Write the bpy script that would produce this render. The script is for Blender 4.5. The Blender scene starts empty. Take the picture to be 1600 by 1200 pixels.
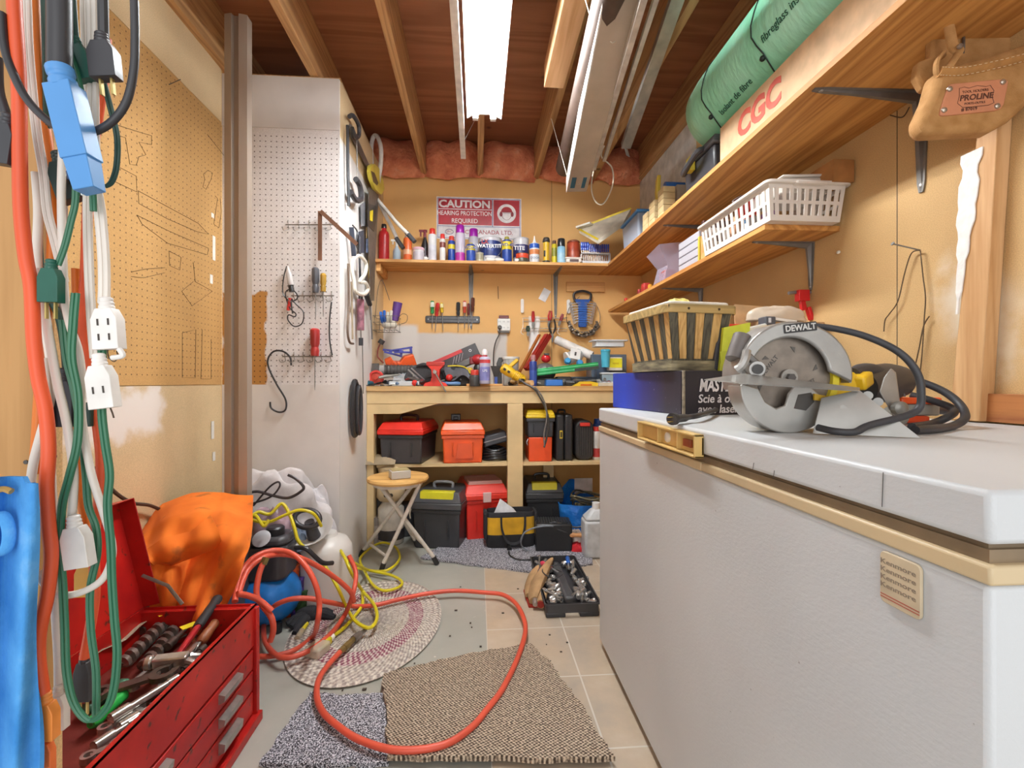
import bpy, math, random
from mathutils import Vector, Matrix, Euler
random.seed(7)
PI = math.pi
R = math.radians
S = bpy.context.scene
C = S.collection
# ---------------------------------------------------------------- camera
F = 720.0
EYE = 0.977
TH = math.atan(54.0 / F)
SN, CS = math.sin(TH), math.cos(TH)
cd = bpy.data.cameras.new('camera')
cam = bpy.data.objects.new('camera', cd)
C.objects.link(cam)
cam.location = (0, 0, EYE)
cam.rotation_euler = (PI / 2, 0, -TH)
cd.sensor_width = 36.0
cd.lens = 36.0 * F / 1600.0
cd.shift_y = -3.0 / 1600.0
cd.clip_start = 0.02
S.camera = cam
# ---------------------------------------------------------------- world, exposure
w = bpy.data.worlds.new('world')
S.world = w
w.use_nodes = True
w.node_tree.nodes['Background'].inputs[0].default_value = (0.97, 0.985, 1.0, 1)
w.node_tree.nodes['Background'].inputs[1].default_value = 0.9
S.view_settings.view_transform = 'Standard'
S.view_settings.look = 'None'
S.view_settings.gamma = 1.0
S.view_settings.exposure = 0.36
TUBE = 108.0
def area(name, loc, rot, sx, sy, power, col=(0.97, 0.985, 1.0)):
    l = bpy.data.lights.new(name, 'AREA')
    l.shape = 'RECTANGLE'
    l.size, l.size_y, l.energy, l.color = sx, sy, power, col
    o = bpy.data.objects.new(name, l)
    o.location, o.rotation_euler = loc, rot
    C.objects.link(o)
    return o
# fill lamps added behind the camera to brighten the workshop, no fixture seen there
area('added_fill_behind_camera', (0.0, -2.2, 2.2), (R(68), 0, 0), 2.2, 1.0, 12)
area('added_low_fill_behind_camera', (-0.1, -2.4, 0.9), (R(100), 0, 0), 1.6, 1.2, 14)  # added low fill that brightens the things on the floor

# ---------------------------------------------------------------- pixel -> place helpers
def ray(px, py):
    a, b = (px - 800.0) / F, (597.0 - py) / F
    return Vector((SN + CS * a, CS - SN * a, b))
def at(px, py, Y):
    d = ray(px, py)
    return Vector((0, 0, EYE)) + d * (Y / d.y)
def onx(px, py, X):
    d = ray(px, py)
    return Vector((0, 0, EYE)) + d * (X / d.x)
def onz(px, py, Z):
    d = ray(px, py)
    return Vector((0, 0, EYE)) + d * ((Z - EYE) / d.z)
def ats(L, Y=None):
    return [at(p[0], p[1], p[2] if len(p) > 2 else Y) for p in L]

# ---------------------------------------------------------------- materials
def lin(h):
    h = h.lstrip('#')
    o = []
    for i in (0, 2, 4):
        c = int(h[i:i + 2], 16) / 255.0
        o.append(c / 12.92 if c <= 0.04045 else ((c + 0.055) / 1.055) ** 2.4)
    return (o[0], o[1], o[2], 1.0)
class G:
    """small wrapper for building node materials"""
    def __init__(s, name, rough=0.6, metal=0.0):
        s.m = bpy.data.materials.new(name)
        s.m.use_nodes = True
        s.t = s.m.node_tree
        s.b = s.t.nodes['Principled BSDF']
        s.b.inputs['Roughness'].default_value = rough
        s.b.inputs['Metallic'].default_value = metal
        s.tc = s.t.nodes.new('ShaderNodeTexCoord')
        s.co = s.tc.outputs['Object']
    def put(s, sock, v):
        if isinstance(v, bpy.types.NodeSocket):
            s.t.links.new(v, sock)
        else:
            sock.default_value = v
    def mth(s, op, a, b=0.0, c=None):
        n = s.t.nodes.new('ShaderNodeMath')
        n.operation = op
        s.put(n.inputs[0], a)
        s.put(n.inputs[1], b)
        if c is not None: s.put(n.inputs[2], c)
        return n.outputs[0]
    def sep(s, v=None):
        n = s.t.nodes.new('ShaderNodeSeparateXYZ')
        s.put(n.inputs[0], v or s.co)
        return n.outputs
    def mapv(s, scale=(1, 1, 1), rot=(0, 0, 0), loc=(0, 0, 0)):
        n = s.t.nodes.new('ShaderNodeMapping')
        s.put(n.inputs['Vector'], s.co)
        n.inputs['Scale'].default_value = scale
        n.inputs['Rotation'].default_value = rot
        n.inputs['Location'].default_value = loc
        return n.outputs[0]
    def noise(s, scale, detail=2.0, v=None, rough=0.5, dist=0.0):
        n = s.t.nodes.new('ShaderNodeTexNoise')
        s.put(n.inputs['Vector'], v or s.co)
        n.inputs['Scale'].default_value = scale
        n.inputs['Detail'].default_value = detail
        n.inputs['Roughness'].default_value = rough
        n.inputs['Distortion'].default_value = dist
        return n.outputs[0]
    def voro(s, scale, v=None, feat='F1'):
        n = s.t.nodes.new('ShaderNodeTexVoronoi')
        n.feature = feat
        s.put(n.inputs['Vector'], v or s.co)
        n.inputs['Scale'].default_value = scale
        return n.outputs
    def ramp(s, f, stops):
        n = s.t.nodes.new('ShaderNodeValToRGB')
        s.put(n.inputs[0], f)
        e = n.color_ramp.elements
        while len(e) < len(stops): e.new(0.5)
        for i, (p, c) in enumerate(stops):
            e[i].position = p
            e[i].color = lin(c) if isinstance(c, str) else c
        return n.outputs[0]
    def mix(s, f, a, b, mode='MIX'):
        n = s.t.nodes.new('ShaderNodeMix')
        n.data_type = 'RGBA'
        n.blend_type = mode
        s.put(n.inputs[0], f)
        s.put(n.inputs[6], lin(a) if isinstance(a, str) else a)
        s.put(n.inputs[7], lin(b) if isinstance(b, str) else b)
        return n.outputs[2]
    def step(s, v, lo, hi):
        n = s.t.nodes.new('ShaderNodeMapRange')
        n.interpolation_type = 'SMOOTHSTEP'
        s.put(n.inputs[0], v)
        n.inputs[1].default_value, n.inputs[2].default_value = lo, hi
        return n.outputs[0]
    def patch(s, u, v, u0, u1, v0, v1, soft=0.02, wob=0.06, ns=14):
        """irregular painted patch inside a rectangle of the surface"""
        k = s.mth('MULTIPLY', s.mth('SUBTRACT', s.noise(ns, 4), 0.5), wob)
        a = s.mth('ADD', u, k)
        b = s.mth('ADD', v, k)
        f = s.mth('MULTIPLY', s.step(a, u0 - soft, u0 + soft), s.step(a, u1 + soft, u1 - soft))
        g = s.mth('MULTIPLY', s.step(b, v0 - soft, v0 + soft), s.step(b, v1 + soft, v1 - soft))
        return s.mth('MULTIPLY', f, g)
    def dots(s, u, v, pitch, rad):
        fu = s.mth('SUBTRACT', s.mth('FRACT', s.mth('DIVIDE', u, pitch)), 0.5)
        fv = s.mth('SUBTRACT', s.mth('FRACT', s.mth('DIVIDE', v, pitch)), 0.5)
        d = s.mth('ADD', s.mth('MULTIPLY', fu, fu), s.mth('MULTIPLY', fv, fv))
        return s.mth('LESS_THAN', d, (rad / pitch) ** 2)
    def col(s, c):
        s.put(s.b.inputs['Base Color'], lin(c) if isinstance(c, str) else c)
        return s
    def bump(s, h, strength=0.3, dist=0.002):
        n = s.t.nodes.new('ShaderNodeBump')
        n.inputs['Strength'].default_value = strength
        n.inputs['Distance'].default_value = dist
        s.put(n.inputs['Height'], h)
        s.t.links.new(n.outputs[0], s.b.inputs['Normal'])
        return s
def shade(h, k):
    h = h.lstrip('#')
    return '#' + ''.join('%02x' % max(0, min(255, int(int(h[i:i + 2], 16) * k))) for i in (0, 2, 4))
_mc = {}
def m(col, rough=0.5, metal=0.0, var=0.1, scale=18.0, bump=0.0, bs=120.0):
    """plain procedural material with mild mottling of its own colour"""
    k = (col, rough, metal, var, scale, bump, bs)
    if k not in _mc:
        g = G('mat_' + col.strip('#'), rough, metal)
        n = g.noise(scale, 4)
        g.col(g.ramp(n, [(0.3, shade(col, 1 - var)), (0.7, shade(col, 1 + var * 0.6))]))
        if bump: g.bump(g.noise(bs, 3), bump)
        _mc[k] = g.m
    return _mc[k]
def plastic(col, rough=0.38): return m(col, rough, 0, 0.06, 12)
def metal(col='#b9bbbd', rough=0.3): return m(col, rough, 0.68, 0.12, 30)
def cloth(col, var=0.14): return m(col, 0.92, 0, var, 9, 0.5, 350)
_cl = {}
def clear(col='#eef2f4', alpha=0.45, rough=0.25):
    k = (col, alpha)
    if k not in _cl:
        g = G('clear_plastic', rough)
        g.col(col)
        g.b.inputs['Alpha'].default_value = alpha
        _cl[k] = g.m
    return _cl[k]
def wood(c1, c2, axis='y', ring=9.0, rough=0.62, scale=1.0, knots=True, name='wood', fine=0.5):
    """grain stretched along one axis"""
    st = {'x': (0.06, 1, 1), 'y': (1, 0.06, 1), 'z': (1, 1, 0.06)}[axis]
    g = G(name, rough)
    v = g.mapv(tuple(q * scale for q in st))
    n1 = g.noise(ring, 3, v, 0.55, 1.2)
    w2 = g.mth('FRACT', g.mth('MULTIPLY', n1, 7.0))
    w2 = g.mth('ABSOLUTE', g.mth('SUBTRACT', w2, 0.5))
    n2 = g.noise(170, 3, v)
    f = g.mth('ADD', g.mth('MULTIPLY', w2, 1.1), g.mth('MULTIPLY', n2, fine))
    c = g.ramp(f, [(0.2, c1), (0.75, c2)])
    if knots:
        d = g.voro(2.4)[0]
        c = g.mix(g.step(d, 0.06, 0.025), c, shade(c2, 0.55))
    g.col(c)
    g.bump(n2, 0.15, 0.001)
    return g.m

# ---------------------------------------------------------------- mesh builder
def spline(pts, n=8, closed=False):
    pts = [Vector(p) for p in pts]
    if len(pts) < 3 and not closed: return pts
    out = []
    N = len(pts)
    for i in range(N if closed else N - 1):
        g = (lambda k: pts[k % N]) if closed else (lambda k: pts[max(0, min(N - 1, k))])
        a, b, c, d = g(i - 1), g(i), g(i + 1), g(i + 2)
        for j in range(n):
            t = j / n
            out.append(0.5 * ((2 * b) + (c - a) * t + (2 * a - 5 * b + 4 * c - d) * t * t + (3 * b - a - 3 * c + d) * t ** 3))
    if not closed: out.append(pts[-1])
    return out
def rot(x=0, y=0, z=0): return Euler((R(x), R(y), R(z))).to_matrix().to_4x4()
def trs(l, r=(0, 0, 0), s=1.0):
    return Matrix.Translation(Vector(l)) @ rot(*r) @ Matrix.Scale(s, 4)
class MB:
    def __init__(s, M=None):
        s.v, s.f, s.M = [], [], M or Matrix()
    def add(s, vs, fs, M=None):
        o = len(s.v)
        T = s.M @ M if M is not None else s.M
        s.v += [T @ Vector(p) for p in vs]
        s.f += [tuple(i + o for i in q) for q in fs]
        return s
    def box(s, x0, x1, y0, y1, z0, z1, M=None, top=1.0, topy=None):
        """box; 'top' scales the upper face about its centre"""
        ty = top if topy is None else topy
        cx, cy = (x0 + x1) / 2, (y0 + y1) / 2
        vs = [(x0, y0, z0), (x1, y0, z0), (x1, y1, z0), (x0, y1, z0)]
        vs += [(cx + (p[0] - cx) * top, cy + (p[1] - cy) * ty, z1) for p in vs]
        return s.add(vs, [(3, 2, 1, 0), (4, 5, 6, 7), (0, 1, 5, 4), (1, 2, 6, 5), (2, 3, 7, 6), (3, 0, 4, 7)], M)
    def bar(s, a, b, w, h, up=(0, 0, 1)):
        a, b = Vector(a), Vector(b)
        d = (b - a)
        L = d.length
        if L < 1e-6: return s
        d.normalize()
        u = Vector(up)
        if abs(d.dot(u)) > 0.98: u = Vector((1, 0, 0))
        x = d.cross(u).normalized()
        z = x.cross(d)
        T = Matrix(((x.x, d.x, z.x, a.x), (x.y, d.y, z.y, a.y), (x.z, d.z, z.z, a.z), (0, 0, 0, 1)))
        return s.box(-w / 2, w / 2, 0, L, -h / 2, h / 2, T)
    def tube(s, pts, r, seg=8, closed=False, flat=1.0):
        pts = [Vector(p) for p in pts]
        N = len(pts)
        rs = r if isinstance(r, (list, tuple)) else [r] * N
        t0 = (pts[1] - pts[0]).normalized()
        u = t0.orthogonal().normalized()
        vs, fs = [], []
        for i in range(N):
            a = pts[i - 1] if (i or closed) else pts[i]
            b = pts[(i + 1) % N] if (i < N - 1 or closed) else pts[i]
            t = (b - a)
            t = t.normalized() if t.length > 1e-9 else t0
            u = (u - t * u.dot(t))
            u = u.normalized() if u.length > 1e-9 else t.orthogonal().normalized()
            w_ = t.cross(u)
            for k in range(seg):
                q = 2 * PI * k / seg
                vs.append(pts[i] + u * (math.cos(q) * rs[i]) + w_ * (math.sin(q) * rs[i] * flat))
        for i in range(N if closed else N - 1):
            for k in range(seg):
                j, l = (i + 1) % N, (k + 1) % seg
                fs.append((i * seg + k, i * seg + l, j * seg + l, j * seg + k))
        if not closed:
            fs.append(tuple(range(seg))[::-1])
            fs.append(tuple((N - 1) * seg + k for k in range(seg)))
        return s.add(vs, fs)
    def rod(s, a, b, r, r2=None, seg=12): return s.tube([a, b], [r, r if r2 is None else r2], seg)
    def lathe(s, prof, seg=20, M=None, sy=1.0):
        vs, fs = [], []
        for (r, z) in prof:
            for k in range(seg):
                q = 2 * PI * k / seg
                vs.append((math.cos(q) * r, math.sin(q) * r * sy, z))
        n = len(prof)
        for i in range(n - 1):
            for k in range(seg):
                l = (k + 1) % seg
                fs.append((i * seg + k, i * seg + l, (i + 1) * seg + l, (i + 1) * seg + k))
        if prof[0][0] > 1e-5: fs.append(tuple(range(seg))[::-1])
        if prof[-1][0] > 1e-5: fs.append(tuple((n - 1) * seg + k for k in range(seg)))
        return s.add(vs, fs, M)
    def prism(s, poly, z0, z1, M=None):
        """outline in the local xy plane pushed from z0 to z1"""
        n = len(poly)
        vs = [(p[0], p[1], z0) for p in poly] + [(p[0], p[1], z1) for p in poly]
        fs = [tuple(range(n))[::-1], tuple(range(n, 2 * n))]
        fs += [(i, (i + 1) % n, n + (i + 1) % n, n + i) for i in range(n)]
        return s.add(vs, fs, M)
    def ring(s, outer, inner, z0, z1, M=None):
        """plate between two outlines of equal point count"""
        n = len(outer)
        vs = [(p[0], p[1], z0) for p in outer] + [(p[0], p[1], z0) for p in inner]
        vs += [(p[0], p[1], z1) for p in outer] + [(p[0], p[1], z1) for p in inner]
        fs = []
        for i in range(n):
            j = (i + 1) % n
            fs += [(i, n + i, n + j, j), (2 * n + i, 2 * n + j, 3 * n + j, 3 * n + i), (i, j, 2 * n + j, 2 * n + i), (n + j, n + i, 3 * n + i, 3 * n + j)]
        return s.add(vs, fs, M)
    def ball(s, c, r, seg=14, sx=1, sy=1, sz=1, M=None):
        T = Matrix.Translation(Vector(c)) @ Matrix.Diagonal((sx, sy, sz, 1))
        if M is not None: T = M @ T
        n = max(6, seg // 2)
        return s.lathe([(max(1e-6, math.sin(PI * i / n)) * r, -math.cos(PI * i / n) * r) for i in range(n + 1)], seg, T)
    def grid(s, nu, nv, fn, thick=0.0):
        vs = [Vector(fn(i / nu, j / nv)) for j in range(nv + 1) for i in range(nu + 1)]
        fs = [(j * (nu + 1) + i, j * (nu + 1) + i + 1, (j + 1) * (nu + 1) + i + 1, (j + 1) * (nu + 1) + i) for j in range(nv) for i in range(nu)]
        if thick:
            nrm = [Vector() for _ in vs]
            for q in fs:
                k = (vs[q[1]] - vs[q[0]]).cross(vs[q[3]] - vs[q[0]])
                for i in q: nrm[i] += k
            n = len(vs)
            vs2 = [p - (k.normalized() * thick if k.length else Vector()) for p, k in zip(vs, nrm)]
            f2 = [tuple(i + n for i in q)[::-1] for q in fs]
            e = [i for i in range(nu + 1)] + [j * (nu + 1) + nu for j in range(1, nv + 1)] + [nv * (nu + 1) + i for i in range(nu - 1, -1, -1)] + [j * (nu + 1) for j in range(nv - 1, 0, -1)]
            f3 = [(e[(k + 1) % len(e)], e[k], e[k] + n, e[(k + 1) % len(e)] + n) for k in range(len(e))]
            vs, fs = vs + vs2, fs + f2 + f3
        return s.add(vs, fs)
    def mesh(s, name, smooth=40):
        me = bpy.data.meshes.new(name)
        me.from_pydata([tuple(p) for p in s.v], [], s.f)
        me.update()
        if smooth:
            for p in me.polygons: p.use_smooth = True
            me.set_sharp_from_angle(angle=R(smooth))
        return me
    def build(s, name, mat, parent=None, smooth=40, bevel=0, sub=0, **kw):
        me = s.mesh(name, smooth)
        me.materials.append(mat)
        o = bpy.data.objects.new(name, me)
        C.objects.link(o)
        if parent is not None: o.parent = parent
        if bevel:
            b = o.modifiers.new('b', 'BEVEL')
            b.width, b.segments, b.limit_method, b.angle_limit = bevel, 2, 'ANGLE', R(35)
            b.harden_normals = False
        if sub:
            b = o.modifiers.new('s', 'SUBSURF')
            b.levels = b.render_levels = sub
        if kw: tag(o, **kw)
        return o
def tag(o, label=None, cat=None, group=None, kind=None):
    if label: o['label'] = label
    if cat: o['category'] = cat
    if group: o['group'] = group
    if kind: o['kind'] = kind
    return o
def thing(name, label, cat, loc=(0, 0, 0), r=(0, 0, 0), group=None, sc=1.0):
    o = bpy.data.objects.new(name, None)
    C.objects.link(o)
    o.empty_display_size = 0.05
    o.location = loc
    o.rotation_euler = tuple(R(a) for a in r)
    o.scale = (sc, sc, sc)
    return tag(o, label, cat, group)
def solo(mb, name, mat, label, cat, loc=(0, 0, 0), r=(0, 0, 0), group=None, **kw):
    """a thing that is a single mesh"""
    o = mb.build(name, mat, None, **kw)
    o.location = loc
    o.rotation_euler = tuple(R(a) for a in r)
    return tag(o, label, cat, group)
def struct(mb, name, mat, **kw):
    o = mb.build(name, mat, None, **kw)
    o['kind'] = 'structure'
    return o
def text(s, size, mat, parent, loc, r=(90, 0, 0), name='lettering', ext=0.0004, bold=0.0, sx=1.0, align='CENTER', shear=0.0):
    cu = bpy.data.curves.new(name, 'FONT')
    cu.body, cu.size, cu.extrude, cu.offset, cu.align_x, cu.align_y, cu.shear = s, size, ext, bold * size, align, 'CENTER', shear
    cu.resolution_u = 3
    t = bpy.data.objects.new(name, cu)
    C.objects.link(t)
    dg = bpy.context.evaluated_depsgraph_get()
    me = bpy.data.meshes.new_from_object(t.evaluated_get(dg))
    bpy.data.objects.remove(t)
    bpy.data.curves.remove(cu)
    o = bpy.data.objects.new(name, me)
    C.objects.link(o)
    me.materials.clear()
    me.materials.append(mat)
    o.location = loc
    o.rotation_euler = tuple(R(a) for a in r) if not isinstance(r, Euler) else r
    o.scale = (sx, 1, 1)
    if parent is not None: o.parent = parent
    return o
def circ(r, n=24, cx=0, cy=0, ry=None, a0=0):
    return [(cx + r * math.cos(2 * PI * i / n + a0), cy + (ry or r) * math.sin(2 * PI * i / n + a0)) for i in range(n)]
def rrect(w_, h_, r, n=4, cx=0, cy=0):
    o = []
    for (sx, sy, a) in ((1, 1, 0), (-1, 1, 90), (-1, -1, 180), (1, -1, 270)):
        for i in range(n + 1):
            q = R(a + 90 * i / n)
            o.append((cx + sx * (w_ / 2 - r) + r * math.cos(q), cy + sy * (h_ / 2 - r) + r * math.sin(q)))
    return o
FRONT = rot(90, 0, 0)            # local xy outline stands up facing -Y
# ================================================================ THE ROOM
YB, XR, XL, XC, YC = 3.30, 1.20, -1.20, -0.66, 2.27
ZJ = 2.44                                   # underside of the joists
def particle(name, c, patches=(), uaxis=0, vaxis=2, seams=(), peg=None):
    """pressed fibre board, optionally with paint patches, board seams and peg holes"""
    g = G(name, 0.75)
    s = g.sep()
    u, v = s[uaxis], s[vaxis]
    n = g.noise(420, 2)
    n2 = g.noise(5, 4)
    a = g.ramp(n, [(0.36, shade(c, 0.87)), (0.64, shade(c, 1.06))])
    b = g.ramp(n2, [(0.3, shade(c, 0.93)), (0.7, shade(c, 1.04))])
    k = g.mix(0.45, a, b)
    for (pc, r4, soft, wob) in patches:
        k = g.mix(g.patch(u, v, *r4, soft, wob), k, pc)
    for (ax, p) in seams:
        q = g.mth('ABSOLUTE', g.mth('SUBTRACT', s[ax], p))
        k = g.mix(g.mth('LESS_THAN', q, 0.0016), k, shade(c, 0.42))
    if peg:
        (z0, z1, pitch, rad) = peg
        d = g.dots(u, v, pitch, rad)
        d = g.mth('MULTIPLY', d, g.mth('MULTIPLY', g.mth('GREATER_THAN', v, z0), g.mth('LESS_THAN', v, z1)))
        k = g.mix(g.mth('MULTIPLY', d, 0.8), k, '#3a2414')
    g.col(k)
    g.bump(n, 0.12, 0.0006)
    return g.m
M_board = particle('fibre_board', '#d9b37d', seams=[(1, 1.02)])
M_back = particle('fibre_board_back', '#e4b371',
                  patches=[('#cfc8c1', (-0.55, 0.21, 0.82, 1.325), 0.012, 0.02), ('#d9d3cc', (-0.7, -0.42, 0.82, 1.38), 0.02, 0.03),
                           ('#f2efec', (0.37, 0.445, 1.19, 1.45), 0.01, 0.03)], seams=[(0, 0.535)])
M_right = particle('fibre_board_right', '#c5a06c', patches=[('#d8cbb6', (1.0, 1.1, 1.1, 1.26), 0.05, 0.15), ('#d9c9ae', (.95, 1.02, 1.0, 1.2), 0.05, 0.15)],
                   uaxis=1, seams=[(1, 1.235)])
M_join = wood('#a67a4c', '#cb9f6c', 'y', 7, name='joist_wood')
M_ply = wood('#96603e', '#b07650', 'x', 3.4, name='ply_ceiling', fine=0.22)
M_stud = wood('#c9985e', '#e2b981', 'z', 6, name='stud_wood')
# floor
g = G('painted_concrete', 0.45)
n = g.noise(3, 5)
c = g.ramp(n, [(0.3, '#9d9c92'), (0.7, '#b0aea3')])
c = g.mix(g.step(g.noise(22, 5), 0.66, 0.72), c, '#b3afa2')
c = g.mix(g.step(g.voro(9)[0], 0.05, 0.02), c, '#d4d0c4')
g.col(c); g.bump(g.noise(60, 4), 0.08)
struct(MB().box(XL - .1, XR + .1, -0.6, YB + .1, -0.05, 0), 'floor', g.m)
g = G('vinyl_tile', 0.32)
s = g.sep()
T = 0.305
def line(v, off):
    f = g.mth('FRACT', g.mth('DIVIDE', g.mth('ADD', v, off), T))
    return g.mth('LESS_THAN', g.mth('ABSOLUTE', g.mth('SUBTRACT', f, 0.5)), 0.009)
c = g.ramp(g.noise(4.5, 6, rough=0.62), [(0.3, '#a3988a'), (0.5, '#b9a78f'), (0.72, '#c9bca8')])
c = g.mix(0.25, c, g.ramp(g.noise(2.1, 2), [(0.35, '#a99f98'), (0.65, '#c9a985')]))
grout = g.mth('MAXIMUM', line(s[0], 0.5 * T - 0.34 + T * 4), line(s[1], 0.5 * T - 1.813 + T * 8))
c = g.mix(grout, c, '#cbc5ba')
g.col(c); g.bump(grout, 0.2, 0.001)
struct(MB().box(0.035, XR, -0.6, 2.62, 0.0, 0.0025), 'floor', g.m)
# walls
struct(MB().box(XC - .1, XR + .1, YB, YB + .1, 0, 2.46), 'wall_back', M_back)
struct(MB().box(XR, XR + .1, 0.1, YB + .1, 0, 2.46), 'wall_right', M_right)
struct(MB().box(XL - .1, XL, 0.56, YC + .02, 0, 2.46), 'wall_left', M_board)
struct(MB().box(XR - 0.012, XR, 2.45, YB, 1.78, ZJ), 'wall_right', m('#cfc8be', 0.8))
struct(MB().box(XR - 0.04, XR, 0.1, YB, ZJ, ZJ + 0.23), 'trim_1', M_join)
# box-out at the left end with peg board face
M_whitepeg = particle('white_pegboard', '#e2dcda', patches=[('#b5803f', (-1.2, -1.0, 0.962, 1.40), 0.006, 0.07)], peg=(0.972, 2.165, 0.0254, 0.0032))
M_white = m('#dad4d0', 0.7, 0, 0.05, 4)
mb = MB().box(XL - .1, XC, YC + 0.006, YB, 0, ZJ)
struct(mb, 'wall_partition', particle('fibre_board_side', '#d6ba90', patches=[('#e0dcd8', (2.2, 2.95, -.1, 2.16), 0.008, 0.01)], uaxis=1))
b = MB().box(XC - 0.55, XC, YC, YC + 0.006, 0.965, 2.185).build('pegboard', M_whitepeg)
tag(b, 'white painted pegboard with a bare brown patch on the narrow partition', 'pegboard')
struct(MB().box(XC - 0.55, XC, YC - 0.004, YC + 0.006, 0.24, 0.965), 'wall_partition', M_white)
struct(MB().box(XC - 0.55, XC, YC - 0.004, YC + 0.006, 0.0, 0.24), 'wall_partition', particle('bare_strip', '#b98a52'))
struct(MB().box(XC - 0.55, XC, YC - 0.006, YC + 0.006, 2.185, 2.43), 'wall_partition', M_white)
struct(MB().box(XC - 0.55, XC + 0.004, YC - 0.002, YC + 0.02, 2.43, 2.437), 'trim_2', M_join)
# small drywall scrap with tape by the floor line of the partition
# big peg board on the left wall
LP = particle('brown_pegboard', '#c4985e', uaxis=1, peg=(0.99, 2.6, 0.0254, 0.0028))
lp = MB().box(XL, XL + 0.006, 0.57, YC - 0.02, 0.965, 2.19).build('pegboard', LP)
tag(lp, 'large brown pegboard with tool outlines drawn on the left wall', 'pegboard')
ink = MB()
def draw(pts, r=0.0010):
    ink.tube([onx(x, y, XL + 0.0068) for x, y in pts], r, 4)
draw([(183, 195), (207, 203), (237, 212), (237, 226), (217, 222), (228, 242), (217, 245), (213, 258), (203, 257), (196, 215), (183, 211)])
draw([(188, 262), (213, 275), (214, 300), (180, 284)])
draw([(216, 298), (262, 323), (310, 349), (326, 366), (308, 362), (262, 342), (217, 318), (216, 298)])
draw([(214, 336), (262, 360), (326, 388), (324, 398), (262, 380), (222, 350), (214, 336)])
draw([(264, 392), (283, 402), (281, 422), (265, 415), (264, 392)])
draw([(324, 210), (350, 243)])
draw([(318, 272), (325, 266), (332, 270), (330, 280), (322, 296), (317, 292), (320, 280), (318, 272)])
draw([(336, 306), (340, 310), (337, 330), (334, 350), (342, 356), (346, 330), (344, 310)])
draw([(302, 410), (305, 440), (332, 455), (300, 478), (284, 455), (302, 440)])
draw([(205, 425), (230, 420), (258, 418)]); draw([(205, 432), (225, 434), (258, 426)])
draw([(285, 520), (285, 590), (305, 590), (306, 515), (285, 520)]); draw([(316, 515), (314, 592), (330, 592), (330, 530)])
ink.build('marker_drawing', m('#6b5334', 0.9), lp)
MB().rod(onx(262, 133, XL), onx(262, 133, XL) + Vector((0.06, -0.02, 0.012)), 0.0016).build('nail', metal('#7d746c', .5), lp)
struct(MB().box(XL, XL + 0.004, 0.57, YC - 0.02, 0.0, 0.963), 'wall_left',
       particle('left_lower_board', '#d8bd92', patches=[('#e6ddd4', (1.45, 1.84, 0.78, 0.955), 0.03, 0.16)], uaxis=1))
struct(MB().box(XL, XL + 0.005, 0.57, YC - 0.02, 2.193, 2.45), 'wall_left', particle('left_upper_board', '#dcc298', uaxis=1))
sp = MB()
for (y, a, b_) in ((2.18, 1.72, 1.74), (2.19, 1.53, 1.64), (2.17, 1.42, 1.46), (2.18, 0.72, 0.80), (2.19, 0.62, 0.66)):
    sp.box(XL + .006, XL + .0075, y - 0.012, y + 0.008, a, b_)
struct(sp, 'wall_left', m('#e9e4de', .8))
# steel channel post
prof = [(-0.045, -0.02), (-0.045, 0.02), (-0.018, 0.02), (-0.014, 0.004), (0.010, 0.004), (0.014, 0.02), (0.042, 0.02), (0.042, -0.02), (0.012, -0.026), (0.008, -0.012), (-0.012, -0.012), (-0.016, -0.026)]
pc = at(373, 500, 1.93)
g = G('galvanised_steel', 0.42, 0.35)
g.col(g.ramp(g.noise(7, 5, g.mapv((1, 1, .12))), [(0.3, '#8e7d6f'), (0.7, '#aa9b8d')]))
M_galv = g.m
struct(MB(Matrix.Translation((pc.x, pc.y, 0))).prism(prof, 0, ZJ), 'wall_post', M_galv, smooth=0)
# ceiling
struct(MB().box(XL - .1, XR + .1, -0.6, YB + .1, 2.675, 2.72), 'ceiling', M_ply)
for i, x in enumerate((-1.18, -0.78, -0.375, 0.02, 0.42, 0.83)):
    y0 = -0.6
    struct(MB().box(x - .019, x + .019, y0, YB + .1, ZJ, 2.675), 'trim_%d' % (i + 3), M_join, bevel=.002)
struct(MB().box(XC - .1, XR + .1, YB + .06, YB + .1, 2.46, 2.68), 'wall_back', m('#5a3526', .9))
# short offcut screwed to the fourth joist
solo(MB().box(0.445, 0.535, 0.9, 2.1, 2.33, 2.435), 'lumber_offcut', wood('#cc9a66', '#dfb283', 'y', 5, name='offcut'),
     'pale square timber offcut hung below the joists right of the light', 'timber', loc=(-0.14, 0, 0), bevel=.002)
# insulation bats at the back between joists
g = G('pink_fibreglass', 0.95)
g.col(g.ramp(g.noise(11, 5), [(0.3, '#c46a4c'), (0.6, '#e6946c'), (0.8, '#eab093')]))
g.bump(g.noise(45, 5), 0.9, 0.02)
M_ins = g.m
xs = [-0.78, -0.375, 0.02, 0.42, 0.83, 1.18]
names = ['above the partition corner', 'behind the white conduit', 'right of the shop light', 'behind the long white carton', 'in the far right corner']
for i in range(5):
    a, b_ = xs[i] + .022, xs[i + 1] - .022
    rr = random.Random(i)
    ph = [rr.random() * 6 for _ in range(4)]
    def fn(u, v):
        x = a + (b_ - a) * u
        z = 2.442 + v * (0.195 + 0.012 * math.sin(u * 9 + ph[0]))
        e = math.sin(PI * min(1, max(0, u))) ** .4 * math.sin(PI * min(1, max(0.03, v))) ** .5
        y = YB + 0.02 - 0.10 * e - 0.012 * math.sin(u * 13 + ph[1]) - 0.01 * math.sin(v * 7 + u * 5 + ph[2])
        return (x, y, z)
    solo(MB().grid(16, 8, fn, thick=-0.05), 'insulation_batt', M_ins, 'pink fibreglass insulation stuffed between ceiling joists ' + names[i], 'insulation', group='insulation along the back wall')

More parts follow.
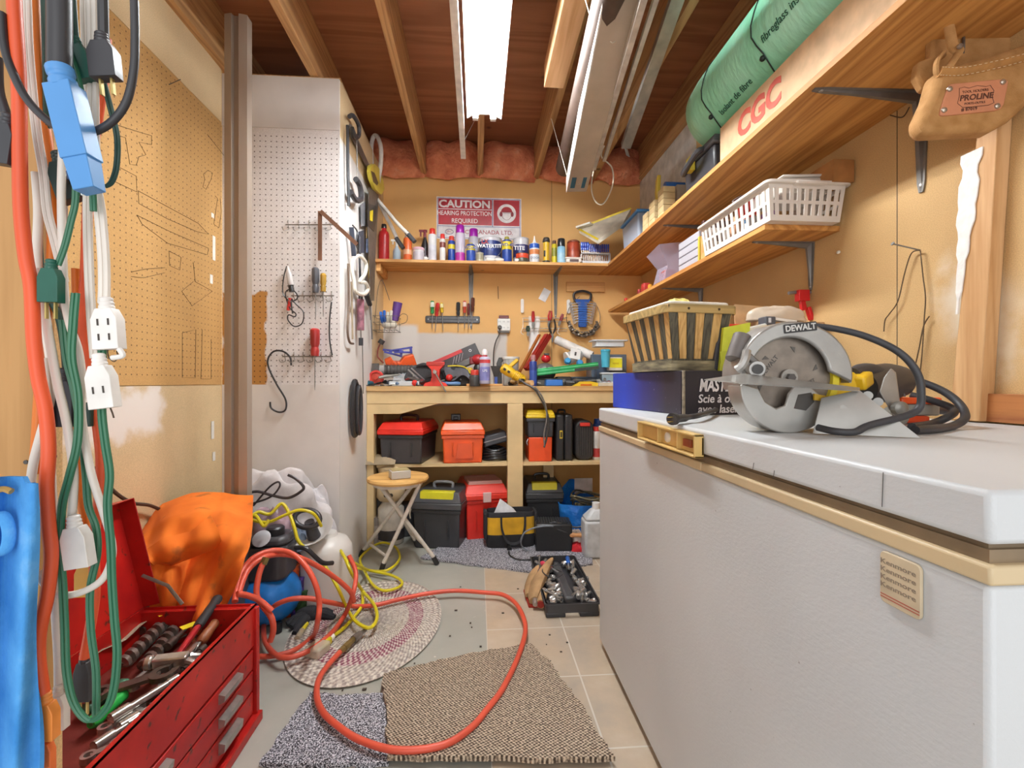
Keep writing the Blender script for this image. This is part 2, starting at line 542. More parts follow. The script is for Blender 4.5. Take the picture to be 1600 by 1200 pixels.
# ---- fluorescent shop light
t = thing('shop_light', 'bright white two tube fluorescent light hanging between the ceiling joists', 'light', (0.035, 1.72, 2.355))
M_enam = m('#eceae6', .4)
MB().box(-0.05, 0.05, -0.62, 0.66, 0.0, 0.055).box(-.008, .008, -.5, -.48, .055, .085).box(-.008, .008, .4, .42, .055, .085).build('housing', M_enam, t, bevel=.003)
for sx in (-1, 1):
    MB().prism([(0.03 * sx, 0.01), (0.088 * sx, -0.018), (0.088 * sx, -0.022), (0.03 * sx, 0.006)], -0.66, 0.62, rot(90, 0, 0)).build('reflector', M_enam, t)
g = G('lit_tube', 0.5)
g.col('#ffffff')
g.b.inputs['Emission Color'].default_value = (0.93, 0.975, 1.0, 1)
g.b.inputs['Emission Strength'].default_value = TUBE
for sx in (-1, 1):
    MB().rod((0.045 * sx, -.60, -.018), (0.045 * sx, .62, -.018), .0165, seg=14).build('fluorescent_tube', g.m, t)
    for yy in (-.615, .635):
        MB().box(0.045 * sx - .014, 0.045 * sx + .014, yy - .012, yy + .012, -.04, .004).build('tube_socket', M_enam, t)
# white strip hanging to the left of it
t = thing('plastic_channel', 'long narrow white channel hung under the ceiling left of the light', 'channel', (0, 0, 0))
MB().bar((-0.083, 0.9, 2.31), (-0.083, 2.75, 2.31), 0.03, 0.018).build('strip', m('#e6dfd6', .5), t, bevel=.002)
for y in (1.1, 2.6): MB().rod((-0.083, y, 2.315), (-0.01, y, 2.46), .0015).build('hanger_wire', metal(), t)
# ---- long carton and rails
a, b_ = at(901, 300, 2.62), at(957, 66, 1.53)
d = (b_ - a).normalized()
b_ = a + d * 1.75
t = thing('long_carton', 'long flat grey-white carton hanging from the joists with blue end labels', 'carton', a)
M_cart = m('#b9aa98', .75, 0, .08, 6)
up = Vector((0, 0, 1)); side = d.cross(up).normalized()
o0 = Vector((0, 0, 0)) + up * .035
MB().bar(o0, o0 + d * 1.75, 0.112, 0.07).build('box', M_cart, t, bevel=.002)
MB().bar(o0 + side * .058 + up * .005, o0 + side * .058 + d * 1.6 + up * .005, 0.004, 0.085).build('torn_flap', m('#f0ebe4', .7), t)
for (o_, s_) in ((.03, .025), (-.028, .02)):
    MB().bar(o0 + side * o_ - up * .0358 + d * .05, o0 + side * o_ - up * .0358 + d * .17, s_, 0.001).build('blue_label', m('#2f6c86', .6), t)
for q in (.1, 1.1):
    MB().tube([o0 - side * .06 + d * q, o0 + side * .0 + d * q - up * .04, o0 + side * .062 + d * q, o0 + side * .16 + d * q + up * .36], .002, 6).build('hanging_wire', m('#cfc6b8', .7), t)
for k, (p0, p1, w_, h_, lab) in enumerate([((928, 262, 2.55), (985, 66, 1.50), .022, .03, 'white channel rail lying against the right side of the long carton'),
                                      ((944, 250, 2.5), (1003, 66, 1.6), .018, .02, 'thin white rail between the long carton and the steel angle')]):
    q0, q1 = at(*p0), at(*p1); dd = (q1 - q0).normalized()
    solo(MB().bar((0, 0, 0), dd * 1.7, w_, h_), 'metal_rail', m('#cfc9c0', .45, .2), lab, 'rail', loc=q0, group='rails hung under the joists', bevel=.002)
q0, q1 = at(978, 232, 2.4), at(1036, 66, 1.82); dd = (q1 - q0).normalized()
t = thing('steel_angle', 'grey steel angle rail with a bent tip hung under the right joists', 'rail', q0)
t['group'] = 'rails hung under the joists'
MB().bar((0, 0, 0), dd * 1.5, .05, .004).bar(Vector((-.024, 0, .015)), dd * 1.5 + Vector((-.024, 0, .015)), .003, .03).build('angle', m('#b5b0a6', .4, .5), t)
MB().bar((.0, 0, 0), Vector((.008, -.01, -.045)), .03, .002).build('bent_tip', m('#d6d2ca', .4, .5), t)
solo(MB().tube(spline([at(944, 228, 2.55), at(940, 245, 2.55), at(956, 262, 2.55), at(957, 290, 2.55), at(943, 318, 2.55), at(930, 314, 2.55), at(924, 290, 2.56), at(932, 250, 2.56), at(944, 228, 2.55)]), .004, 6), 'hanging_wire', m('#dccfb8', .6),
     'looped white cable dangling from the joists beside the long carton', 'cable')
dk = MB()
a, b_ = at(882, 262, 2.85), at(912, 150, 2.0)
dk.rod(a, a + (b_ - a).normalized() * 1.6, .055, seg=16)
solo(dk, 'duct_pipe', m('#5a4940', .5, .3), 'dark round pipe running behind the long carton at the ceiling', 'pipe')
# ---- left door stud standing nearest the camera
g = wood('#a3753f', '#be8f57', 'z', 5, name='stud_near')
struct(MB().box(-0.66, -0.452, 0.512, 0.53, 0.0, 2.44), 'wall_front', g, bevel=.0015)
struct(MB().box(-1.3, -0.47, 0.53, 0.56, 0.0, 2.44), 'wall_front', M_board)
kn = MB()
for (px, py) in ((41, 722), (86, 713)):
    p = at(px, py, 0.5117); kn.lathe([(.0022, 0), (.0022, .001)], 10, Matrix.Translation(p) @ FRONT)
struct(kn, 'trim_10', m('#55524e', .4, .6))
# ================================================================ BACK WALL: SHELF, SIGN, HANGING TOOLS
M_shelf = wood('#c1874a', '#dcaa6c', 'x', 6, name='shelf_ply')
M_shelfy = wood('#a56a2e', '#cf9550', 'y', 5, name='shelf_ply_long')
ZS = 1.773
solo(MB().box(XC, 0.872, 3.03, YB, 1.755, ZS), 'wall_shelf', M_shelf, 'plywood shelf of cans and bottles on the back wall above the bench', 'shelf')
M_brk = m('#7c7874', .45, .5)
def bracket(corner, arm, drop, sarm, w_=.018, lab='', t_=.004, mat=None, rib=True):
    """L bracket: 'corner' against the wall under the shelf, sarm = direction of the arm"""
    t = thing('shelf_bracket', lab, 'bracket', corner, group='grey steel shelf brackets')
    s = Vector(sarm)
    mt = mat or M_brk
    wd = s.cross(Vector((0, 0, 1)))
    def leg(L, dr, nrm, name):
        vs, fs = [], []
        st = [0, .08, .2, .55, .9, 1.0]
        for q in st:
            hw = w_ * (1.0 - .55 * q) * (1.0 if q < .98 else .6)
            rb = (w_ * .95 * (1 - q) ** 1.1 + t_)
            c = dr * (L * q)
            vs += [c + wd * hw, c + wd * hw + nrm * t_, c + wd * hw * .5 + nrm * t_, c + wd * hw * .3 + nrm * rb, c - wd * hw * .3 + nrm * rb, c - wd * hw * .5 + nrm * t_, c - wd * hw + nrm * t_, c - wd * hw]
        for i in range(len(st) - 1):
            for k in range(8):
                fs.append((i * 8 + k, i * 8 + (k + 1) % 8, i * 8 + 8 + (k + 1) % 8, i * 8 + 8 + k))
        fs += [tuple(range(8))[::-1], tuple(range(40, 48))]
        b = MB().add(vs, fs).build(name, mt, t, smooth=25)
        sc = MB()
        for q in (.93, .3):
            T = Matrix.Translation(dr * (L * q) + nrm * (t_ + (w_ * .3 if q < .5 else 0))) @ nrm.to_track_quat('Z', 'Y').to_matrix().to_4x4()
            sc.lathe([(w_ * .28, 0), (w_ * .22, .002), (0.0001, .0025)], 10, T)
        sc.build('screw', metal('#a9a5a0'), b)
    leg(drop, Vector((0, 0, -1)), s, 'wall_leg')
    leg(arm, s, Vector((0, 0, -1)), 'shelf_leg')
    return t
bracket((at(736, 400, YB).x, YB - .001, 1.755), .235, .40, (0, -1, 0), .018, 'grey bracket under the back shelf above the magnetic bar')
bracket((at(868, 400, YB).x, YB - .001, 1.755), .235, .32, (0, -1, 0), .018, 'grey bracket under the back shelf above the hanging white card')
solo(MB().box(0.64, 0.92, YB - .022, YB, 1.63, 1.70), 'shelf_cleat', M_shelf, 'short wooden cleat screwed under the right end of the back shelf', 'timber', bevel=.002)
solo(MB().box(XC + .002, XC + .03, 3.06, YB, 1.70, 1.754), 'shelf_cleat', M_shelf, 'small wooden cleat under the left end of the back shelf', 'timber', bevel=.002)

def zt(py, Y): return EYE + (597 - py) / F * Y
def bottle(name, cat, lab, px, wpx, top, Y, body, cap, capf=.16, form='can', band=None, bandf=(.2, .7), base=None, capw=.8, txt=None, txtc='#ffffff', capname='cap', tz=.5, ts=.5, shoulder=.08):
    base = ZS if base is None else base
    p = at(px, 400, Y)
    r = wpx / 2 * Y / F
    h = zt(top, Y) - base
    t = thing(name, lab, cat, (p.x, Y, base))
    hb = h * (1 - capf)
    if form == 'can': pr = [(r * .93, 0), (r, .004), (r, hb - r * shoulder * 4), (r * .86, hb - r * .1), (r * capw * .9, hb)]
    elif form == 'tin': pr = [(r, 0), (r * 1.02, .003), (r * .98, .006), (r * .98, hb - .006), (r * 1.03, hb - .003), (r * 1.03, hb), (r * .9, hb - .001), (r * .88, hb - .006), (.0001, hb - .006)]
    elif form == 'taper': pr = [(r * .82, 0), (r * .84, .004), (r * .98, hb - .006), (r, hb)]
    elif form == 'neck': pr = [(r * .95, 0), (r, .006), (r, hb * .62), (r * .9, hb * .72), (r * .42, hb * .93), (r * .38, hb)]
    elif form == 'flask': pr = [(r * .96, 0), (r, .006), (r, hb * .78), (r * .88, hb * .87), (r * .5, hb * .93), (r * .46, hb)]
    MB().lathe(pr, 22).build('body', body if not isinstance(body, str) else plastic(body), t)
    if band:
        MB().lathe([(r * 1.006, hb * bandf[0]), (r * 1.012, hb * (bandf[0] + .01)), (r * 1.012, hb * (bandf[1] - .01)), (r * 1.006, hb * bandf[1])], 22).build('label_band', m(band, .4), t)
    if capf > 0.01:
        rc = r * capw
        if form == 'trigger': pass
        MB().lathe([(rc, hb - .003), (rc * 1.02, hb + h * capf * .1), (rc * .96, h - .004), (rc * .85, h), (.0001, h)], 18).build(capname, plastic(cap, .3), t)
    if txt:
        text(txt, r * 2 * ts, m(txtc, .5), t, (0, -r * 1.04, hb * tz), bold=.02)
    return t, r, h
BT = 'bottle'
t, r, h = bottle('fuel_bottle', BT, 'red metal bottle with black cap at the left end of the shelf', 600, 16, 355, 3.12, '#b02428', '#2a2626', .1, 'flask', capw=.5)
t, r, h = bottle('spray_bottle', BT, 'small pale blue trigger bottle beside the red bottle', 620, 12, 378, 3.10, '#a9bcc9', '#dcdad6', .3, 'neck', capw=.36)
MB().box(-r * 1.4, r * .5, -.006, .006, h - .012, h).box(-r * 1.1, -r * .8, -.004, .004, h - .032, h - .01).build('trigger', plastic('#e8e6e2'), t)
t, r, h = bottle('aerosol_can', 'can', 'orange aerosol can left of the pink lidded tub', 637, 13, 371, 3.11, '#d8622b', '#a9938a', .1, 'can', '#e9b089', (.3, .5), capw=.7)
t, r, h = bottle('plastic_tub', 'tub', 'white plastic tub with a pink lid on the back shelf', 654, 17.5, 390, 3.10, '#dcd6d9', '#e3b7c4', .16, 'taper', '#c5bcc4', (.1, .8), capw=1.06, capname='lid')
t, r, h = bottle('spray_bottle', BT, 'black spray bottle with dark red trigger behind the tub', 664, 12, 362, 3.2, '#2f2a2c', '#7c2430', .2, 'neck', '#4a3038', (.15, .5), capw=.4)
MB().box(-r * 1.5, r * .6, -.006, .006, h - .014, h).box(-r * 1.3, -r * .9, -.004, .004, h - .045, h - .01).build('trigger', plastic('#7c2430'), t)
bottle('aerosol_can', 'can', 'tall white aerosol can with bright red cap', 675.5, 13, 360, 3.12, '#e7e5e6', '#d63428', .16, 'can', '#d8d6de', (.1, .6), capw=.7)
bottle('aerosol_can', 'can', 'short white bottle with red cap and dark label at its neck', 691.5, 9, 368, 3.10, '#e9e4e0', '#d2332c', .17, 'can', '#7a3b34', (.62, .85), capw=.8)
bottle('aerosol_can', 'can', 'dark blue lubricant can with red cap tucked beside the purple capped can', 705.5, 11, 371, 3.13, '#23459b', '#dd4a3a', .16, 'can', '#e5cd34', (.62, .82), capw=.75)
bottle('aerosol_can', 'can', 'tallest silver and magenta can with a purple cap', 719, 15.5, 354, 3.10, '#cfc5d6', '#a01fa6', .2, 'can', '#b5379a', (.0, .32), capw=.86)
bottle('aerosol_can', 'can', 'silver can with purple cap standing behind a small blue lubricant can', 740, 15.5, 359, 3.20, '#c9c6d0', '#a01fa6', .2, 'can', '#8d86a8', (.1, .5), capw=.86)
bottle('aerosol_can', 'can', 'small blue lubricant can with yellow round mark before the purple cap can', 735.5, 14, 381, 3.07, '#2b4a9e', '#cbb54a', .06, 'can', '#e0c92e', (.62, .86), capw=.55, txt='WD-40', txtc='#223a86', tz=.74, ts=.42)
t, r, h = bottle('paint_can', 'can', 'large white paint can with a navy lettered band', 766, 35, 374, 3.17, '#dedcdf', '#cfcdcb', 0.0, 'tin', '#2c3c78', (.3, .85))
text('WATERTITE', r * .44, m('#f3f2f4'), t, (0, -r * 1.06, h * .62), bold=.03)
text('LX', r * .5, m('#b3252c'), t, (-r * .5, -r * 1.02, h * .78), bold=.03)
MB().tube(spline([(-r, 0, h * .8), (-r * .9, -r * .62, h * .45), (0, -r * 1.15, h * .12), (r * .9, -r * .62, h * .45), (r, 0, h * .8)], 5), .0016, 5).build('handle', metal(), t)
bottle('small_tin', 'can', 'small round cream tin in front of the large navy banded paint can', 749.5, 12, 396, 3.06, '#b9b39c', '#8e8878', 0.0, 'tin', '#a19a84', (.2, .8))
t, r, h = bottle('aerosol_can', 'can', 'blue and yellow lubricant can between the two navy banded paint cans', 792, 15.5, 370, 3.07, '#24418f', '#a9a24a', .12, 'can', '#e3cb2d', (.55, .9), capw=.5, txt='WD-40', txtc='#22357c', tz=.73, ts=.42)
t, r, h = bottle('paint_can', 'can', 'smaller white paint can right of the blue and yellow lubricant can', 814, 25, 373, 3.19, '#dcdadd', '#cfcdcb', 0.0, 'tin', '#34346a', (.32, .75))
text('TITE', r * .7, m('#f3f2f4'), t, (-r * .3, -r * 1.05, h * .6), bold=.03)
bottle('small_tin', 'can', 'small tin with orange-red upper band before the smaller white paint can', 816, 20, 396, 3.07, '#4e4a3c', '#8e8878', 0.0, 'tin', '#d94a2c', (.45, .98))
for (px, c_, lab) in ((766, '#e8e4de', 'small white squeeze tube lying before the large navy banded paint can'), (780, '#e3dccf', 'cream glue tube with red tip lying left of the blue and yellow lubricant can'), (811, '#efeae6', 'white round-capped tube lying in front of the red banded tin'), (665, '#ece9e4', 'tiny white cap lying right of the pink lidded tub')):
    t = thing('glue_tube', lab, 'tube', (at(px, 405, 3.05).x, 3.05, ZS + .013))
    k = .4 if px == 665 else 1
    MB().tube([(-.03 * k, 0, 0), (-.02 * k, 0, 0), (.02 * k, 0, 0), (.03 * k, 0, 0)], [.005, .012, .012, .008], 12).build('body', plastic(c_), t)
    MB().rod((.03 * k, 0, 0), (.05 * k, -.004, .002), .006, .003).build('nozzle', plastic('#c8493a' if px == 780 else '#f4f2ee'), t)
t, r, h = bottle('spray_bottle', BT, 'white bottle with blue and orange label and a pointed white nozzle', 835, 16, 378, 3.08, '#e2e4e8', '#f0f0f0', .03, 'can', '#e08a52', (.42, .66), capw=.5)
MB().lathe([(r * 1.008, h * .7), (r * 1.014, h * .71), (r * 1.014, h * .9), (r * 1.0, h * .91)], 20).build('label_band', m('#2a56b0', .4), t)
MB().lathe([(r * .35, h), (r * .2, h + .02), (r * .1, h + .045), (.0001, h + .047)], 12).build('nozzle', plastic('#f4f3f0'), t)
text('DOOR', r * .6, m('#6a7f96'), t, (0, -r * 1.04, h * .22), bold=.01)
t = thing('flashlight', 'yellow flashlight with black head standing on its tail', 'flashlight', (at(853.5, 400, 3.08).x, 3.08, ZS))
MB().lathe([(.026, 0), (.027, .003), (.027, .016), (.022, .02)], 18).build('tail_cap', plastic('#37342f'), t)
MB().lathe([(.021, .018), (.021, .145)], 18).build('barrel', plastic('#e2b32b'), t)
MB().lathe([(.021, .143), (.026, .150), (.023, .168), (.018, .176), (.0001, .176)], 18).build('head', plastic('#3a3632'), t)
MB().box(-.02, -.008, -.0235, -.018, .045, .085).build('switch', plastic('#2c2926'), t, bevel=.002)
bottle('glue_bottle', BT, 'slim yellow bottle with dark cap between flashlight and light blue can', 866, 8.5, 374, 3.11, '#d7c22b', '#5b3a2e', .14, 'can', '#8f8c2c', (.4, .8), capw=.7)
bottle('aerosol_can', 'can', 'light blue aerosol can with glossy black cap', 877, 13, 371, 3.08, '#8fc0dc', '#232326', .3, 'can', capw=.92, band='#a7cfe4', bandf=(.1, .6))
t, r, h = bottle('storage_jar', 'jar', 'clear jar full of rust-red hardware near the screwdriver stand', 896, 21, 374, 3.18, '#a8442a', '#8a4a36', .06, 'can', '#b5563c', (.1, .6), capw=.95, capname='lid')
t = thing('food_tray', 'small white tray with printed side before the rust-red jar', 'tray', (at(896, 405, 3.06).x, 3.06, ZS))
MB().prism(rrect(.105, .05, .01), .006, .03).prism(rrect(.12, .06, .012), .03, .036).box(-.04, .04, -.02, .02, 0, .008).build('dish', plastic('#ece2d8'), t)
MB().box(-.03, .03, -.0262, -.025, .008, .024).build('label', m('#5d4a48'), t)
# screwdriver stand with 14 blue drivers
t = thing('screwdriver_stand', 'white slotted stand that holds the row of blue screwdrivers', 'stand', (at(930, 405, 3.09).x, 3.09, ZS))
mb = MB().box(-.10, .10, -.045, .03, 0, .018).box(-.10, .10, -.02, .02, .075, .08).box(-.10, -.096, -.02, .02, 0, .08).box(.096, .10, -.02, .02, 0, .08)
mb.build('frame', plastic('#dcdcdc'), t)
def driver(name, lab, loc, r_, hc, L=.09, s=.07, hr=.0085, group=None, sc='#b4b4b6', hexh=True, stripe=None):
    """screwdriver hanging tip down; loc = top of the handle"""
    t = thing(name, lab, 'screwdriver', loc, r_, group)
    MB().lathe([(.0001, 0), (hr * .7, -.001), (hr, -.008), (hr, -s * .55), (hr * .72, -s * .68), (hr * .95, -s * .8), (hr * .8, -s), (.0001, -s)][::-1], 8 if hexh else 14).build('handle', m(hc, .3), t, smooth=25)
    if stripe: MB().lathe([(hr * 1.05, -s * .5), (hr * 1.05, -s * .12)][::-1], 8).build('stripe', m(stripe, .4), t)
    MB().tube([(0, 0, -s + .002), (0, 0, -s - L * .85), (0, 0, -s - L)], [.0026, .0026, .0014], 8).build('shaft', metal(sc, .35), t)
    return t
for i in range(14):
    x = t.location.x - .092 + i * .0142
    big = i in (0, 1, 2, 3)
    driver('screwdriver', 'small blue handled precision screwdriver standing in the white slotted stand', (x, 3.095, ZS + (.158 if big else .148) - (.006 if i in (9,) else 0)), (0, 0, 0), '#2340a8' if i % 3 else '#2f56c0', .08, .055, .0062 if not big else .0085, group='blue screwdrivers in the stand')
# caution sign
a, b_ = at(682, 307, YB), at(814.5, 376, YB)
W, H = b_.x - a.x, a.z - b_.z
t = thing('caution_sign', 'red and white CAUTION hearing protection sign on the back wall', 'sign', (a.x, YB - .003, b_.z))
MB().box(0, W, 0, .003, 0, H).build('board', m('#e9e3e4', .35), t)
blue = m('#3b4f96', .5); red = m('#b5202f', .4); wht = m('#f1ecec', .5)
def flat(x0, x1, z0, z1, mat_, name, y=-.0006): return MB().box(x0, x1, y, 0, z0, z1).build(name, mat_, t)
e = .008
fr = MB()
for (x0, x1, z0, z1) in ((e, W - e, H - e - .003, H - e), (e, W - e, e, e + .003), (e, e + .003, e, H - e), (W - e - .003, W - e, e, H - e), (e, W - e, H * .30, H * .30 + .003), (W * .655, W * .655 + .004, H * .3, H - e)): fr.box(x0, x1, -.0008, 0, z0, z1)
fr.build('border', blue, t)
flat(e + .006, W * .65, H * .72, H - e - .006, red, 'red_field'); flat(e + .006, W * .65, H * .34, H * .70, red, 'red_field'); flat(W * .67, W - e - .006, H * .34, H - e - .006, red, 'red_field')
text('CAUTION', .072, wht, t, (W * .33, -.001, H * .825), bold=.035, sx=1.12)
text('HEARING PROTECTION', .044, wht, t, (W * .33, -.001, H * .61), bold=.012, sx=.82)
text('REQUIRED', .044, wht, t, (W * .33, -.001, H * .43), bold=.012, sx=.9)
text("L   C'S CANADA LTD.", .042, m('#a9434c', .5), t, (W * .57, -.001, H * .17), bold=.004, sx=1.0)
MB().ring(circ(.03, 20, 0, 0, .02), circ(.026, 20, 0, 0, .016), 0, .0008, Matrix.Translation((W * .15, 0, H * .17)) @ FRONT).build('oval_mark', m('#6f5a78'), t)
text('ERC', .022, m('#a9434c'), t, (W * .15, -.001, H * .17))
cx, cz = W * .825, H * .635
T = Matrix.Translation((cx, 0, cz)) @ FRONT
MB().prism(circ(.068, 28), 0, .001, T).build('white_disc', wht, t)
MB().prism([(.04 * math.cos(R(q)), .012 + .036 * math.sin(R(q))) for q in range(0, 181, 15)], 0, .0016, T).prism([(-.046, .008), (.046, .008), (.046, .014), (-.046, .014)], 0, .0016, T).build('helmet', red, t)
MB().ring([(.038 * math.cos(R(q)), .004 + .052 * math.sin(R(q))) for q in range(180, 361, 15)] + [(.03, .004)], [(.034 * math.cos(R(q)), .002 + .048 * math.sin(R(q))) for q in range(180, 361, 15)] + [(.026, .002)], 0, .0014, T).build('face_outline', m('#7c2230'), t)
for sx in (-1, 1): MB().prism(circ(.011, 12, sx * .04, -.006, .017), 0, .0018, T).build('ear_muff', m('#8c2230'), t)
# magnetic bar with seven screwdrivers
a = at(707.5, 499.5, YB)
t = thing('magnetic_tool_bar', 'black magnetic tool bar screwed to the whitewashed back wall', 'tool rack', (a.x, YB - .011, a.z))
MB().prism(rrect(.385, .05, .012), 0, .012, Matrix.Translation((0, .011, 0)) @ FRONT).build('bar', plastic('#38383a'), t, bevel=.002)
MB().box(-.175, .175, -.0035, -.0005, .008, .014).box(-.175, .175, -.0035, -.0005, -.014, -.008).build('magnet_strip', metal('#6a6a6c'), t)
for sx in (-1, 1): MB().lathe([(.006, 0), (.005, .003), (.0001, .0035)], 10, Matrix.Translation((sx * .172, -.001, 0)) @ FRONT).build('screw', metal(), t)
for (px, top, L, hc, s, hr, rz, lab, st) in ((675.5, 470, .11, '#2b8a4d', .09, .014, 0, 'green handled screwdriver, leftmost on the magnetic bar', '#e6ece2'), (684, 473, .11, '#c2302c', .095, .014, 5, 'red handled screwdriver tilted on the magnetic bar', None), (690, 473, .13, '#d6b526', .07, .012, -3, 'yellow handled screwdriver on the magnetic bar', '#f0e8b0'),
                              (716, 472, .11, '#33373a', .095, .014, 0, 'black handled screwdriver alone in the middle of the magnetic bar', None), (726, 470, .11, '#c94a34', .085, .013, 0, 'orange-red handled screwdriver on the magnetic bar', '#e8cfc6'), (732, 474, .10, '#6a3232', .08, .011, 0, 'thin maroon screwdriver on the magnetic bar', None), (739, 465, .11, '#5e3427', .1, .014, 2, 'brown handled screwdriver, rightmost on the magnetic bar', None)):
    p = at(px, top, YB - .032)
    driver('screwdriver', lab, p, (0, rz, 0), hc, L, s, hr, group='screwdrivers on the magnetic bar', stripe=st)
# outlet
a = at(787, 508, YB)
t = thing('power_outlet', 'white six way outlet adapter on the back wall', 'outlet', (a.x, YB - .03, a.z))
MB().box(-.046, .046, 0, .03, -.044, .044).build('body', plastic('#ebe9e4'), t, bevel=.005)
MB().box(-.035, .035, -.001, .03, .044, .066).build('top_box', plastic('#6d3030'), t, bevel=.003)
MB().box(-.04, .04, 0.002, .03, -.056, -.044).build('back_box', plastic('#5d5650'), t)
sl = MB()
for ix in range(3):
    for iz in range(2):
        for q in (-1, 1): sl.box(-.03 + ix * .03 + q * .0045 - .001, -.03 + ix * .03 + q * .0045 + .001, -.0008, 0, -.026 + iz * .042, -.016 + iz * .042)
sl.build('socket_slots', plastic('#3a3632'), t)
t = thing('power_cable', 'dark cord with round plug running from the wall outlet down to the bench', 'cord', (0, 0, 0))
p = at(781, 511, YB - .05)
MB().lathe([(.014, 0), (.016, .01), (.01, .03)], 14, Matrix.Translation(p + Vector((0, .02, 0))) @ FRONT).build('plug', plastic('#55504a'), t)
MB().tube(spline(ats([(781, 511), (780, 522), (775, 533), (772, 545), (771, 562), (772, 588)], YB - .05)), .0042, 7).build('cable', plastic('#46413c'), t)
# white card, nail
a = at(851, 461, YB)
solo(MB().box(-.028, .028, -.002, 0, -.045, .045), 'tag_card', m('#dfe0e2', .5), 'small white card hung askew on the back wall', 'card', loc=(a.x, YB - .001, a.z), r=(0, 28, 0))
a = at(778, 452, YB)
solo(MB().tube([(0, 0, .02), (0, -.01, 0), (.003, -.006, -.07)], .0022, 6), 'nail', metal('#5c4b40', .6), 'bent rusty nail in the back wall above the outlet', 'nail', loc=(a.x, YB - .001, a.z))
# wire rail with pliers
t = thing('wire_tool_rail', 'white wire tool rail with hooks on the back wall', 'tool rack', (0, 0, 0))
wr = MB()
for y in (497, 513): wr.rod(at(817, y, YB - .02), at(886, y, YB - .02), .003, seg=6)
for y in (502, 517): wr.rod(at(817, y, YB - .008), at(886, y, YB - .008), .002, seg=6)
wr.build('wires', metal('#d9d3c8', .4), t)
for x in (817, 843, 874): 
    MB().tube(spline(ats([(x, 497, YB - .008), (x, 510, YB - .02), (x - 3, 519, YB - .03), (x + 1, 523, YB - .045)])), .002, 6).build('hook', m('#efe9e0'), t)
for (px, y0) in ((816, 467), (888, 468)):
    p = at(px, y0 + 11, YB - .012)
    solo(MB().prism(rrect(.022, .10, .01), -.006, .006, FRONT), 'plastic_handle', plastic('#e6e1dc'), 'pale plastic handle sticking up from the wire rail' + (' at its left end' if px < 850 else ' beside the wrench set'), 'handle', loc=p)  # plain plastic handle, its tool is unknown
def pliers(px, py, L, hc, lab, spread=.018, r_=0, jc='#77736e', Y=YB - .045, flip=False):
    p = at(px, py, Y)
    t = thing('pliers', lab, 'pliers', p, (180 if flip else 0, r_, 0), 'pliers on the wire rail')
    for sx in (-1, 1):
        MB().tube(spline([(0, 0, 0), (sx * spread * .7, 0, L * .25), (sx * spread, 0, L * .55), (sx * spread * .6, 0, L)], 5), [.004, .004, .005, .006, .006, .007, .007, .007, .007, .007, .007, .007, .0065, .006, .006, .005][:16], 8).build('handle', m(hc, .4), t)
        MB().prism([(0, 0), (sx * .011, -.008), (sx * .008, -L * .3), (sx * .002, -L * .5), (0, -L * .5)][::sx], -.004, .004, FRONT).build('jaw', metal(jc, .4), t)
    MB().lathe([(.009, -.006), (.009, .006)], 12, FRONT).build('pivot', metal(jc, .4), t)
pliers(833, 505, .085, '#b32a28', 'closed red handled pliers left on the wire rail', .006)
pliers(858, 503, .08, '#b32a28', 'big red handled pliers in the middle of the wire rail', .010, 8)
pliers(863, 523, .11, '#2c2a2a', 'black handled long nose pliers with open handles', .022)
pliers(875, 503, .06, '#8c2a2a', 'small maroon handled cutters on the wire rail', .006, 20)
pliers(825, 520, .05, '#2f4438', 'black and green handled pliers hanging lower left of the rail', .008)
# wrench set
a = at(910, 470, YB - .03)
t = thing('wrench_rack', 'blue wrench rack with black carrying loop hung on the back wall', 'tool rack', a)
MB().tube(spline([(-.055, 0, .0), (-.06, 0, .05), (0, 0, .07), (.06, 0, .05), (.055, 0, .0)]), .009, 8).build('hanging_loop', plastic('#2a2a2c'), t)
MB().prism([(-.065, .01), (-.03, -.03), (-.028, -.19), (.028, -.19), (.03, -.03), (.065, .01)][::-1], -.008, .008, FRONT).build('spine', plastic('#1f4f9c'), t, bevel=.003)
rb = MB()
for i in range(9): rb.box(-.033, .033, -.012, -.007, -.045 - i * .016, -.037 - i * .016)
rb.build('clips', plastic('#2a62b4'), t)
for i in range(8):
    for sx in (-1, 1):
        z = a.z - .02 - i * .019
        x0, x1 = a.x + sx * .036, a.x + sx * (.088 - i * .004)
        w_ = thing('combination_wrench', 'chrome combination wrench clipped in the blue rack', 'wrench', (x0, a.y - .006, z), group='wrenches in the blue rack')
        dx = x1 - x0
        MB().bar((-dx * .4, 0, .006), (dx, 0, -.004), .004, .007).build('shank', metal('#c4c0ba', .25), w_)
        MB().ring(circ(.0115, 14), circ(.006, 14), -.004, .004, Matrix.Translation((dx, 0, -.004)) @ FRONT).build('ring_end', metal('#c4c0ba', .25), w_)
for i in range(16):
    q = PI * (1.02 + .96 * i / 15)
    p = Vector((a.x + .005 + .10 * math.cos(q), a.y + .005 - .01 * (i % 3), a.z - .165 + .085 * math.sin(q)))
    solo(MB().ring(circ(.021, 16), circ(.017, 16), -.007, .007, rot(20 * (i % 3), 75 - 9 * i, 0)).box(-.008, .008, -.01, .004, .017, .026), 'hose_clamp', metal('#8d857b', .3), 'steel hose clamp hanging in the bunch around the wrench rack', 'clamp', loc=p, group='hose clamps around the wrench rack')
solo(MB().tube(spline([(a.x - .02, a.y, a.z + .03), (a.x - .095, a.y, a.z - .05), (a.x - .11, a.y, a.z - .16), (a.x, a.y, a.z - .26), (a.x + .12, a.y, a.z - .17), (a.x + .115, a.y, a.z - .05), (a.x + .05, a.y, a.z + .02)]), .0022, 6), 'wire_ring', metal('#6b645c'), 'long wire loop threaded with hose clamps', 'wire')
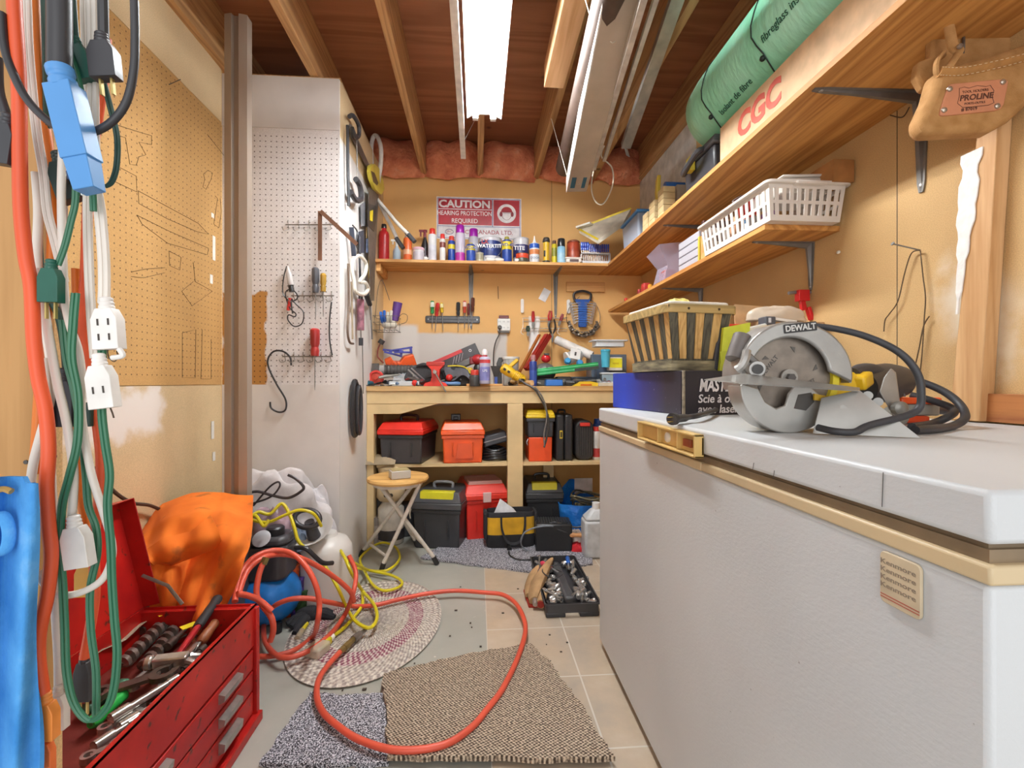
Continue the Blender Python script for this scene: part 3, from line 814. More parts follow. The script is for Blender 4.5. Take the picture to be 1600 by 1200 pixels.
# ================================================================ WORKBENCH
YF = 2.80; ZT = 0.952;
at_plain = at
def at(px, py, Y): return at_plain(px, py, YF + (Y - 2.65) * .77)
X0, X1 = XC + .002, XR - .002
t = thing('workbench', 'long cream painted wooden workbench built along the back wall', 'workbench', (0, 0, 0))
M_bench = m('#d9bd8c', .6, 0, .07, 5)
M_top = wood('#b58b55', '#d0a974', 'x', 6, name='bench_top')
MB().box(X0, X1, YF - .01, YB - .002, ZT - .03, ZT).build('top', M_top, t, bevel=.002)
MB().box(X0, X1, YF, YF + .035, ZT - .105, ZT - .031).build('apron', M_bench, t, bevel=.002)
MB().prism([(X0, ZT - .105), (X0 + .22, ZT - .105), (X0 + .42, ZT - .105), (X0 + .2, ZT - .165), (X0, ZT - .165)][::-1], -YF - .032, -YF - .003, FRONT).build('gusset', M_bench, t)
MB().box(X0, X0 + .04, YF + .002, YF + .09, 0, ZT - .165).build('leg', M_bench, t, bevel=.002)
c0, c1 = at_plain(793, 700, YF).x, at_plain(817, 700, YF).x
MB().box(c0, c1, YF - .002, YF + .09, 0, ZT - .106).build('leg', M_bench, t, bevel=.002)
MB().box(X1 - .06, X1, YF + .002, YF + .09, 0, ZT - .106).build('leg', M_bench, t, bevel=.002)
ZM = EYE - 127 / F * YF            # middle shelf top
MB().box(X0 + .056, c0 - .001, YF + .01, YB - .004, ZM - .018, ZM).build('shelf', M_bench, t)
MB().box(c1 + .001, X1 - .061, YF + .01, YB - .004, ZM - .018, ZM).build('shelf', M_bench, t)
MB().box(c1 + .17, c1 + .24, YF + .3, YF + .34, 0.0, ZM - .019).build('leg', M_bench, t)
MB().box(c1 - .03, c1 + .03, YB - .06, YB - .005, 0, ZT - .04).build('leg', M_bench, t)
solo(MB().box(-.11, .11, -.06, .06, 0, .014), 'scrap_board', M_shelf, 'short board lying on the bench front under the air duster can', 'timber', loc=(*at(757, 600, 2.74).xy, ZT + .0005), bevel=.002)
def put(px, Y, z=None):
    q = at(px, 600, Y)
    return Vector((q.x, q.y, ZT if z is None else z))
def ats3(L): return [at(*q) for q in L]
# ---- back left: wire basket on the side wall with blue things
p = at(611, 497, 2.98)
t = thing('wire_basket', 'small wire basket hooked on the side wall over the bench', 'basket', (XC + .075, 3.02, p.z - .09))
wr = MB()
for z in (0, .05, .09):
    wr.tube([(-.07, -.07, z), (.08, -.07, z), (.08, .07, z), (-.07, .07, z)], .0018, 6, True)
for i in range(5):
    x = -.06 + i * .033
    wr.tube([(x, -.07, .09), (x, -.07, 0), (x, .07, 0), (x, .07, .09)], .0014, 5)
wr.tube(spline([(-.07, .0, .09), (-.055, 0, .26), (-.03, 0, .33), (.0, 0, .26), (.02, 0, .2)]), .002, 6)
wr.build('wires', metal('#6d655c', .5), t)
b = thing('work_glove', 'crumpled blue and cream glove stuffed in the wire basket', 'glove', (XC + .085, 3.015, p.z - .078))
MB().ball((0, 0, .035), .036, 14, 1.2, .9, .9).ball((.035, 0, .03), .025, 12).build('palm', cloth('#d9d2c2'), b)
for i in range(4): MB().tube(spline([(-.03 + i * .017, -.02, .04), (-.035 + i * .02, -.035, .075), (-.04 + i * .022, -.02, .105 + .01 * (i % 2))]), .0095, 8).build('finger', cloth('#2c63b8' if i < 2 else '#cfc8b6'), b)
solo(MB().lathe([(.024, 0), (.03, .12), (.027, .12), (.022, .004), (.0001, .004)], 16), 'plastic_cup', plastic('#5d3a80'), 'purple plastic cup sticking out of the wire basket', 'cup', loc=(XC + .125, 3.035, p.z - .02), r=(0, 10, 0))
solo(MB().tube(spline([(0, 0, 0), (.03, 0, .03), (.06, 0, .02), (.055, 0, -.02), (.02, 0, -.035)]), .0018, 6), 'wire_scrap', metal('#4f4943', .5), 'loop of thin dark wire poking from the wire basket', 'wire', loc=(XC + .15, 3.0, p.z - .01))
# ---- orange tray thing with blue clamps
p = put(626, 2.98, ZT + .14)
t = thing('drill_bit_case', 'orange plastic tool case propped on end behind the bench vise', 'case', p, (12, -12, 12))
MB().prism([(-.095, .05), (-.05, .06), (-.04, .03), (0, .02), (.03, .05), (.09, .055), (.10, -.02), (.06, -.075), (-.05, -.075), (-.09, .0)][::-1], -.04, .04, FRONT).build('shell', plastic('#e2571d'), t, bevel=.006)
MB().prism(rrect(.07, .05, .008, 4, .01, -.045), .04, .044, FRONT).build('label', m('#2b2422'), t)
for i in range(4): MB().box(-.085 + i * .02, -.078 + i * .02, -.046, -.038, -.06, .03).build('rib', plastic('#c94a18'), t)
for (dx, dz, rr) in ((-.05, .085, 8), (.01, .095, -6)):
    solo(MB().bar((-.06, 0, 0), (.07, 0, .01), .012, .012).bar((-.05, -.01, -.012), (.05, .0, -.022), .012, .012).box(.05, .066, -.01, .01, -.03, .015).box(-.02, .0, -.01, .01, -.02, .008), 'bar_clamp', plastic('#31358c'), 'dark blue clamp lying on top of the orange case' + (', left one' if dx < 0 else ', right one'), 'clamp', loc=p + Vector((dx, -.02, dz)), r=(0, rr, 10), bevel=.002)
# grey hose roll under it
t = thing('rasp_tool', 'grey ribbed tool roll lying behind the round red base', 'tool', put(620, 2.9, ZT + .10), (0, 0, 8))
MB().rod((-.12, 0, 0), (-.075, 0, 0), .034, seg=16).build('end_cap', m('#a09a94', .5), t)
pr = []
for i in range(22): pr.append((.032 if i % 2 else .037, -.075 + i * .0105))
MB().lathe(pr, 16, rot(0, 90, 0)).build('ribbed_body', m('#4c4946', .6), t)
t = thing('lug_wrench', 'thin dark red bent brace leaning on the side wall by the roll', 'wrench', (0, 0, 0))
MB().tube(spline(ats3([(596, 534, 2.9), (591, 545, 2.9), (590, 556, 2.9), (594, 562, 2.88), (599, 567, 2.86)]), 5), .005, 8).build('rod', m('#7a3226', .5), t)
MB().rod(at(598, 531, 2.9), at(594, 537, 2.9), .019, seg=14).build('head', m('#4a4542', .4, .5), t)
# round red base (reel)
t = thing('measuring_reel', 'round red hand crank reel at the left end of the bench', 'reel', put(588, 2.78, ZT + .052))
MB().ring(circ(.046, 28), circ(.032, 28), -.012, .012, FRONT).build('rim', plastic('#cf3a32'), t, bevel=.003)
MB().lathe([(.034, -.006), (.034, .004), (.014, .008), (.012, .02), (.0001, .021)], 22, FRONT).build('hub', plastic('#b8402f'), t)
MB().box(-.03, .03, -.02, .02, -.052, -.044).build('foot', plastic('#9c2c28'), t)
solo(MB().box(-.022, .022, -.004, .004, 0, .14), 'steel_plate', metal('#5d5b58', .5), 'dark steel plate standing at the left end of the bench', 'plate', loc=(XC + .03, 2.9, ZT + .001), r=(-5, 0, 0))
solo(MB().lathe([(.012, 0), (.018, .01), (.015, .05), (.006, .07)], 14), 'glue_bottle', plastic('#24525f'), 'small teal bottle lying at the left front bench corner', 'bottle', loc=put(571, 2.7, ZT + .018), r=(0, 90, 60))
# ---- scatter: screws box etc
t = thing('parts_box', 'clear compartment box of small parts on the left of the bench', 'box', put(634, 2.76))
MB().box(-.09, .09, -.07, .07, 0.002, .03).build('tray', clear('#dde2e4', .75), t, bevel=.003)
for i in range(4):
    MB().box(-.08 + i * .042, -.046 + i * .042, -.055, .055, .0, .026).build('contents', m(['#dad9d2', '#e8e5df', '#8f9aa8', '#c8c34e'][i], .5, .1, .3, 80), t)
MB().add([(-.09, .07, .03), (.09, .07, .03), (.09, .09, .1), (-.09, .09, .1), (-.09, .073, .03), (.09, .073, .03), (.09, .093, .1), (-.09, .093, .1)], [(0, 1, 2, 3), (7, 6, 5, 4), (0, 4, 5, 1), (2, 6, 7, 3), (1, 5, 6, 2), (3, 7, 4, 0)]).build('lid', clear('#dfe5e8', .3), t)
rr = random.Random(5)
for i in range(34):
    p = put(rr.uniform(576, 665), rr.uniform(2.66, 2.74), ZT + .005)
    q = rr.random() * 180
    L = rr.uniform(.012, .03)
    solo(MB().rod((-L, 0, 0), (L, 0, 0), .003, seg=6).rod((L, 0, 0), (L + .003, 0, 0), .006, seg=6), 'bolt', metal(rr.choice(['#8f8c88', '#6e6c6a', '#b9b4ac', '#4b4a4a']), .4), 'small loose bolt lying on the cluttered left bench edge', 'bolt', loc=p, r=(0, 0, q), group='loose bolts on the bench')
for (px, c_, rz, lab) in ((627, '#596f8c', 20, 'grey-blue knob handled driver at the bench front left of the vise'), (646, '#44536a', -30, 'short slate blue driver lying near the red ball knob'), (703, '#4a6f9c', 4, 'blue gripped ratchet handle lying right of the vise')):
    t = thing('driver_handle', lab, 'screwdriver', put(px, 2.69, ZT + .014 + (.002)), (0, 0, rz))
    k = 1.6 if px == 703 else .8
    MB().lathe([(.006, -.045 * k), (.013, -.035 * k), (.011, 0), (.013, .03 * k), (.008, .04 * k)], 12, rot(0, 90, 0)).build('handle', plastic(c_), t)
    MB().rod((-.043 * k, 0, 0), (-.08 * k, 0, -.004), .004).build('shaft', metal(), t)
for (px, py, Y, r_, c_, lab) in ((648, 600, 2.68, .019, '#cf2c22', 'red ball knob at the bench edge left of the vise'), (702, 590, 2.72, .022, '#c22d28', 'red ball knob by the black pouch right of the vise')):
    p = at(px, py, Y); p.z = max(p.z, ZT + r_)
    t = thing('ball_knob', lab, 'knob', p)
    MB().ball((0, 0, 0), r_).build('ball', plastic(c_, .25), t)
    MB().rod((r_ * .8, 0, 0), (r_ * 3, .03, .012), .006).build('stem', metal('#55514d'), t)
t = thing('ratchet_driver', 'dark red handled ratchet with chrome shaft leaning left of the vise', 'screwdriver', put(658, 2.74, ZT + .03), (0, -50, 30))
MB().lathe([(.012, -.06), (.019, -.04), (.016, 0), (.012, .01)], 14).build('handle', plastic('#7c2a28'), t)
MB().rod((0, 0, .01), (0, 0, .11), .005).build('shaft', metal(), t)
MB().rod((.02, 0, -.01), (.02, 0, .10), .004).build('shaft', metal(), t)
rr = random.Random(31)
for i in range(26):
    px = rr.uniform(592, 735); Y = rr.uniform(2.74, 2.95); L = rr.uniform(.025, .07); c_ = rr.choice(['#3a3836', '#8c8880', '#6d3a34', '#a9a49a', '#5b6a80', '#4c4a48', '#9a2c28', '#77716a'])
    k = i % 2
    mb = MB().tube([(-L, 0, 0), (-L * .4, 0, .002), (0, 0, 0), (L, 0, 0)], [.008, .012, .009, .004], 10) if k else MB().rod((-L, 0, 0), (L, 0, 0), .005).rod((L * .8, 0, 0), (L, 0, 0), .011, seg=6)
    solo(mb, 'loose_tool' if k else 'steel_rod', m(c_, .45, .3), 'small loose hand tool heaped around the red vise' if k else 'short steel rod heaped around the red vise', 'tool' if k else 'rod', loc=(*at(px, 600, Y).xy, ZT + .014 + rr.random() * .05), r=(0, rr.uniform(-15, 15), rr.random() * 180), group='small tools around the red vise' if k else 'steel rods around the red vise')
# ---- red vise
p = put(681, 2.7)
t = thing('bench_vise', 'small bright red bench vise clamped at the bench front', 'vise', p)
Mv = m('#d2301f', .4, 0, .1)
MB().prism([(-.075, .0), (.075, .0), (.06, .02), (.028, .03), (.026, .05), (-.026, .05), (-.028, .03), (-.06, .02)][::-1], -.03, .03, FRONT).build('base', Mv, t, bevel=.003)
MB().prism([(-.022, .045), (.022, .045), (.026, .10), (.05, .125), (.052, .142), (-.052, .142), (-.05, .125), (-.026, .10)][::-1], -.03, .03, FRONT).build('body', Mv, t, bevel=.003)
MB().box(-.054, .054, -.034, -.028, .125, .146).build('jaw', m('#b0281c', .4), t, bevel=.002)
MB().box(-.054, .054, .01, .03, .14, .15).build('jaw', m('#b0281c', .4), t, bevel=.002)
MB().rod((0, -.03, .085), (0, -.075, .085), .011).build('screw', metal('#9a948c'), t)
MB().rod((-.008, -.068, .10), (.065, -.062, -.035), .0045).build('handle', metal('#9a948c'), t)
# ---- black pouch + packaged tool behind
p = put(700, 2.98, ZT + .14)
t = thing('tool_package', 'black and red printed tool package leaning behind the vise', 'package', p, (-12, -24, 0))
MB().box(-.22, .22, -.025, .025, -.055, .055).build('box', m('#2c2526', .45), t, bevel=.003)
MB().box(-.13, .12, -.0262, -.025, .03, .054).build('stripe', m('#b8292c'), t)
for (x, z, s_) in ((-.19, -.02, .03), (.17, .02, .015)):
    MB().ring(circ(s_ * .6, 14), circ(s_ * .42, 14), 0, .0262, Matrix.Translation((x, 0, z)) @ FRONT).build('print', m('#d9d4d2'), t)
pr = MB()
for i in range(4): pr.bar((.03 + i * .02, -.0262, -.02), (.06 + i * .02, -.0262, .025), .003, .002)
pr.build('print', m('#c9b9bb'), t)
text('22V', .04, m('#ccc8c6'), t, (-.165, -.0265, -.02), r=(90, 0, 0))
for k, (px, wd, hh, rz, c_) in enumerate(((668, .13, .11, -32, '#3b3a3b'), )):
    t = thing('tool_bag', 'grey-black zipped soft case lying behind the vise with a dark opening', 'bag', put(676, 2.9, ZT), (0, 0, 6))
    MB().prism([(-.15, 0), (.16, 0), (.17, .06), (.10, .10), (.04, .125), (-.06, .15), (-.15, .115), (-.18, .05)][::-1], -.045, .045, FRONT).build('shell', cloth('#434142'), t, bevel=.012)
    MB().tube(spline([(-.10, -.05, .125), (-.03, -.055, .13), (.04, -.055, .10), (.10, -.055, .07)]), .007, 6).build('zipper', plastic('#232223'), t)
t = thing('tool_bag', 'black fabric pouch with a yellow rim gaping open right of the vise', 'bag', put(715, 2.82, ZT), (0, 0, 0))
MB().prism([(-.06, 0), (.10, 0), (.105, .03), (.075, .085), (.03, .115), (-.05, .12), (-.10, .085), (-.075, .03)][::-1], -.04, .05, FRONT).build('body', cloth('#2b2a2c'), t, bevel=.012)
MB().grid(10, 6, lambda u, v: (-.085 + .15 * u + .02 * v, -.045 - .03 * v - .006 * math.sin(u * 12), .118 - .065 * v - .02 * v * math.sin(u * 7) - .01 * u), thick=.004).build('flap', cloth('#57555a'), t)
MB().tube(spline([(-.06, -.042, .124), (.0, -.044, .126), (.05, -.044, .115), (.08, -.044, .08)]), .0045, 6).build('rim', plastic('#d9c22f'), t)
solo(MB().box(-.05, .06, -.03, .03, 0, .05), 'battery_pack', plastic('#4f4c4a'), 'ribbed grey battery pack above the black pouch', 'battery', loc=put(727, 2.94, ZT + .12), r=(0, -24, 0), bevel=.01)
# ---- red spray gun / bottles centre
t = thing('spray_gun', 'red topped tool with yellow grip standing behind the air duster', 'tool', put(747, 2.92))
MB().lathe([(.03, .0), (.032, .02), (.03, .12), (.02, .14)], 16).build('body', plastic('#2c2928'), t)
MB().ball((0, 0, .17), .04, 16, 1.15, 1, .9).build('top_cover', plastic('#a8232a'), t)
MB().box(-.07, -.035, -.015, .015, .05, .12).build('grip', plastic('#c9a02c'), t, bevel=.008)
MB().box(-.055, -.02, -.02, .02, .14, .19).build('nozzle', plastic('#7c2326'), t, bevel=.006)
for (px, wpx, top, Y, body, cap, lab, capf, band) in ((757, 17, 541, 2.74, '#b4b0c4', '#b5343c', 'tall lilac labelled air duster can on the bench centre', .0, '#7f80b8'), (830, 12, 562, 2.84, '#26387e', '#c9c4c0', 'white topped dark blue lubricant can right of the yellow heat gun', .1, '#34509c')):
    t, r, h = bottle('aerosol_can', 'can', lab, px, wpx, top + (14 if px == 757 else 0), Y, body, cap, .05, 'can', band, (.12, .62), ZT + (.015 if px == 757 else 0), capw=.5)
    if px == 757:
        MB().lathe([(r * 1.012, h * .72), (r * 1.012, h * .84)], 20).build('label_band', m('#c23a40'), t)
        MB().lathe([(r * .5, h), (r * .52, h + .022), (r * .3, h + .035), (.0001, h + .035)], 14).build('nozzle', plastic('#e7dcdc'), t)
        text('LPS', r * .6, m('#e8e6ee'), t, (0, -r * 1.03, h * .45), bold=.02)
    else:
        MB().lathe([(r * .7, h), (r * .6, h + .03), (.0001, h + .032)], 14).build('nozzle', plastic('#a8787a'), t)
t, r, h = bottle('glass_jar', 'jar', 'small dark jar with red lid beside the air duster', 742, 17, 578, 2.76, '#3c3a38', '#c3392c', .3, 'can', base=ZT, capw=.75, capname='lid')
# ---- bucket of brushes, brush, heat gun
t = thing('brush_tub', 'clear tub with white rim full of brushes behind the yellow heat gun', 'tub', put(798, 2.98))
MB().lathe([(.045, 0), (.05, .005), (.055, .18), (.052, .18), (.046, .01), (.0001, .01)], 20).build('tub', clear('#d8d6d0', .5), t)
MB().lathe([(.056, .175), (.058, .18), (.058, .192), (.05, .192), (.05, .175)], 20).build('rim', plastic('#ece9e4'), t)
for (dx, c_, rr_) in ((-.02, '#c9a43a', 8), (0, '#3d6f4a', -6), (.02, '#e2ded6', 10), (.01, '#4a90b8', -12), (-.01, '#8c5a34', 3)):
    solo(MB().tube([(0, 0, 0), (0, 0, .12), (0, 0, .17)], [.004, .006, .008], 8), 'paint_brush', m(c_), 'brush handle standing in the clear tub behind the heat gun', 'brush', loc=t.location + Vector((dx, .01 * (dx > 0), .012)), r=(0, rr_, 0), group='brushes in the tub')
t = thing('scraper_brush', 'dark wide bristled brush standing left of the clear tub', 'brush', put(775, 2.93))
MB().box(-.01, .01, -.008, .008, 0, .06).build('handle', plastic('#2a4a9a'), t)
MB().prism([(-.014, .06), (.014, .06), (.036, .13), (-.036, .13)], -.012, .012, FRONT).build('bristles', m('#3d3936', .9), t)
solo(MB().prism([(-.03, 0), (.0, 0), (.0, .16), (.05, .17), (.05, .19), (-.02, .19), (-.035, .15)][::-1], -.012, .012, FRONT), 'angled_tool', plastic('#44423f'), 'dark angled tool handle left of the clear brush tub', 'tool', loc=put(784, 3.02), bevel=.004)
a, b_ = at(790, 577, 2.78), at(815, 596, 2.66)
t = thing('heat_gun', 'yellow heat gun with black vents lying on the bench front', 'heat gun', a, (0, 32, -12))
MB().lathe([(.02, -.03), (.032, -.02), (.034, .02), (.030, .05), (.027, .06), (.031, .065), (.031, .125), (.022, .14), (.014, .145)], 18, rot(0, 90, 0)).build('body', plastic('#dcae22'), t)
for x in (0, .03):
    MB().box(x - .008, x + .008, -.037, -.030, -.008, .006).build('vent', plastic('#25211e'), t)
rbm = MB()
for i in range(5): rbm.tube([(.072 + i * .011, .032 * math.cos(2 * PI * k / 16), .032 * math.sin(2 * PI * k / 16)) for k in range(16)], .002, 5, True)
rbm.build('ribs', plastic('#c59a1c'), t)
MB().prism([(-.005, .02), (.02, .02), (.035, .1), (.012, .105)][::-1], -.012, .012, Matrix.Translation((.0, .02, 0)) @ rot(60, 0, 0)).build('handle', plastic('#dcae22'), t, bevel=.005)
cb = MB().tube(spline(ats3([(813, 594, 2.68), (822, 600, 2.65), (833, 606, 2.62), (842, 618, 2.615), (851, 635, 2.61), (857, 655, 2.61), (855, 680, 2.61), (850, 699, 2.61)])), .0055, 8)
solo(cb, 'power_cable', plastic('#43403e'), 'thick black heat gun cord hanging over the bench front', 'cord')
solo(MB().tube(spline(ats3([(836, 605, 2.60), (846, 618, 2.60), (853, 636, 2.60), (854, 655, 2.60), (850, 678, 2.60), (851, 698, 2.60)])), .0045, 8), 'power_cable', plastic('#6f6b68'), 'thin grey cord drooping over the bench edge beside the black one', 'cord')
# ---- right half of the bench
t = thing('level_tool', 'long green aluminium level lying across the clutter on the right', 'level', at(882, 577, 2.76), (0, -6.5, 0))
MB().box(-.215, .215, -.02, .02, -.022, .022).build('body', m('#1f9a52', .35, .2), t, bevel=.003)
MB().box(-.215, .215, -.022, -.0195, .008, .012).box(-.215, .215, -.022, -.0195, -.012, -.008).build('edge_lines', m('#7fd0a0', .4), t)
MB().box(.06, .215, -.023, -.019, -.021, -.002).build('decal', m('#3c4340', .4), t)
a, b_ = at(869, 531, 3.14), at(925, 556, 3.0)
t = thing('paper_roll', 'thick white tube leaning across the back right of the bench', 'tube', (0, 0, 0))
MB().rod(a, b_, .030, seg=18).build('tube', m('#e5e0da', .6), t)
MB().rod(a + (a - b_) * .002, a - (b_ - a) * .02, .024, seg=18).build('end', m('#c9c2b8', .6), t)
a, b_ = at(843, 523, 3.2), at(807, 590, 3.02)
solo(MB().bar(a, b_, .02, .012), 'metal_rail', m('#b06a30', .5, .3), 'coppery rail leaning behind the bench clutter', 'rail')
a, b_ = at(855, 524, 3.18), at(822, 577, 3.02)
solo(MB().bar(a, b_, .035, .03).bar(a + Vector((.02, -.02, .0)), b_ + Vector((.02, -.02, 0)), .006, .03), 'metal_rail', m('#a3281f', .45, .2), 'dark red square channel leaning beside the coppery rail', 'rail')
t = thing('tape_measure', 'shiny red round tape dispenser on top of the grey tool', 'tape measure', put(853, 2.88, ZT + .178))
MB().ball((0, 0, 0), .032, 16, 1, .8, .85).build('case', plastic('#c32228', .2), t)
MB().box(-.012, .02, -.02, .02, .022, .034).build('latch', plastic('#3c3836'), t)
t = thing('sander', 'grey dusty power sander under the red tape dispenser', 'sander', put(851, 2.88, ZT))
MB().ball((0, 0, .09), .075, 18, 1, .8, .8).build('housing', m('#5a5855', .5), t)
MB().lathe([(.07, .0), (.072, .05), (.05, .06)], 20).build('base', m('#3c3a38', .6), t)
for i in range(5): MB().box(-.05 + i * .022, -.042 + i * .022, -.066, -.055, .08, .12).build('vent', plastic('#8e8b86'), t)
t = thing('caulk_jar', 'clear jar with white lid lying on its side by the white tube', 'jar', at(893, 558, 2.98), (0, 72, 10))
MB().lathe([(.045, -.04), (.045, -.028), (.04, -.026)][::1], 18).build('lid', plastic('#e6e3df'), t)
MB().lathe([(.04, -.026), (.042, .0), (.04, .06), (.034, .07), (.0001, .07)], 18).build('body', clear('#cdd6da', .5), t)
solo(MB().box(-.035, .035, -.002, .002, -.035, .035), 'switch_plate', plastic('#e9e6e2'), 'white wall switch plate leaning against the white tube', 'plate', loc=at(899, 553, 2.93), r=(-15, 12, 0))
MB().box(-.006, .006, -.005, 0, -.012, .012).build('toggle', plastic('#4a4643'), bpy.data.objects['switch_plate'])
for (px, py, c_, lab) in ((887, 564, '#3f93c4', 'sky blue plug cap left of the jar on the bench clutter'), (906, 567, '#3c8ac0', 'sky blue plug cap right of the jar on the bench clutter')):
    t = thing('plastic_stopper', lab, 'cap', at(px, py, 2.88))
    MB().lathe([(.022, -.01), (.024, 0), (.018, .012), (.0001, .014)], 14, rot(60, 0, 0)).build('cap', plastic(c_), t)
t = thing('plastic_tray', 'white plastic tray stacked high at the right of the bench', 'tray', at(950, 533, 3.0))
MB().prism(rrect(.24, .15, .02), -.004, .004).prism(rrect(.2, .12, .02), -.04, -.004).build('shell', plastic('#dcdfe2'), t)
t = thing('tackle_box', 'slate blue storage box under the white tray', 'box', (*at(945, 600, 3.02).xy, ZT))
MB().box(-.11, .13, -.07, .08, 0, .21).build('body', plastic('#566270'), t, bevel=.005)
t = thing('sticky_note_box', 'small box with a yellow label on the right end of the bench', 'box', (*at(959, 600, 2.84).xy, ZT + .10))
MB().box(-.045, .045, -.04, .04, 0, .085).build('box', m('#d9d4c8'), t, bevel=.003)
MB().box(-.038, .042, -.042, -.04, .018, .078).build('label', m('#e5dc2a'), t)
MB().box(-.02, .02, -.0432, -.042, .04, .05).build('print', m('#c9b31c'), t)
t = thing('clear_container', 'clear lidded container with pale blue contents under the yellow labelled box', 'container', (*at(955, 600, 2.84).xy, ZT))
MB().box(-.07, .07, -.05, .05, 0.0, .075, top=1.08).build('tub', clear('#c6dce6', .55), t, bevel=.006)
MB().box(-.05, .05, -.035, .035, .02, .055).build('contents', m('#7fb4cf'), t, bevel=.008)
MB().box(-.08, .08, -.058, .058, .075, .087).build('lid', plastic('#d6dde0'), t, bevel=.004)
t, r, h = bottle('plastic_cup', 'cup', 'turquoise cup beside the yellow labelled box', 940, 15, 545, 2.9, '#4fb4d0', '#3ba5c4', .1, 'taper', base=ZT + .12, capw=1.05, capname='rim')
solo(MB().box(-.04, .04, -.04, .04, 0, .12), 'spray_can_box', plastic('#4a5a70'), 'slate blue carton supporting the turquoise cup', 'box', loc=(*at(939, 600, 2.9).xy, ZT), bevel=.004)
t = thing('soap_box', 'cobalt blue plastic box at the bench front edge', 'box', put(865, 2.70))
MB().box(-.055, .055, -.035, .035, 0, .042, top=.93).build('box', plastic('#2a68b4'), t, bevel=.006)
MB().box(-.052, .052, -.034, .034, .042, .047).build('lid', plastic('#3a3c40'), t, bevel=.003)
t = thing('tin_tray', 'shallow cream tin tray with small parts at the right end of the bench', 'tray', put(948, 2.71))
MB().prism(rrect(.12, .08, .01), 0, .022).build('tray', m('#cfc6b2', .5), t, bevel=.002)
MB().box(-.055, .055, -.035, .035, .022, .028).build('contents', m('#b9c4d8', .4, .2, .4, 90), t)
t = thing('sanding_disc_pack', 'yellow and orange curved blister pack on the right bench edge', 'package', put(917, 2.69))
MB().add([(-.09, 0, 0), (.09, 0, 0), (.07, 0, .02), (.02, 0, .03), (-.04, 0, .028), (-.09, .06, 0), (.09, .06, 0), (.07, .06, .02), (.02, .06, .03), (-.04, .06, .028)], [(0, 1, 2, 3, 4), (9, 8, 7, 6, 5), (0, 5, 6, 1), (1, 6, 7, 2), (2, 7, 8, 3), (3, 8, 9, 4), (4, 9, 5, 0)]).build('card', plastic('#e0bd2a'), t)
MB().box(-.04, .03, -.003, 0, .004, .012).build('print', m('#d2591f'), t)
rr = random.Random(11)
for i in range(42):
    px = rr.uniform(795, 950)
    Y = rr.uniform(2.70, 2.86)
    L = rr.uniform(.02, .06); q = rr.random() * 180
    c_ = rr.choice(['#3a3836', '#8c8880', '#5d3a34', '#b5b0a6', '#2e4a78', '#7a2c28', '#4c4a48', '#9c7a4a', '#2c2a2a'])
    nm, cc = rr.choice([('drill_bit', 'drill bit'), ('loose_tool', 'tool'), ('pipe_fitting', 'fitting')])
    mb = MB()
    if nm == 'drill_bit': mb.tube([(-L, 0, 0), (L * .6, 0, .003), (L, 0, .004)], [.004, .004, .001], 8)
    elif nm == 'loose_tool': mb.tube([(-L, 0, 0), (-L * .5, 0, .002), (0, 0, 0), (L, 0, 0)], [.008, .011, .008, .004], 10)
    else: mb.rod((-.018, 0, 0), (.018, 0, 0), .012, seg=12).rod((.0, 0, 0), (.0, .02, .004), .009, seg=12)
    solo(mb, nm, m(c_, .45, .3), {'drill_bit': 'loose drill bit in the clutter under the green level', 'loose_tool': 'small loose hand tool in the clutter under the green level', 'pipe_fitting': 'small pipe fitting in the clutter under the green level'}[nm], cc, loc=(*at(px, 600, Y).xy, ZT + .013 + rr.random() * .03), r=(0, rr.uniform(-8, 8), q), group={'drill_bit': 'loose drill bits', 'loose_tool': 'small loose tools', 'pipe_fitting': 'pipe fittings'}[nm] + ' on the right of the bench')
for (px, Y, wd, hh, c_, lab) in ((918, 2.93, .12, .06, '#3d4652', 'dark grey tool case under the right half of the green level'), (905, 2.80, .10, .035, '#2b2a2b', 'low black case in the clutter right of the blue box'), (838, 2.82, .05, .04, '#4a4844', 'grey tin tucked under the left end of the green level'), (879, 2.83, .045, .06, '#35322f', 'black box holding up the middle of the green level')):
    t = thing('tool_case', lab, 'case', (*at(px, 600, Y).xy, ZT))
    MB().box(-wd, wd, -.05, .05, 0, hh).build('body', plastic(c_), t, bevel=.006)
    MB().box(-wd * .2, wd * .2, -.054, -.05, hh * .4, hh * .75).build('latch', plastic('#6c6a66'), t)
t = thing('wood_handle_tool', 'tool with a round pale wooden grip end at the bench front', 'tool', at(829, 593, 2.69), (0, 0, 20))
t.location.z = ZT + .02
MB().rod((0, -.02, 0), (0, .07, 0), .017, seg=16).build('grip', wood('#b98b58', '#d6ac78', 'y', 6, name='grip'), t)
MB().rod((0, .07, 0), (0, .14, .01), .007).build('shank', metal('#55504c'), t)

at = at_plain
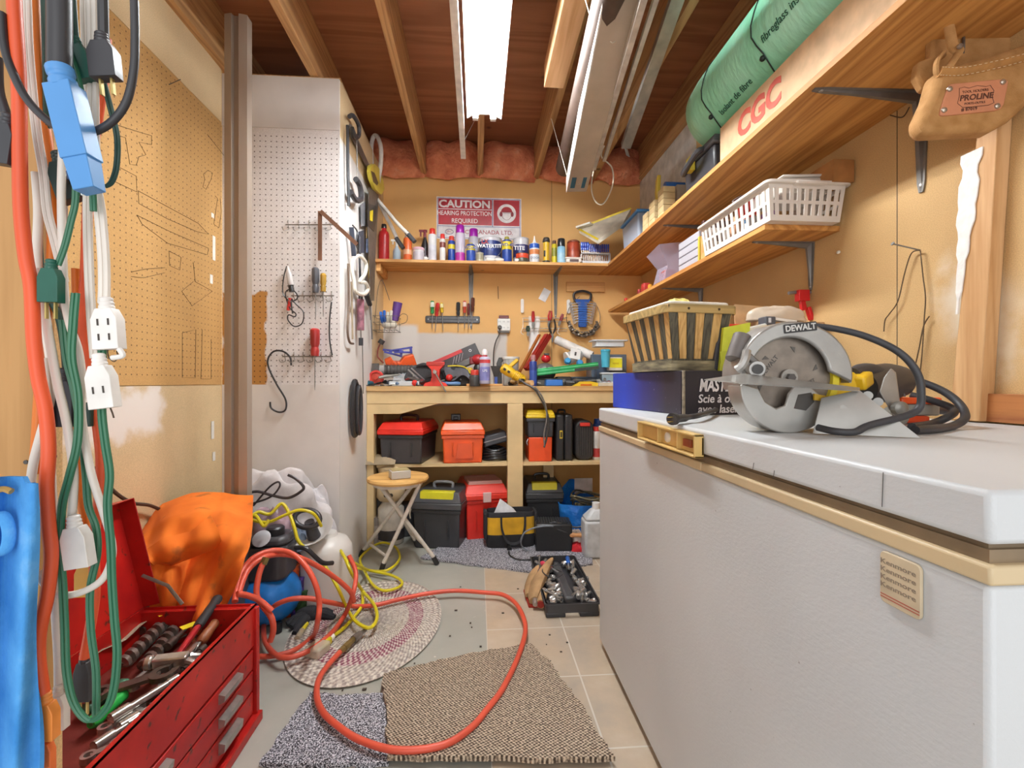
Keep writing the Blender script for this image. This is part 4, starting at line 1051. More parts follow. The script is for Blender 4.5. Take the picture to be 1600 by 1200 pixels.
# ================================================================ UNDER THE BENCH
def toolbox(name, lab, loc, rz, sx, sy, h, body, lid, lidh=.06, handle='#262628', band=None, over=.012, taper=1.06, latch=None):
    """box with a stepped lid, handle and latches; x = width, y = depth"""
    t = thing(name, lab, 'toolbox', loc, (0, 0, rz))
    hb = h - lidh
    MB().box(-sx / 2 / taper, sx / 2 / taper, -sy / 2 / taper, sy / 2 / taper, 0, hb, top=taper).build('body', plastic(body), t, bevel=.008)
    rb = MB()
    for k in (-.25, .25): rb.box(k * sx - .004, k * sx + .004, -sy / 2 - .004, -sy / 2 + .014, hb * .25, hb * .75)
    rb.box(-sx / 2 - .006, sx / 2 + .006, -sy / 2 - .006, sy / 2 + .006, hb - .02, hb)
    rb.build('rim', plastic(shade(body, .9)), t, bevel=.003)
    l_ = MB().box(-sx / 2 - over, sx / 2 + over, -sy / 2 - over, sy / 2 + over, hb + .001, hb + lidh * .4).box(-sx / 2 - over, sx / 2 + over, -sy / 2 - over, sy / 2 + over, hb + lidh * .4, h, top=.84, topy=.8).build('lid', plastic(lid), t, bevel=.006)
    if handle: MB().tube(spline([(-sx * .2, 0, h - .004), (-sx * .18, 0, h + .03), (sx * .18, 0, h + .03), (sx * .2, 0, h - .004)], 5), .009, 8).build('handle', plastic(handle), l_)
    if band: MB().box(-sx * .36, sx * .36, -sy / 2 - over * .3, -sy * .28, h - lidh * .62, h + .004, topy=.7).build('lid_band', plastic(band), l_, bevel=.004)
    if latch:
        for k in (-.3, .3): MB().box(k * sx - .018, k * sx + .018, -sy / 2 - over - .006, -sy / 2 - over + .004, hb - .03, hb + .03).build('latch', plastic(latch), t, bevel=.003)
    return t
def sh(px, Y): return (at(px, 600, Y + .12).x, Y + .12, ZM + .001)
def fl(px, Y): return (at(px, 600, Y).x, Y, .001)
t = toolbox('toolbox', 'black toolbox with a bright red lid on the left bench shelf', sh(640, 2.86), -9, .26, .36, .25, '#3d3b3d', '#e03022', .075, '#3a1f22', over=.012)
MB().box(-.134, -.131, -.06, .12, .05, .13).build('label', m('#7b3a3a'), t)
MB().box(-.136, -.1335, .0, .06, .05, .075).build('sticker', m('#dcd8d0'), t)
t = toolbox('toolbox', 'all orange toolbox with a black top handle beside the red lidded one', sh(722, 2.84), 4, .245, .30, .245, '#e6571e', '#ea5a20', .075, None, over=.010)
MB().box(-.07, -.01, -.02, .02, .25, .29).box(-.055, -.025, -.03, .03, .255, .275).build('handle', plastic('#1f1d1f'), t, bevel=.004)
MB().prism([(-.045, .0), (.06, .0), (.05, .09), (-.03, .09)], 0, .006, Matrix.Translation((.0, -.149, .03)) @ FRONT).build('embossed_panel', plastic('#d94f1a'), t)
t = thing('drill_case', 'black drill case lying tilted on a cable coil beside the orange toolbox', 'case', (at(771, 600, 2.97).x, 3.0, ZM + .135), (0, -14, 8))
MB().box(-.085, .085, -.1, .1, -.035, .035, top=.85).build('shell', plastic('#37363a'), t, bevel=.01)
MB().box(-.082, .082, -.102, -.098, -.004, .002).build('seam', plastic('#8e8d90'), t)
cb = MB()
for i in range(5): cb.tube([(.085 * math.cos(2 * PI * k / 18) * (1 - .06 * i), .075 * math.sin(2 * PI * k / 18), .012 + .014 * i + .006 * math.sin(k + i)) for k in range(18)], .0085, 7, True)
solo(cb, 'cable_coil', plastic('#232225'), 'coil of black cable under the tilted drill case', 'cable', loc=sh(773, 2.83))
solo(MB().box(-.06, .06, -.03, .03, 0, .055), 'charger', plastic('#2d2c2f'), 'small black charger inside the cable coil beside the centre bench leg', 'charger', loc=sh(774, 2.86), bevel=.008)
solo(MB().grid(8, 6, lambda u, v: (-.12 + .24 * u, -.09 + .18 * v, .004 + .05 * abs(math.sin(u * 5 + v * 4)) * (1 - abs(2 * v - 1) ** 3)), thick=.003), 'cardboard_scrap', m('#9c8a70', .8), 'crumpled brown paper at the left end of the bench shelf behind the stool', 'paper', loc=sh(590, 2.75))
toolbox('toolbox', 'small black toolbox with a yellow lid stacked on an orange box', (at(841, 600, 2.94).x, 2.94, ZM + .151), 0, .165, .22, .17, '#3a3a3e', '#e2c021', .052, None, over=.008)
t = thing('storage_box', 'square orange box under the small yellow lidded toolbox', 'box', sh(841, 2.82))
MB().box(-.072, .072, -.1, .1, 0, .15, top=1.02).build('box', plastic('#e4501c'), t, bevel=.005)
MB().tube(spline([(-.074, -.08, .14), (-.084, -.09, .12), (-.078, -.09, .10)]), .0015, 5).build('wire_handle', metal(), t)
t = thing('power_tool_case', 'black upright hard case with a small yellow label on the bench shelf', 'case', sh(877, 2.84))
MB().box(-.053, -.002, -.11, .11, .0, .29).box(.002, .053, -.11, .11, .0, .29).build('shell', plastic('#29292c'), t, bevel=.012)
MB().box(-.03, -.012, -.113, -.11, .14, .19).build('label', m('#d9bb2a'), t)
MB().box(-.027, -.015, -.1145, -.113, .148, .182).build('label_print', m('#3a3520'), t)
MB().tube(spline([(-.02, 0, .285), (-.02, 0, .31), (.02, 0, .31), (.02, 0, .285)]), .007, 7).build('handle', plastic('#1c1c1e'), t)
t = thing('tire_inflator_case', 'rounded ribbed black case with a red tag on the bench shelf', 'case', sh(908, 2.84))
MB().prism(rrect(.115, .25, .045, 5, 0, .126), -.10, .10, FRONT).build('shell', m('#2f2c2c', .5), t, bevel=.01)
rb = MB()
for i in range(7): rb.box(-.045 + i * .0145, -.041 + i * .0145, -.106, -.098, .03, .21)
rb.build('ribs', m('#47423f', .5), t)
MB().box(-.032, .032, -.112, -.10, .215, .238).build('tag', m('#cf3226'), t, bevel=.003)
for (px, Y, c1, c2, w_, tp, lab) in ((932, 2.80, '#cfc8c0', '#b53a38', 14, 668, 'white and red can at the right end of the bench shelf'), (935, 2.92, '#3a66b8', '#c9c3bc', 18, 655, 'blue topped carton-like can behind the white and red can')):
    bottle('aerosol_can', 'can', lab, px, w_, tp, Y + .1, c1, '#c9362c' if px == 932 else '#2c58b0', .12, 'can', c2, (.1, .4), base=ZM)
# ---- on the floor under the bench
t = toolbox('toolbox', 'large black toolbox with yellow lid band on the floor behind the stool', fl(693, 2.86), -12, .28, .30, .33, '#38383b', '#46474a', .10, '#8a8a8c', '#d8cf2a', over=.012)
MB().tube(spline([(-.15, -.15, .24), (-.155, -.165, .21), (-.15, -.17, .18)]), .004, 6).build('latch_tag', m('#c9c3b4'), t)
t = toolbox('toolbox', 'red toolbox with a clear organiser lid between black toolbox and tool bag', fl(752, 3.02), 10, .25, .36, .34, '#dc2f22', '#e23a2a', .09, None, over=.012)
MB().box(-.11, .11, -.15, .05, .335, .36, top=.94).build('organiser_lid', clear('#e9b5aa', .6), t, bevel=.004)
MB().box(-.025, .025, -.205, -.19, .24, .30).build('latch', clear('#f0d5cf', .7), t, bevel=.003)
t = thing('tool_bag', 'open yellow and black fabric tool bag on the speckled rug', 'bag', fl(797, 2.735), (0, 0, 3), None)
Bk, Yl = cloth('#2a292d'), cloth('#d9a524')
def bagp(z, k, sx=.145, sy=.062): return [(sx * k * math.copysign(abs(math.cos(q)) ** .45, math.cos(q)), sy * k * math.copysign(abs(math.sin(q)) ** .45, math.sin(q)), z) for q in [2 * PI * i / 32 for i in range(32)]]
def loft(rings, name, mt, par, **kw):
    n = len(rings[0]); vs = [p for r_ in rings for p in r_]; fs = []
    for i in range(len(rings) - 1):
        for k in range(n): fs.append((i * n + k, i * n + (k + 1) % n, (i + 1) * n + (k + 1) % n, (i + 1) * n + k))
    fs.append(tuple(range(n))[::-1])
    if kw.pop('cap', False): fs.append(tuple((len(rings) - 1) * n + k for k in range(n)))
    return MB().add(vs, fs).build(name, mt, par, **kw)
loft([bagp(0, .92), bagp(.005, .97), bagp(.09, 1.0)], 'base_panel', Bk, t)
loft([bagp(.088, 1.003), bagp(.19, .985)], 'side_panel', Yl, t)
loft([bagp(.188, .99), bagp(.215, .98), bagp(.218, .95), bagp(.12, .9)], 'rim', Bk, t)
for sx in (-.155, .14): MB().box(sx - .002, sx + .016, -.055, .055, .06, .215).build('end_panel', Bk, t, bevel=.006)
MB().tube(spline([(-.06, -.066, .20), (-.055, -.076, .12), (-.02, -.08, .05), (.045, -.08, .05), (.075, -.076, .12), (.08, -.066, .20)]), .009, 6, flat=.4).build('handle', Bk, t)
solo(MB().add([(-.07, 0, 0), (.10, 0, 0), (.06, .02, .05), (-.02, .02, .11), (-.07, .003, 0), (.10, .003, 0), (.06, .023, .05), (-.02, .023, .11)], [(0, 1, 2, 3), (7, 6, 5, 4), (0, 4, 5, 1), (1, 5, 6, 2), (2, 6, 7, 3), (3, 7, 4, 0)]), 'paper_sheet', m('#e2e2e4', .7), 'folded white sheet sticking up out of the yellow tool bag', 'paper', loc=(at(787, 600, 2.73).x, 2.73, .17), r=(0, 0, 0))
toolbox('toolbox', 'black toolbox with a yellow band behind the tool bag', fl(846, 3.06), 0, .235, .30, .32, '#2c2c2e', '#3c3c3e', .10, '#222', '#ded22c', over=.01) if False else toolbox('toolbox', 'black toolbox with a yellow band behind the tool bag', fl(846, 3.06), 0, .225, .30, .33, '#2c2c2e', '#3c3c3e', .10, '#242426', '#ded22c', over=.01)
# blue tarp bag
t = thing('tarp_bag', 'big shiny blue woven bag with ropes spilling out beside the freezer', 'bag', fl(907, 2.92), (0, 0, 0))
g = G('blue_tarp', .3)
g.col(g.ramp(g.noise(7, 4), [(.3, '#1260b8'), (.7, '#2f86d6')])); g.bump(g.noise(16, 4), .8, .02)
def tb(u, v):
    q = 2 * PI * u
    k = 1.0 + .10 * math.sin(3 * q + 4 * v) * v + .05 * math.sin(7 * q + 2)
    hgt = .21 + .12 * max(0, math.sin(q - .3)) ** 2
    return (.145 * k * (1 - .08 * v) * math.cos(q), .12 * k * math.sin(q), hgt * v)
MB().grid(36, 10, tb, thick=-.004).build('bag', g.m, t)
MB().box(-.02, .10, .085, .09, .24, .34).build('printed_panel', m('#b9b7bb'), t)
for i in range(9):
    r0 = .05 + .008 * i
    solo(MB().tube([(r0 * math.cos(2 * PI * k / 20), r0 * .8 * math.sin(2 * PI * k / 20), .01 * math.sin(k * .9 + i * 2)) for k in range(20)], .006, 6, True), 'rope_coil', m(['#8a7f5c', '#3a3a34', '#6c6650'][i % 3], .8), 'loop of old rope or cable in the mouth of the blue bag', 'rope', loc=t.location + Vector((.035 + .01 * math.sin(i), -.02, .17 + .010 * i)), r=(12 * math.sin(i * 2), 10 * math.cos(i), 0), group='ropes in the blue bag')
MB().box(-.10, .1, -.08, .08, .002, .165).build('folded_filling', g.m, t, bevel=.02)
# power supply + cords
t = thing('power_supply', 'black square power supply box on the speckled rug', 'transformer', fl(864, 2.67), (0, 0, -4))
MB().box(-.105, .105, -.07, .08, 0.004, .165).build('case', plastic('#232325'), t, bevel=.01)
vn = MB()
for i in range(12): vn.box(-.085 + i * .0145, -.079 + i * .0145, -.05, .06, .164, .171)
vn.build('vents', plastic('#3b3b3e'), t)
solo(MB().tube(spline([onz(842, 830, .17), onz(820, 836, .14), onz(813, 848, .08), onz(818, 862, .01), onz(832, 868, .01)] and ats([(880, 826, 2.62), (860, 822, 2.6), (838, 824, 2.58), (820, 832, 2.58), (814, 846, 2.6), (818, 856, 2.62), (836, 866, 2.6)])), .0045, 7), 'power_cable', m('#7a8088', .5), 'grey blue cord arching over the left of the black power supply', 'cord')
solo(MB().tube(spline(ats([(892, 834, 2.6), (874, 828, 2.6), (858, 820, 2.62), (868, 816, 2.63), (900, 824, 2.6), (918, 818, 2.6)])), .0045, 7), 'power_cable', plastic('#3f3f42'), 'dark cords lying on top of the black power supply', 'cord')
t = thing('power_cable', 'black cord and plug snaking over the rug in front of the power supply', 'cord')
MB().tube(spline([onz(x, y, .016) for x, y in ((842, 872), (825, 875), (808, 874), (797, 868), (795, 862))]), .005, 7).build('cable', plastic('#252528'), t)
p = onz(796, 858, .02)
MB().rod(p, p + Vector((0, .04, .012)), .014, .008).build('plug', plastic('#1f1f21'), t)
solo(MB().tube(spline([onz(x, y, .008) for x, y in ((786, 846), (800, 855), (822, 862), (840, 868))]), .004, 6), 'power_cable', plastic('#2a2a2c'), 'thin black cord between the tool bag and the power supply', 'cord')
def heap(name, cat, lab, loc, sx, sy, sz, mt, seed, nu=30, nv=14, rough=.22, **kw):
    """a crumpled lump of cloth resting on what is under it"""
    r_ = random.Random(seed); f = [(r_.uniform(2, 7), r_.uniform(2, 7), r_.random() * 6) for _ in range(5)]
    vs, fs = [], []
    for j in range(nv + 1):
        a = PI / 2 * j / nv
        for i in range(nu):
            q = 2 * PI * i / nu
            k = 1
            for n_, (p1, p2, ph) in enumerate(f): k += rough * (.35 + .65 * math.sin(a)) / (n_ + 2) * math.sin(round(p1) * q + ph) * math.sin(p2 * a + ph)
            k = min(k, 1.12) + rough * .10 * math.cos(a) ** .5 * math.sin(round(f[0][0] + 9) * q + 5 * a + f[0][2])
            if a > 1.45: k = 1 + rough * .1
            vs.append((sx * k * math.cos(q) * math.cos(a) ** .7, sy * k * math.sin(q) * math.cos(a) ** .7, sz * k * math.sin(a)))
    for j in range(nv):
        for i in range(nu): fs.append((j * nu + i, j * nu + (i + 1) % nu, (j + 1) * nu + (i + 1) % nu, (j + 1) * nu + i))
    fs.append(tuple(range(nu))[::-1])
    return solo(MB().add(vs, fs), name, mt, lab, cat, loc=loc, smooth=70, sub=1, **kw)
heap('rag', 'rag', 'bright red rag on the floor beside the white jug', fl(903, 2.62), .06, .045, .05, cloth('#c3212b'), 3)
heap('rag', 'rag', 'striped white and brown rag behind the red rag', fl(898, 2.74), .055, .04, .085, cloth('#b9a79c', .5), 8)
t = thing('plastic_jug', 'tall pale grey plastic jug standing against the freezer end', 'jug', (.665, 2.55, .0))
MB().box(-.075, .075, -.06, .06, 0.003, .21).box(-.075, .075, -.06, .06, .21, .27, top=.35).build('body', m('#c9ccce', .4), t, bevel=.014)
MB().rod((0, 0, .268), (0, 0, .30), .022, seg=16).build('cap', plastic('#e4e4e2'), t)
t = thing('wood_handled_tool', 'tool with a turned wooden handle poking out beside the jug', 'tool', at(900, 836, 2.6), (0, 0, -10))
MB().lathe([(.006, -.05), (.016, -.03), (.011, 0), (.014, .03), (.008, .045)], 12, rot(0, 90, 0)).build('handle', m('#c98f5a', .5), t)
MB().rod((-.045, 0, 0), (-.09, 0, .0), .005).build('shank', metal('#55504c'), t)
# ---- behind the stool
t = thing('paint_sprayer', 'beige paint sprayer body with two round sockets behind the stool', 'sprayer', fl(611, 2.86))
MB().lathe([(.07, .26), (.085, .28), (.085, .33), (.06, .36), (.07, .39), (.08, .46), (.055, .475), (.0001, .475)], 20).build('upper_body', plastic('#c9b08a'), t)
for sx in (-1, 1): MB().lathe([(.011, 0), (.011, .004), (.0001, .004)], 12, Matrix.Translation((sx * .016, -.083, .305)) @ FRONT).build('socket', plastic('#3a322a'), t)
MB().lathe([(.072, 0.002), (.078, .01), (.078, .21), (.05, .25), (.05, .27), (.0001, .27)], 20).build('canister', m('#cfc6b8', .5), t)
MB().lathe([(.0795, .03), (.0795, .09)], 20).build('label', m('#3d3a3c'), t)
for (px, Y, h_, r_, c_, lab) in ((594, 3.0, .34, .06, '#5a5450', 'dark can at the left under the bench shelf behind the stool'), (634, 3.0, .20, .055, '#2b2a2d', 'black drum behind the right stool legs'), (586, 2.86, .16, .045, '#8a8078', 'small grey tin by the left bench leg'), (604, 3.12, .42, .05, '#b7ab96', 'tall pale canister at the back left under the bench')):
    t = thing('paint_can', lab, 'can', fl(px, Y))
    MB().lathe([(r_, 0), (r_ * 1.03, .004), (r_, .01), (r_, h_ - .01), (r_ * 1.03, h_ - .004), (r_ * 1.03, h_), (r_ * .85, h_), (.0001, h_ - .004)], 20).build('body', m(c_, .5), t)
    MB().lathe([(r_ * 1.01, h_ * .25), (r_ * 1.01, h_ * .7)], 20).build('label', m(shade(c_, 1.25), .5), t)
# ================================================================ STOOL
sc_ = at(622, 745, 2.5)
t = thing('folding_stool', 'round wooden seat folding stool with white crossed legs', 'stool', (sc_.x, 2.5, 0))
ZSt = sc_.z
Mleg = m('#d8cec2', .4)
MB().lathe([(.145, ZSt - .022), (.158, ZSt - .018), (.162, ZSt - .008), (.158, ZSt + .002), (.15, ZSt + .004), (.0001, ZSt + .004)], 36).build('seat', wood('#c4914f', '#dfb069', 'x', 5, name='stool_seat', knots=False), t)
MB().ring(circ(.13, 28), circ(.118, 28), ZSt - .04, ZSt - .022).build('seat_ring', Mleg, t)
off = Vector((sc_.x, 2.5, 0))
feet = [(683, 878), (595, 890), (563, 866), (652, 850)]
tops = [(-.09, -.05), (.12, -.05), (.09, .06), (-.11, .06)]
fw = []
for (fx, fy), (ax, ay) in zip(feet, tops):
    f = onz(fx, fy, .015) - off
    fw.append(f)
    lg = MB().tube([f + (f - Vector((ax, ay, ZSt))).normalized() * -.02, Vector((ax, ay, ZSt - .03))], .0105, 10).build('leg', Mleg, t)
    MB().rod(f + Vector((0, 0, -.012)), f + (Vector((ax, ay, ZSt - .03)) - f).normalized() * .035, .0135).build('rubber_foot', plastic('#2c2a2a'), lg)
def lp_(i, q):
    a = Vector((tops[i][0], tops[i][1], ZSt - .03)); return fw[i] + (a - fw[i]) * q
MB().tube([lp_(0, .22), lp_(3, .22)], .008, 8).build('stretcher', Mleg, t)
MB().tube([lp_(1, .15), lp_(2, .15)], .008, 8).build('stretcher', Mleg, t)
t = thing('clear_box', 'small clear plastic box of hardware resting on the stool seat', 'box', (at(624, 740, 2.44).x, 2.45, ZSt + .005), (0, 0, 22))
MB().box(-.05, .05, -.04, .04, 0, .042).build('case', clear('#c9c4bb', .8), t, bevel=.004)
MB().box(-.044, .044, -.034, .034, .042, .046).build('label', m('#b9a877'), t)
# ================================================================ RUGS
def rugmat(name, cs, scale, bump=.9, det=2):
    g = G(name, .95)
    n = g.noise(scale, det)
    g.col(g.ramp(n, cs)); g.bump(n, bump, .006)
    return g.m
M_speck = rugmat('speckled_rug', [(.40, '#27262a'), (.5, '#83818a'), (.60, '#dcdbe2')], 270)
def ragged(pts, seed, amp, n):
    r_ = random.Random(seed); out = []
    for i in range(len(pts)):
        a, b_ = Vector(pts[i]), Vector(pts[(i + 1) % len(pts)])
        for k in range(n):
            p = a + (b_ - a) * (k / n)
            out.append((p.x + r_.uniform(-amp, amp), p.y + r_.uniform(-amp, amp)))
    return out
def floorpoly(L): return [tuple(onz(x, y, 0).xy) for x, y in L]
def rug(L, h, mt, lab, seed, amp=.003, n=14, z0=.001, pad=None):
    P = floorpoly(L) + (pad or [])
    c = sum((Vector(p) for p in P), Vector((0, 0))) / len(P)
    P = [(p[0] - c.x, p[1] - c.y) for p in P]
    P = ragged(P, seed, amp, n)
    area_ = sum(P[i][0] * P[(i + 1) % len(P)][1] - P[(i + 1) % len(P)][0] * P[i][1] for i in range(len(P)))
    if area_ < 0: P = P[::-1]
    return solo(MB().prism(P, 0, h), 'floor_rug', mt, lab, 'rug', loc=(c.x, c.y, z0), smooth=0)
rug([(656, 874), (760, 888), (836, 898), (925, 884), (925, 835), (735, 835), (700, 850)], .010, M_speck, 'black and white speckled rug in front of the bench', 2, .004, z0=.003)
rug([(486, 1086), (530, 1092), (603, 1088), (607, 1200), (405, 1200)], .012, M_speck, 'black and white speckled rug piece at the bottom centre beside the brown mat', 4, .004)
g = G('brown_weave', .95)
v = g.mapv((1, 1, 1), (0, 0, R(12)))
s = g.sep(v)
a_ = g.mth('SINE', g.mth('MULTIPLY', s[0], 520)); b_ = g.mth('SINE', g.mth('MULTIPLY', s[1], 620))
wv = g.mth('ADD', g.mth('MULTIPLY', g.mth('MULTIPLY', a_, b_), .28), g.noise(150, 3))
g.col(g.ramp(wv, [(.28, '#46392f'), (.5, '#95826f'), (.70, '#d6c3ab')])); g.bump(wv, 1, .006)
rug([(598, 1066), (700, 1040), (829, 1016), (862, 1050), (905, 1110), (960, 1200), (607, 1200)], .014, g.m, 'brown woven mat with frayed edges in the foreground', 6, .006, z0=.014)
# braided oval rug
g = G('braided_rug', .95)
s = g.sep()
rr_ = g.mth('SQRT', g.mth('ADD', g.mth('POWER', g.mth('DIVIDE', s[0], .285), 2), g.mth('POWER', g.mth('DIVIDE', s[1], .395), 2)))
an = g.mth('ARCTAN2', s[1], s[0])
ring_ = g.mth('SINE', g.mth('MULTIPLY', rr_, 2 * PI * 13))
tw = g.mth('SINE', g.mth('ADD', g.mth('MULTIPLY', an, 90), g.mth('MULTIPLY', rr_, 2 * PI * 6.5)))
n = g.noise(130, 2)
base_ = g.ramp(g.mth('ADD', g.mth('MULTIPLY', g.mth('MULTIPLY', ring_, tw), .2), n), [(.3, '#9d8f88'), (.55, '#cfc3b6'), (.75, '#e6ddcf')])
mar = g.ramp(g.mth('ADD', g.mth('MULTIPLY', g.mth('MULTIPLY', ring_, tw), .3), n), [(.42, '#8a4a5c'), (.62, '#d9c9c0')])
bandm = g.mth('MULTIPLY', g.mth('GREATER_THAN', rr_, .54), g.mth('LESS_THAN', rr_, .74))
c = g.mix(bandm, base_, mar)
g.col(c); g.bump(g.mth('ADD', ring_, g.mth('MULTIPLY', tw, .6)), .8, .004)
solo(MB().lathe([(.0001, .012), (.2, .012), (.277, .0115), (.285, .006), (.281, 0), (.0001, 0)][::-1], 64, Matrix.Diagonal((1, 1.386, 1, 1))), 'braided_rug', g.m, 'oval braided rug with a maroon ring under the hose and yellow cord', 'rug', loc=(-.435, 1.895, .001), r=(0, 0, -4))
rr = random.Random(3)
db = MB()
for i in range(60):
    p = onz(rr.uniform(500, 900), rr.uniform(915, 1120), .002); k = rr.uniform(.0015, .005)
    db.box(p.x - k, p.x + k * rr.uniform(.5, 2), p.y - k, p.y + k, .0026, .0045)
solo(db, 'floor_debris', m('#4a4038', .9), 'crumbs and lint scattered over the floor between the rugs', 'debris')['kind'] = 'stuff'
# ================================================================ SOCKET TRAY AND GLOVES
ty0, ty1 = 1.885, 2.40; tx0 = at(853, 900, 1.885).x; tx1 = tx0 + .225
t = thing('socket_tray', 'black plastic tray full of chrome sockets beside the freezer', 'tray', ((tx0 + tx1) / 2, (ty0 + ty1) / 2, .003))
hx, hy = .112, .258
MB().box(-hx, -.03, -hy, -hy + .08, 0, .02).box(.03, hx, -hy, -hy + .08, 0, .02).box(-hx, hx, -hy + .08, hy, 0, .02).build('base', plastic('#37373a'), t, bevel=.004)
MB().ring(rrect(2 * hx, 2 * hy, .012), rrect(2 * hx - .014, 2 * hy - .014, .010), .018, .058).ring(rrect(2 * hx + .014, 2 * hy + .014, .014), rrect(2 * hx - .01, 2 * hy - .01, .01), .052, .058).build('rim', plastic('#3d3d40'), t)
MB().box(-.022, .022, -hy + .06, hy - .06, .02, .056).build('divider', plastic('#4b4b4d'), t, bevel=.01)
rr = random.Random(9)
i = 0
for side in (-1, 1):
    for k in range(22):
        x = side * rr.uniform(.036, .092); y = rr.uniform(-hy + .03, hy - .05)
        q = rr.random() * 180; r0 = rr.uniform(.008, .013); L = rr.uniform(.025, .05)
        M_ = trs((0, 0, 0), (78, 0, 0))
        mb = MB().lathe([(r0 * .8, 0), (r0, .003), (r0, L - .002), (r0 * .8, L), (r0 * .6, L), (r0 * .55, L - .012), (.0001, L - .012)], 12, M_)
        solo(mb, 'chrome_socket', metal('#c9c7c4', .18), 'chrome wrench socket lying loose in the black tray', 'socket', loc=t.location + Vector((x, y, .032 + rr.uniform(0, .012))), r=(0, 0, q), group='loose sockets in the black tray')
for k in range(12):
    x = (-1 if k % 2 else 1) * rr.uniform(.04, .09); y = rr.uniform(-hy + .06, hy - .08); L = rr.uniform(.05, .09)
    solo(MB().tube([(0, -L, 0), (0, -L * .3, .0), (0, L, 0)], [.006, .0045, .0045], 8).rod((0, L - .004, 0), (0, L + .012, 0), .009), 'socket_extension', metal('#b4b2b0', .2), 'chrome ratchet extension among the sockets in the black tray', 'extension', loc=t.location + Vector((x, y, .056)), r=(0, 0, rr.uniform(-40, 40)), group='extensions in the black tray')
for (x, y, c_, q, lab) in ((-.055, .10, '#d9455e', 30, 'pink-red handled driver on the sockets at the left of the tray'), (.06, .15, '#2b62b4', -8, 'blue handled driver on the sockets at the far right of the tray')):
    b = thing('nut_driver', lab, 'screwdriver', t.location + Vector((x, y, .074)), (0, 0, q))
    MB().lathe([(.006, -.045), (.012, -.035), (.010, 0), (.012, .025), (.006, .035)], 12, rot(90, 0, 0)).build('handle', plastic(c_), b)
    MB().rod((0, -.03, 0), (0, -.09, -.004), .004).build('shaft', metal(), b)
solo(MB().tube(spline([(-.02, .02, .0), (.0, -.04, .006), (-.05, -.08, .002), (-.09, -.02, .004), (-.07, .05, .0), (.02, .06, .01)]), .0028, 6), 'thin_cable', plastic('#3c3c3e'), 'thin black wire tangled over the sockets', 'wire', loc=t.location + Vector((.0, 0, .085)))
t = thing('work_gloves', 'pair of tan suede work gloves with red lining beside the socket tray', 'gloves', onz(836, 925, .0))
Mg = cloth('#b08d63', .2)
o = t.location
def rel(x, y, z): return onz(x, y, z) - o
MB().tube(spline([rel(833, 938, .035), rel(838, 915, .05), rel(846, 900, .06), rel(856, 882, .08), rel(863, 872, .07)], 5), [.022, .026, .034, .038, .04, .044, .046, .046, .046, .044, .04, .038, .036, .034, .03, .028, .024, .02, .016, .01, .004], 12, flat=.6).build('glove_shell', Mg, t)
MB().tube(spline([rel(824, 930, .03), rel(828, 912, .04), rel(834, 896, .045), rel(842, 884, .05)], 5), [.012, .016, .02, .024, .028, .03, .03, .03, .03, .03, .028, .026, .024, .02, .014, .008], 12, flat=.6).build('glove_shell', Mg, t)
MB().rod(rel(845, 944, .03), rel(848, 926, .04), .020, .022, 16).build('cuff', Mg, t)
MB().rod(rel(844.8, 945, .03), rel(845, 943, .031), .015, .015, 16).build('lining', m('#8c2a20', .9), t)
P = [rel(x, y, .0) for x, y in ((818, 926), (834, 918), (850, 938), (852, 951), (826, 951))]
MB().prism([(p.x, p.y) for p in P][::-1], .004, .014).build('red_cuff', cloth('#b7331f'), t)
MB().lathe([(.010, 0), (.014, .02), (.012, .06), (.006, .07)], 12, trs(rel(836, 945, .03), (-80, 0, -12))).build('metal_tip', metal('#a9a19a'), t)
# ================================================================ LEFT PILE BEHIND THE TOOLBOX
solo(MB().box(-.22, .24, -.07, .08, 0, .38), 'cardboard_box', m('#8a6d48', .8), 'plain cardboard box buried under the towels and shirt', 'box', loc=(-.96, 2.17, .0), bevel=.004)
solo(MB().box(-.14, .14, -.16, .16, 0, .34), 'storage_crate', plastic('#4a4a50'), 'dark crate hidden under the orange shirt', 'crate', loc=(-1.02, 1.72, .0), bevel=.006)
heap('towel', 'towel', 'large crumpled white towel heaped at the foot of the partition', (-.92, 2.13, .33), .24, .11, .24, cloth('#cfc9c9'), 12, 40, 20, .3)
heap('towel', 'towel', 'smaller white towel slumping down in front of the partition corner', (-.755, 2.19, .20), .10, .055, .28, cloth('#c9c4c6'), 21, 30, 16, .25)
heap('towel', 'towel', 'dusty pink and white cloth bundle behind the sprayer', (-.87, 2.04, .27), .11, .07, .17, cloth('#b79aa4', .3), 33, 24, 12, .25)
heap('towel', 'towel', 'blue-grey cloth under the yellow cord beside the sprayer handle', (-.775, 2.06, .25), .05, .05, .10, cloth('#8c9db5', .3), 35, 24, 12, .22)
solo(MB().box(-.05, .05, -.05, .05, 0, .25), 'floor_bin', plastic('#57565c'), 'grey bin under the bundled cloths beside the engine', 'bin', loc=(-.76, 2.06, 0), bevel=.006)
for i, (L, r0, lab) in enumerate((([(372, 776), (400, 768), (425, 774), (450, 778), (470, 768), (474, 760), (462, 748), (450, 742)], .006, 'black cable looping over the top of the white towels'), ([(396, 790), (420, 762), (434, 753), (437, 760), (425, 775), (400, 785), (380, 788)], .004, 'thin black wire bent over the white towels'))):
    solo(MB().tube(spline(ats(L, 1.97)), r0, 8), 'black_cable', plastic('#3b3538'), lab, 'cable')
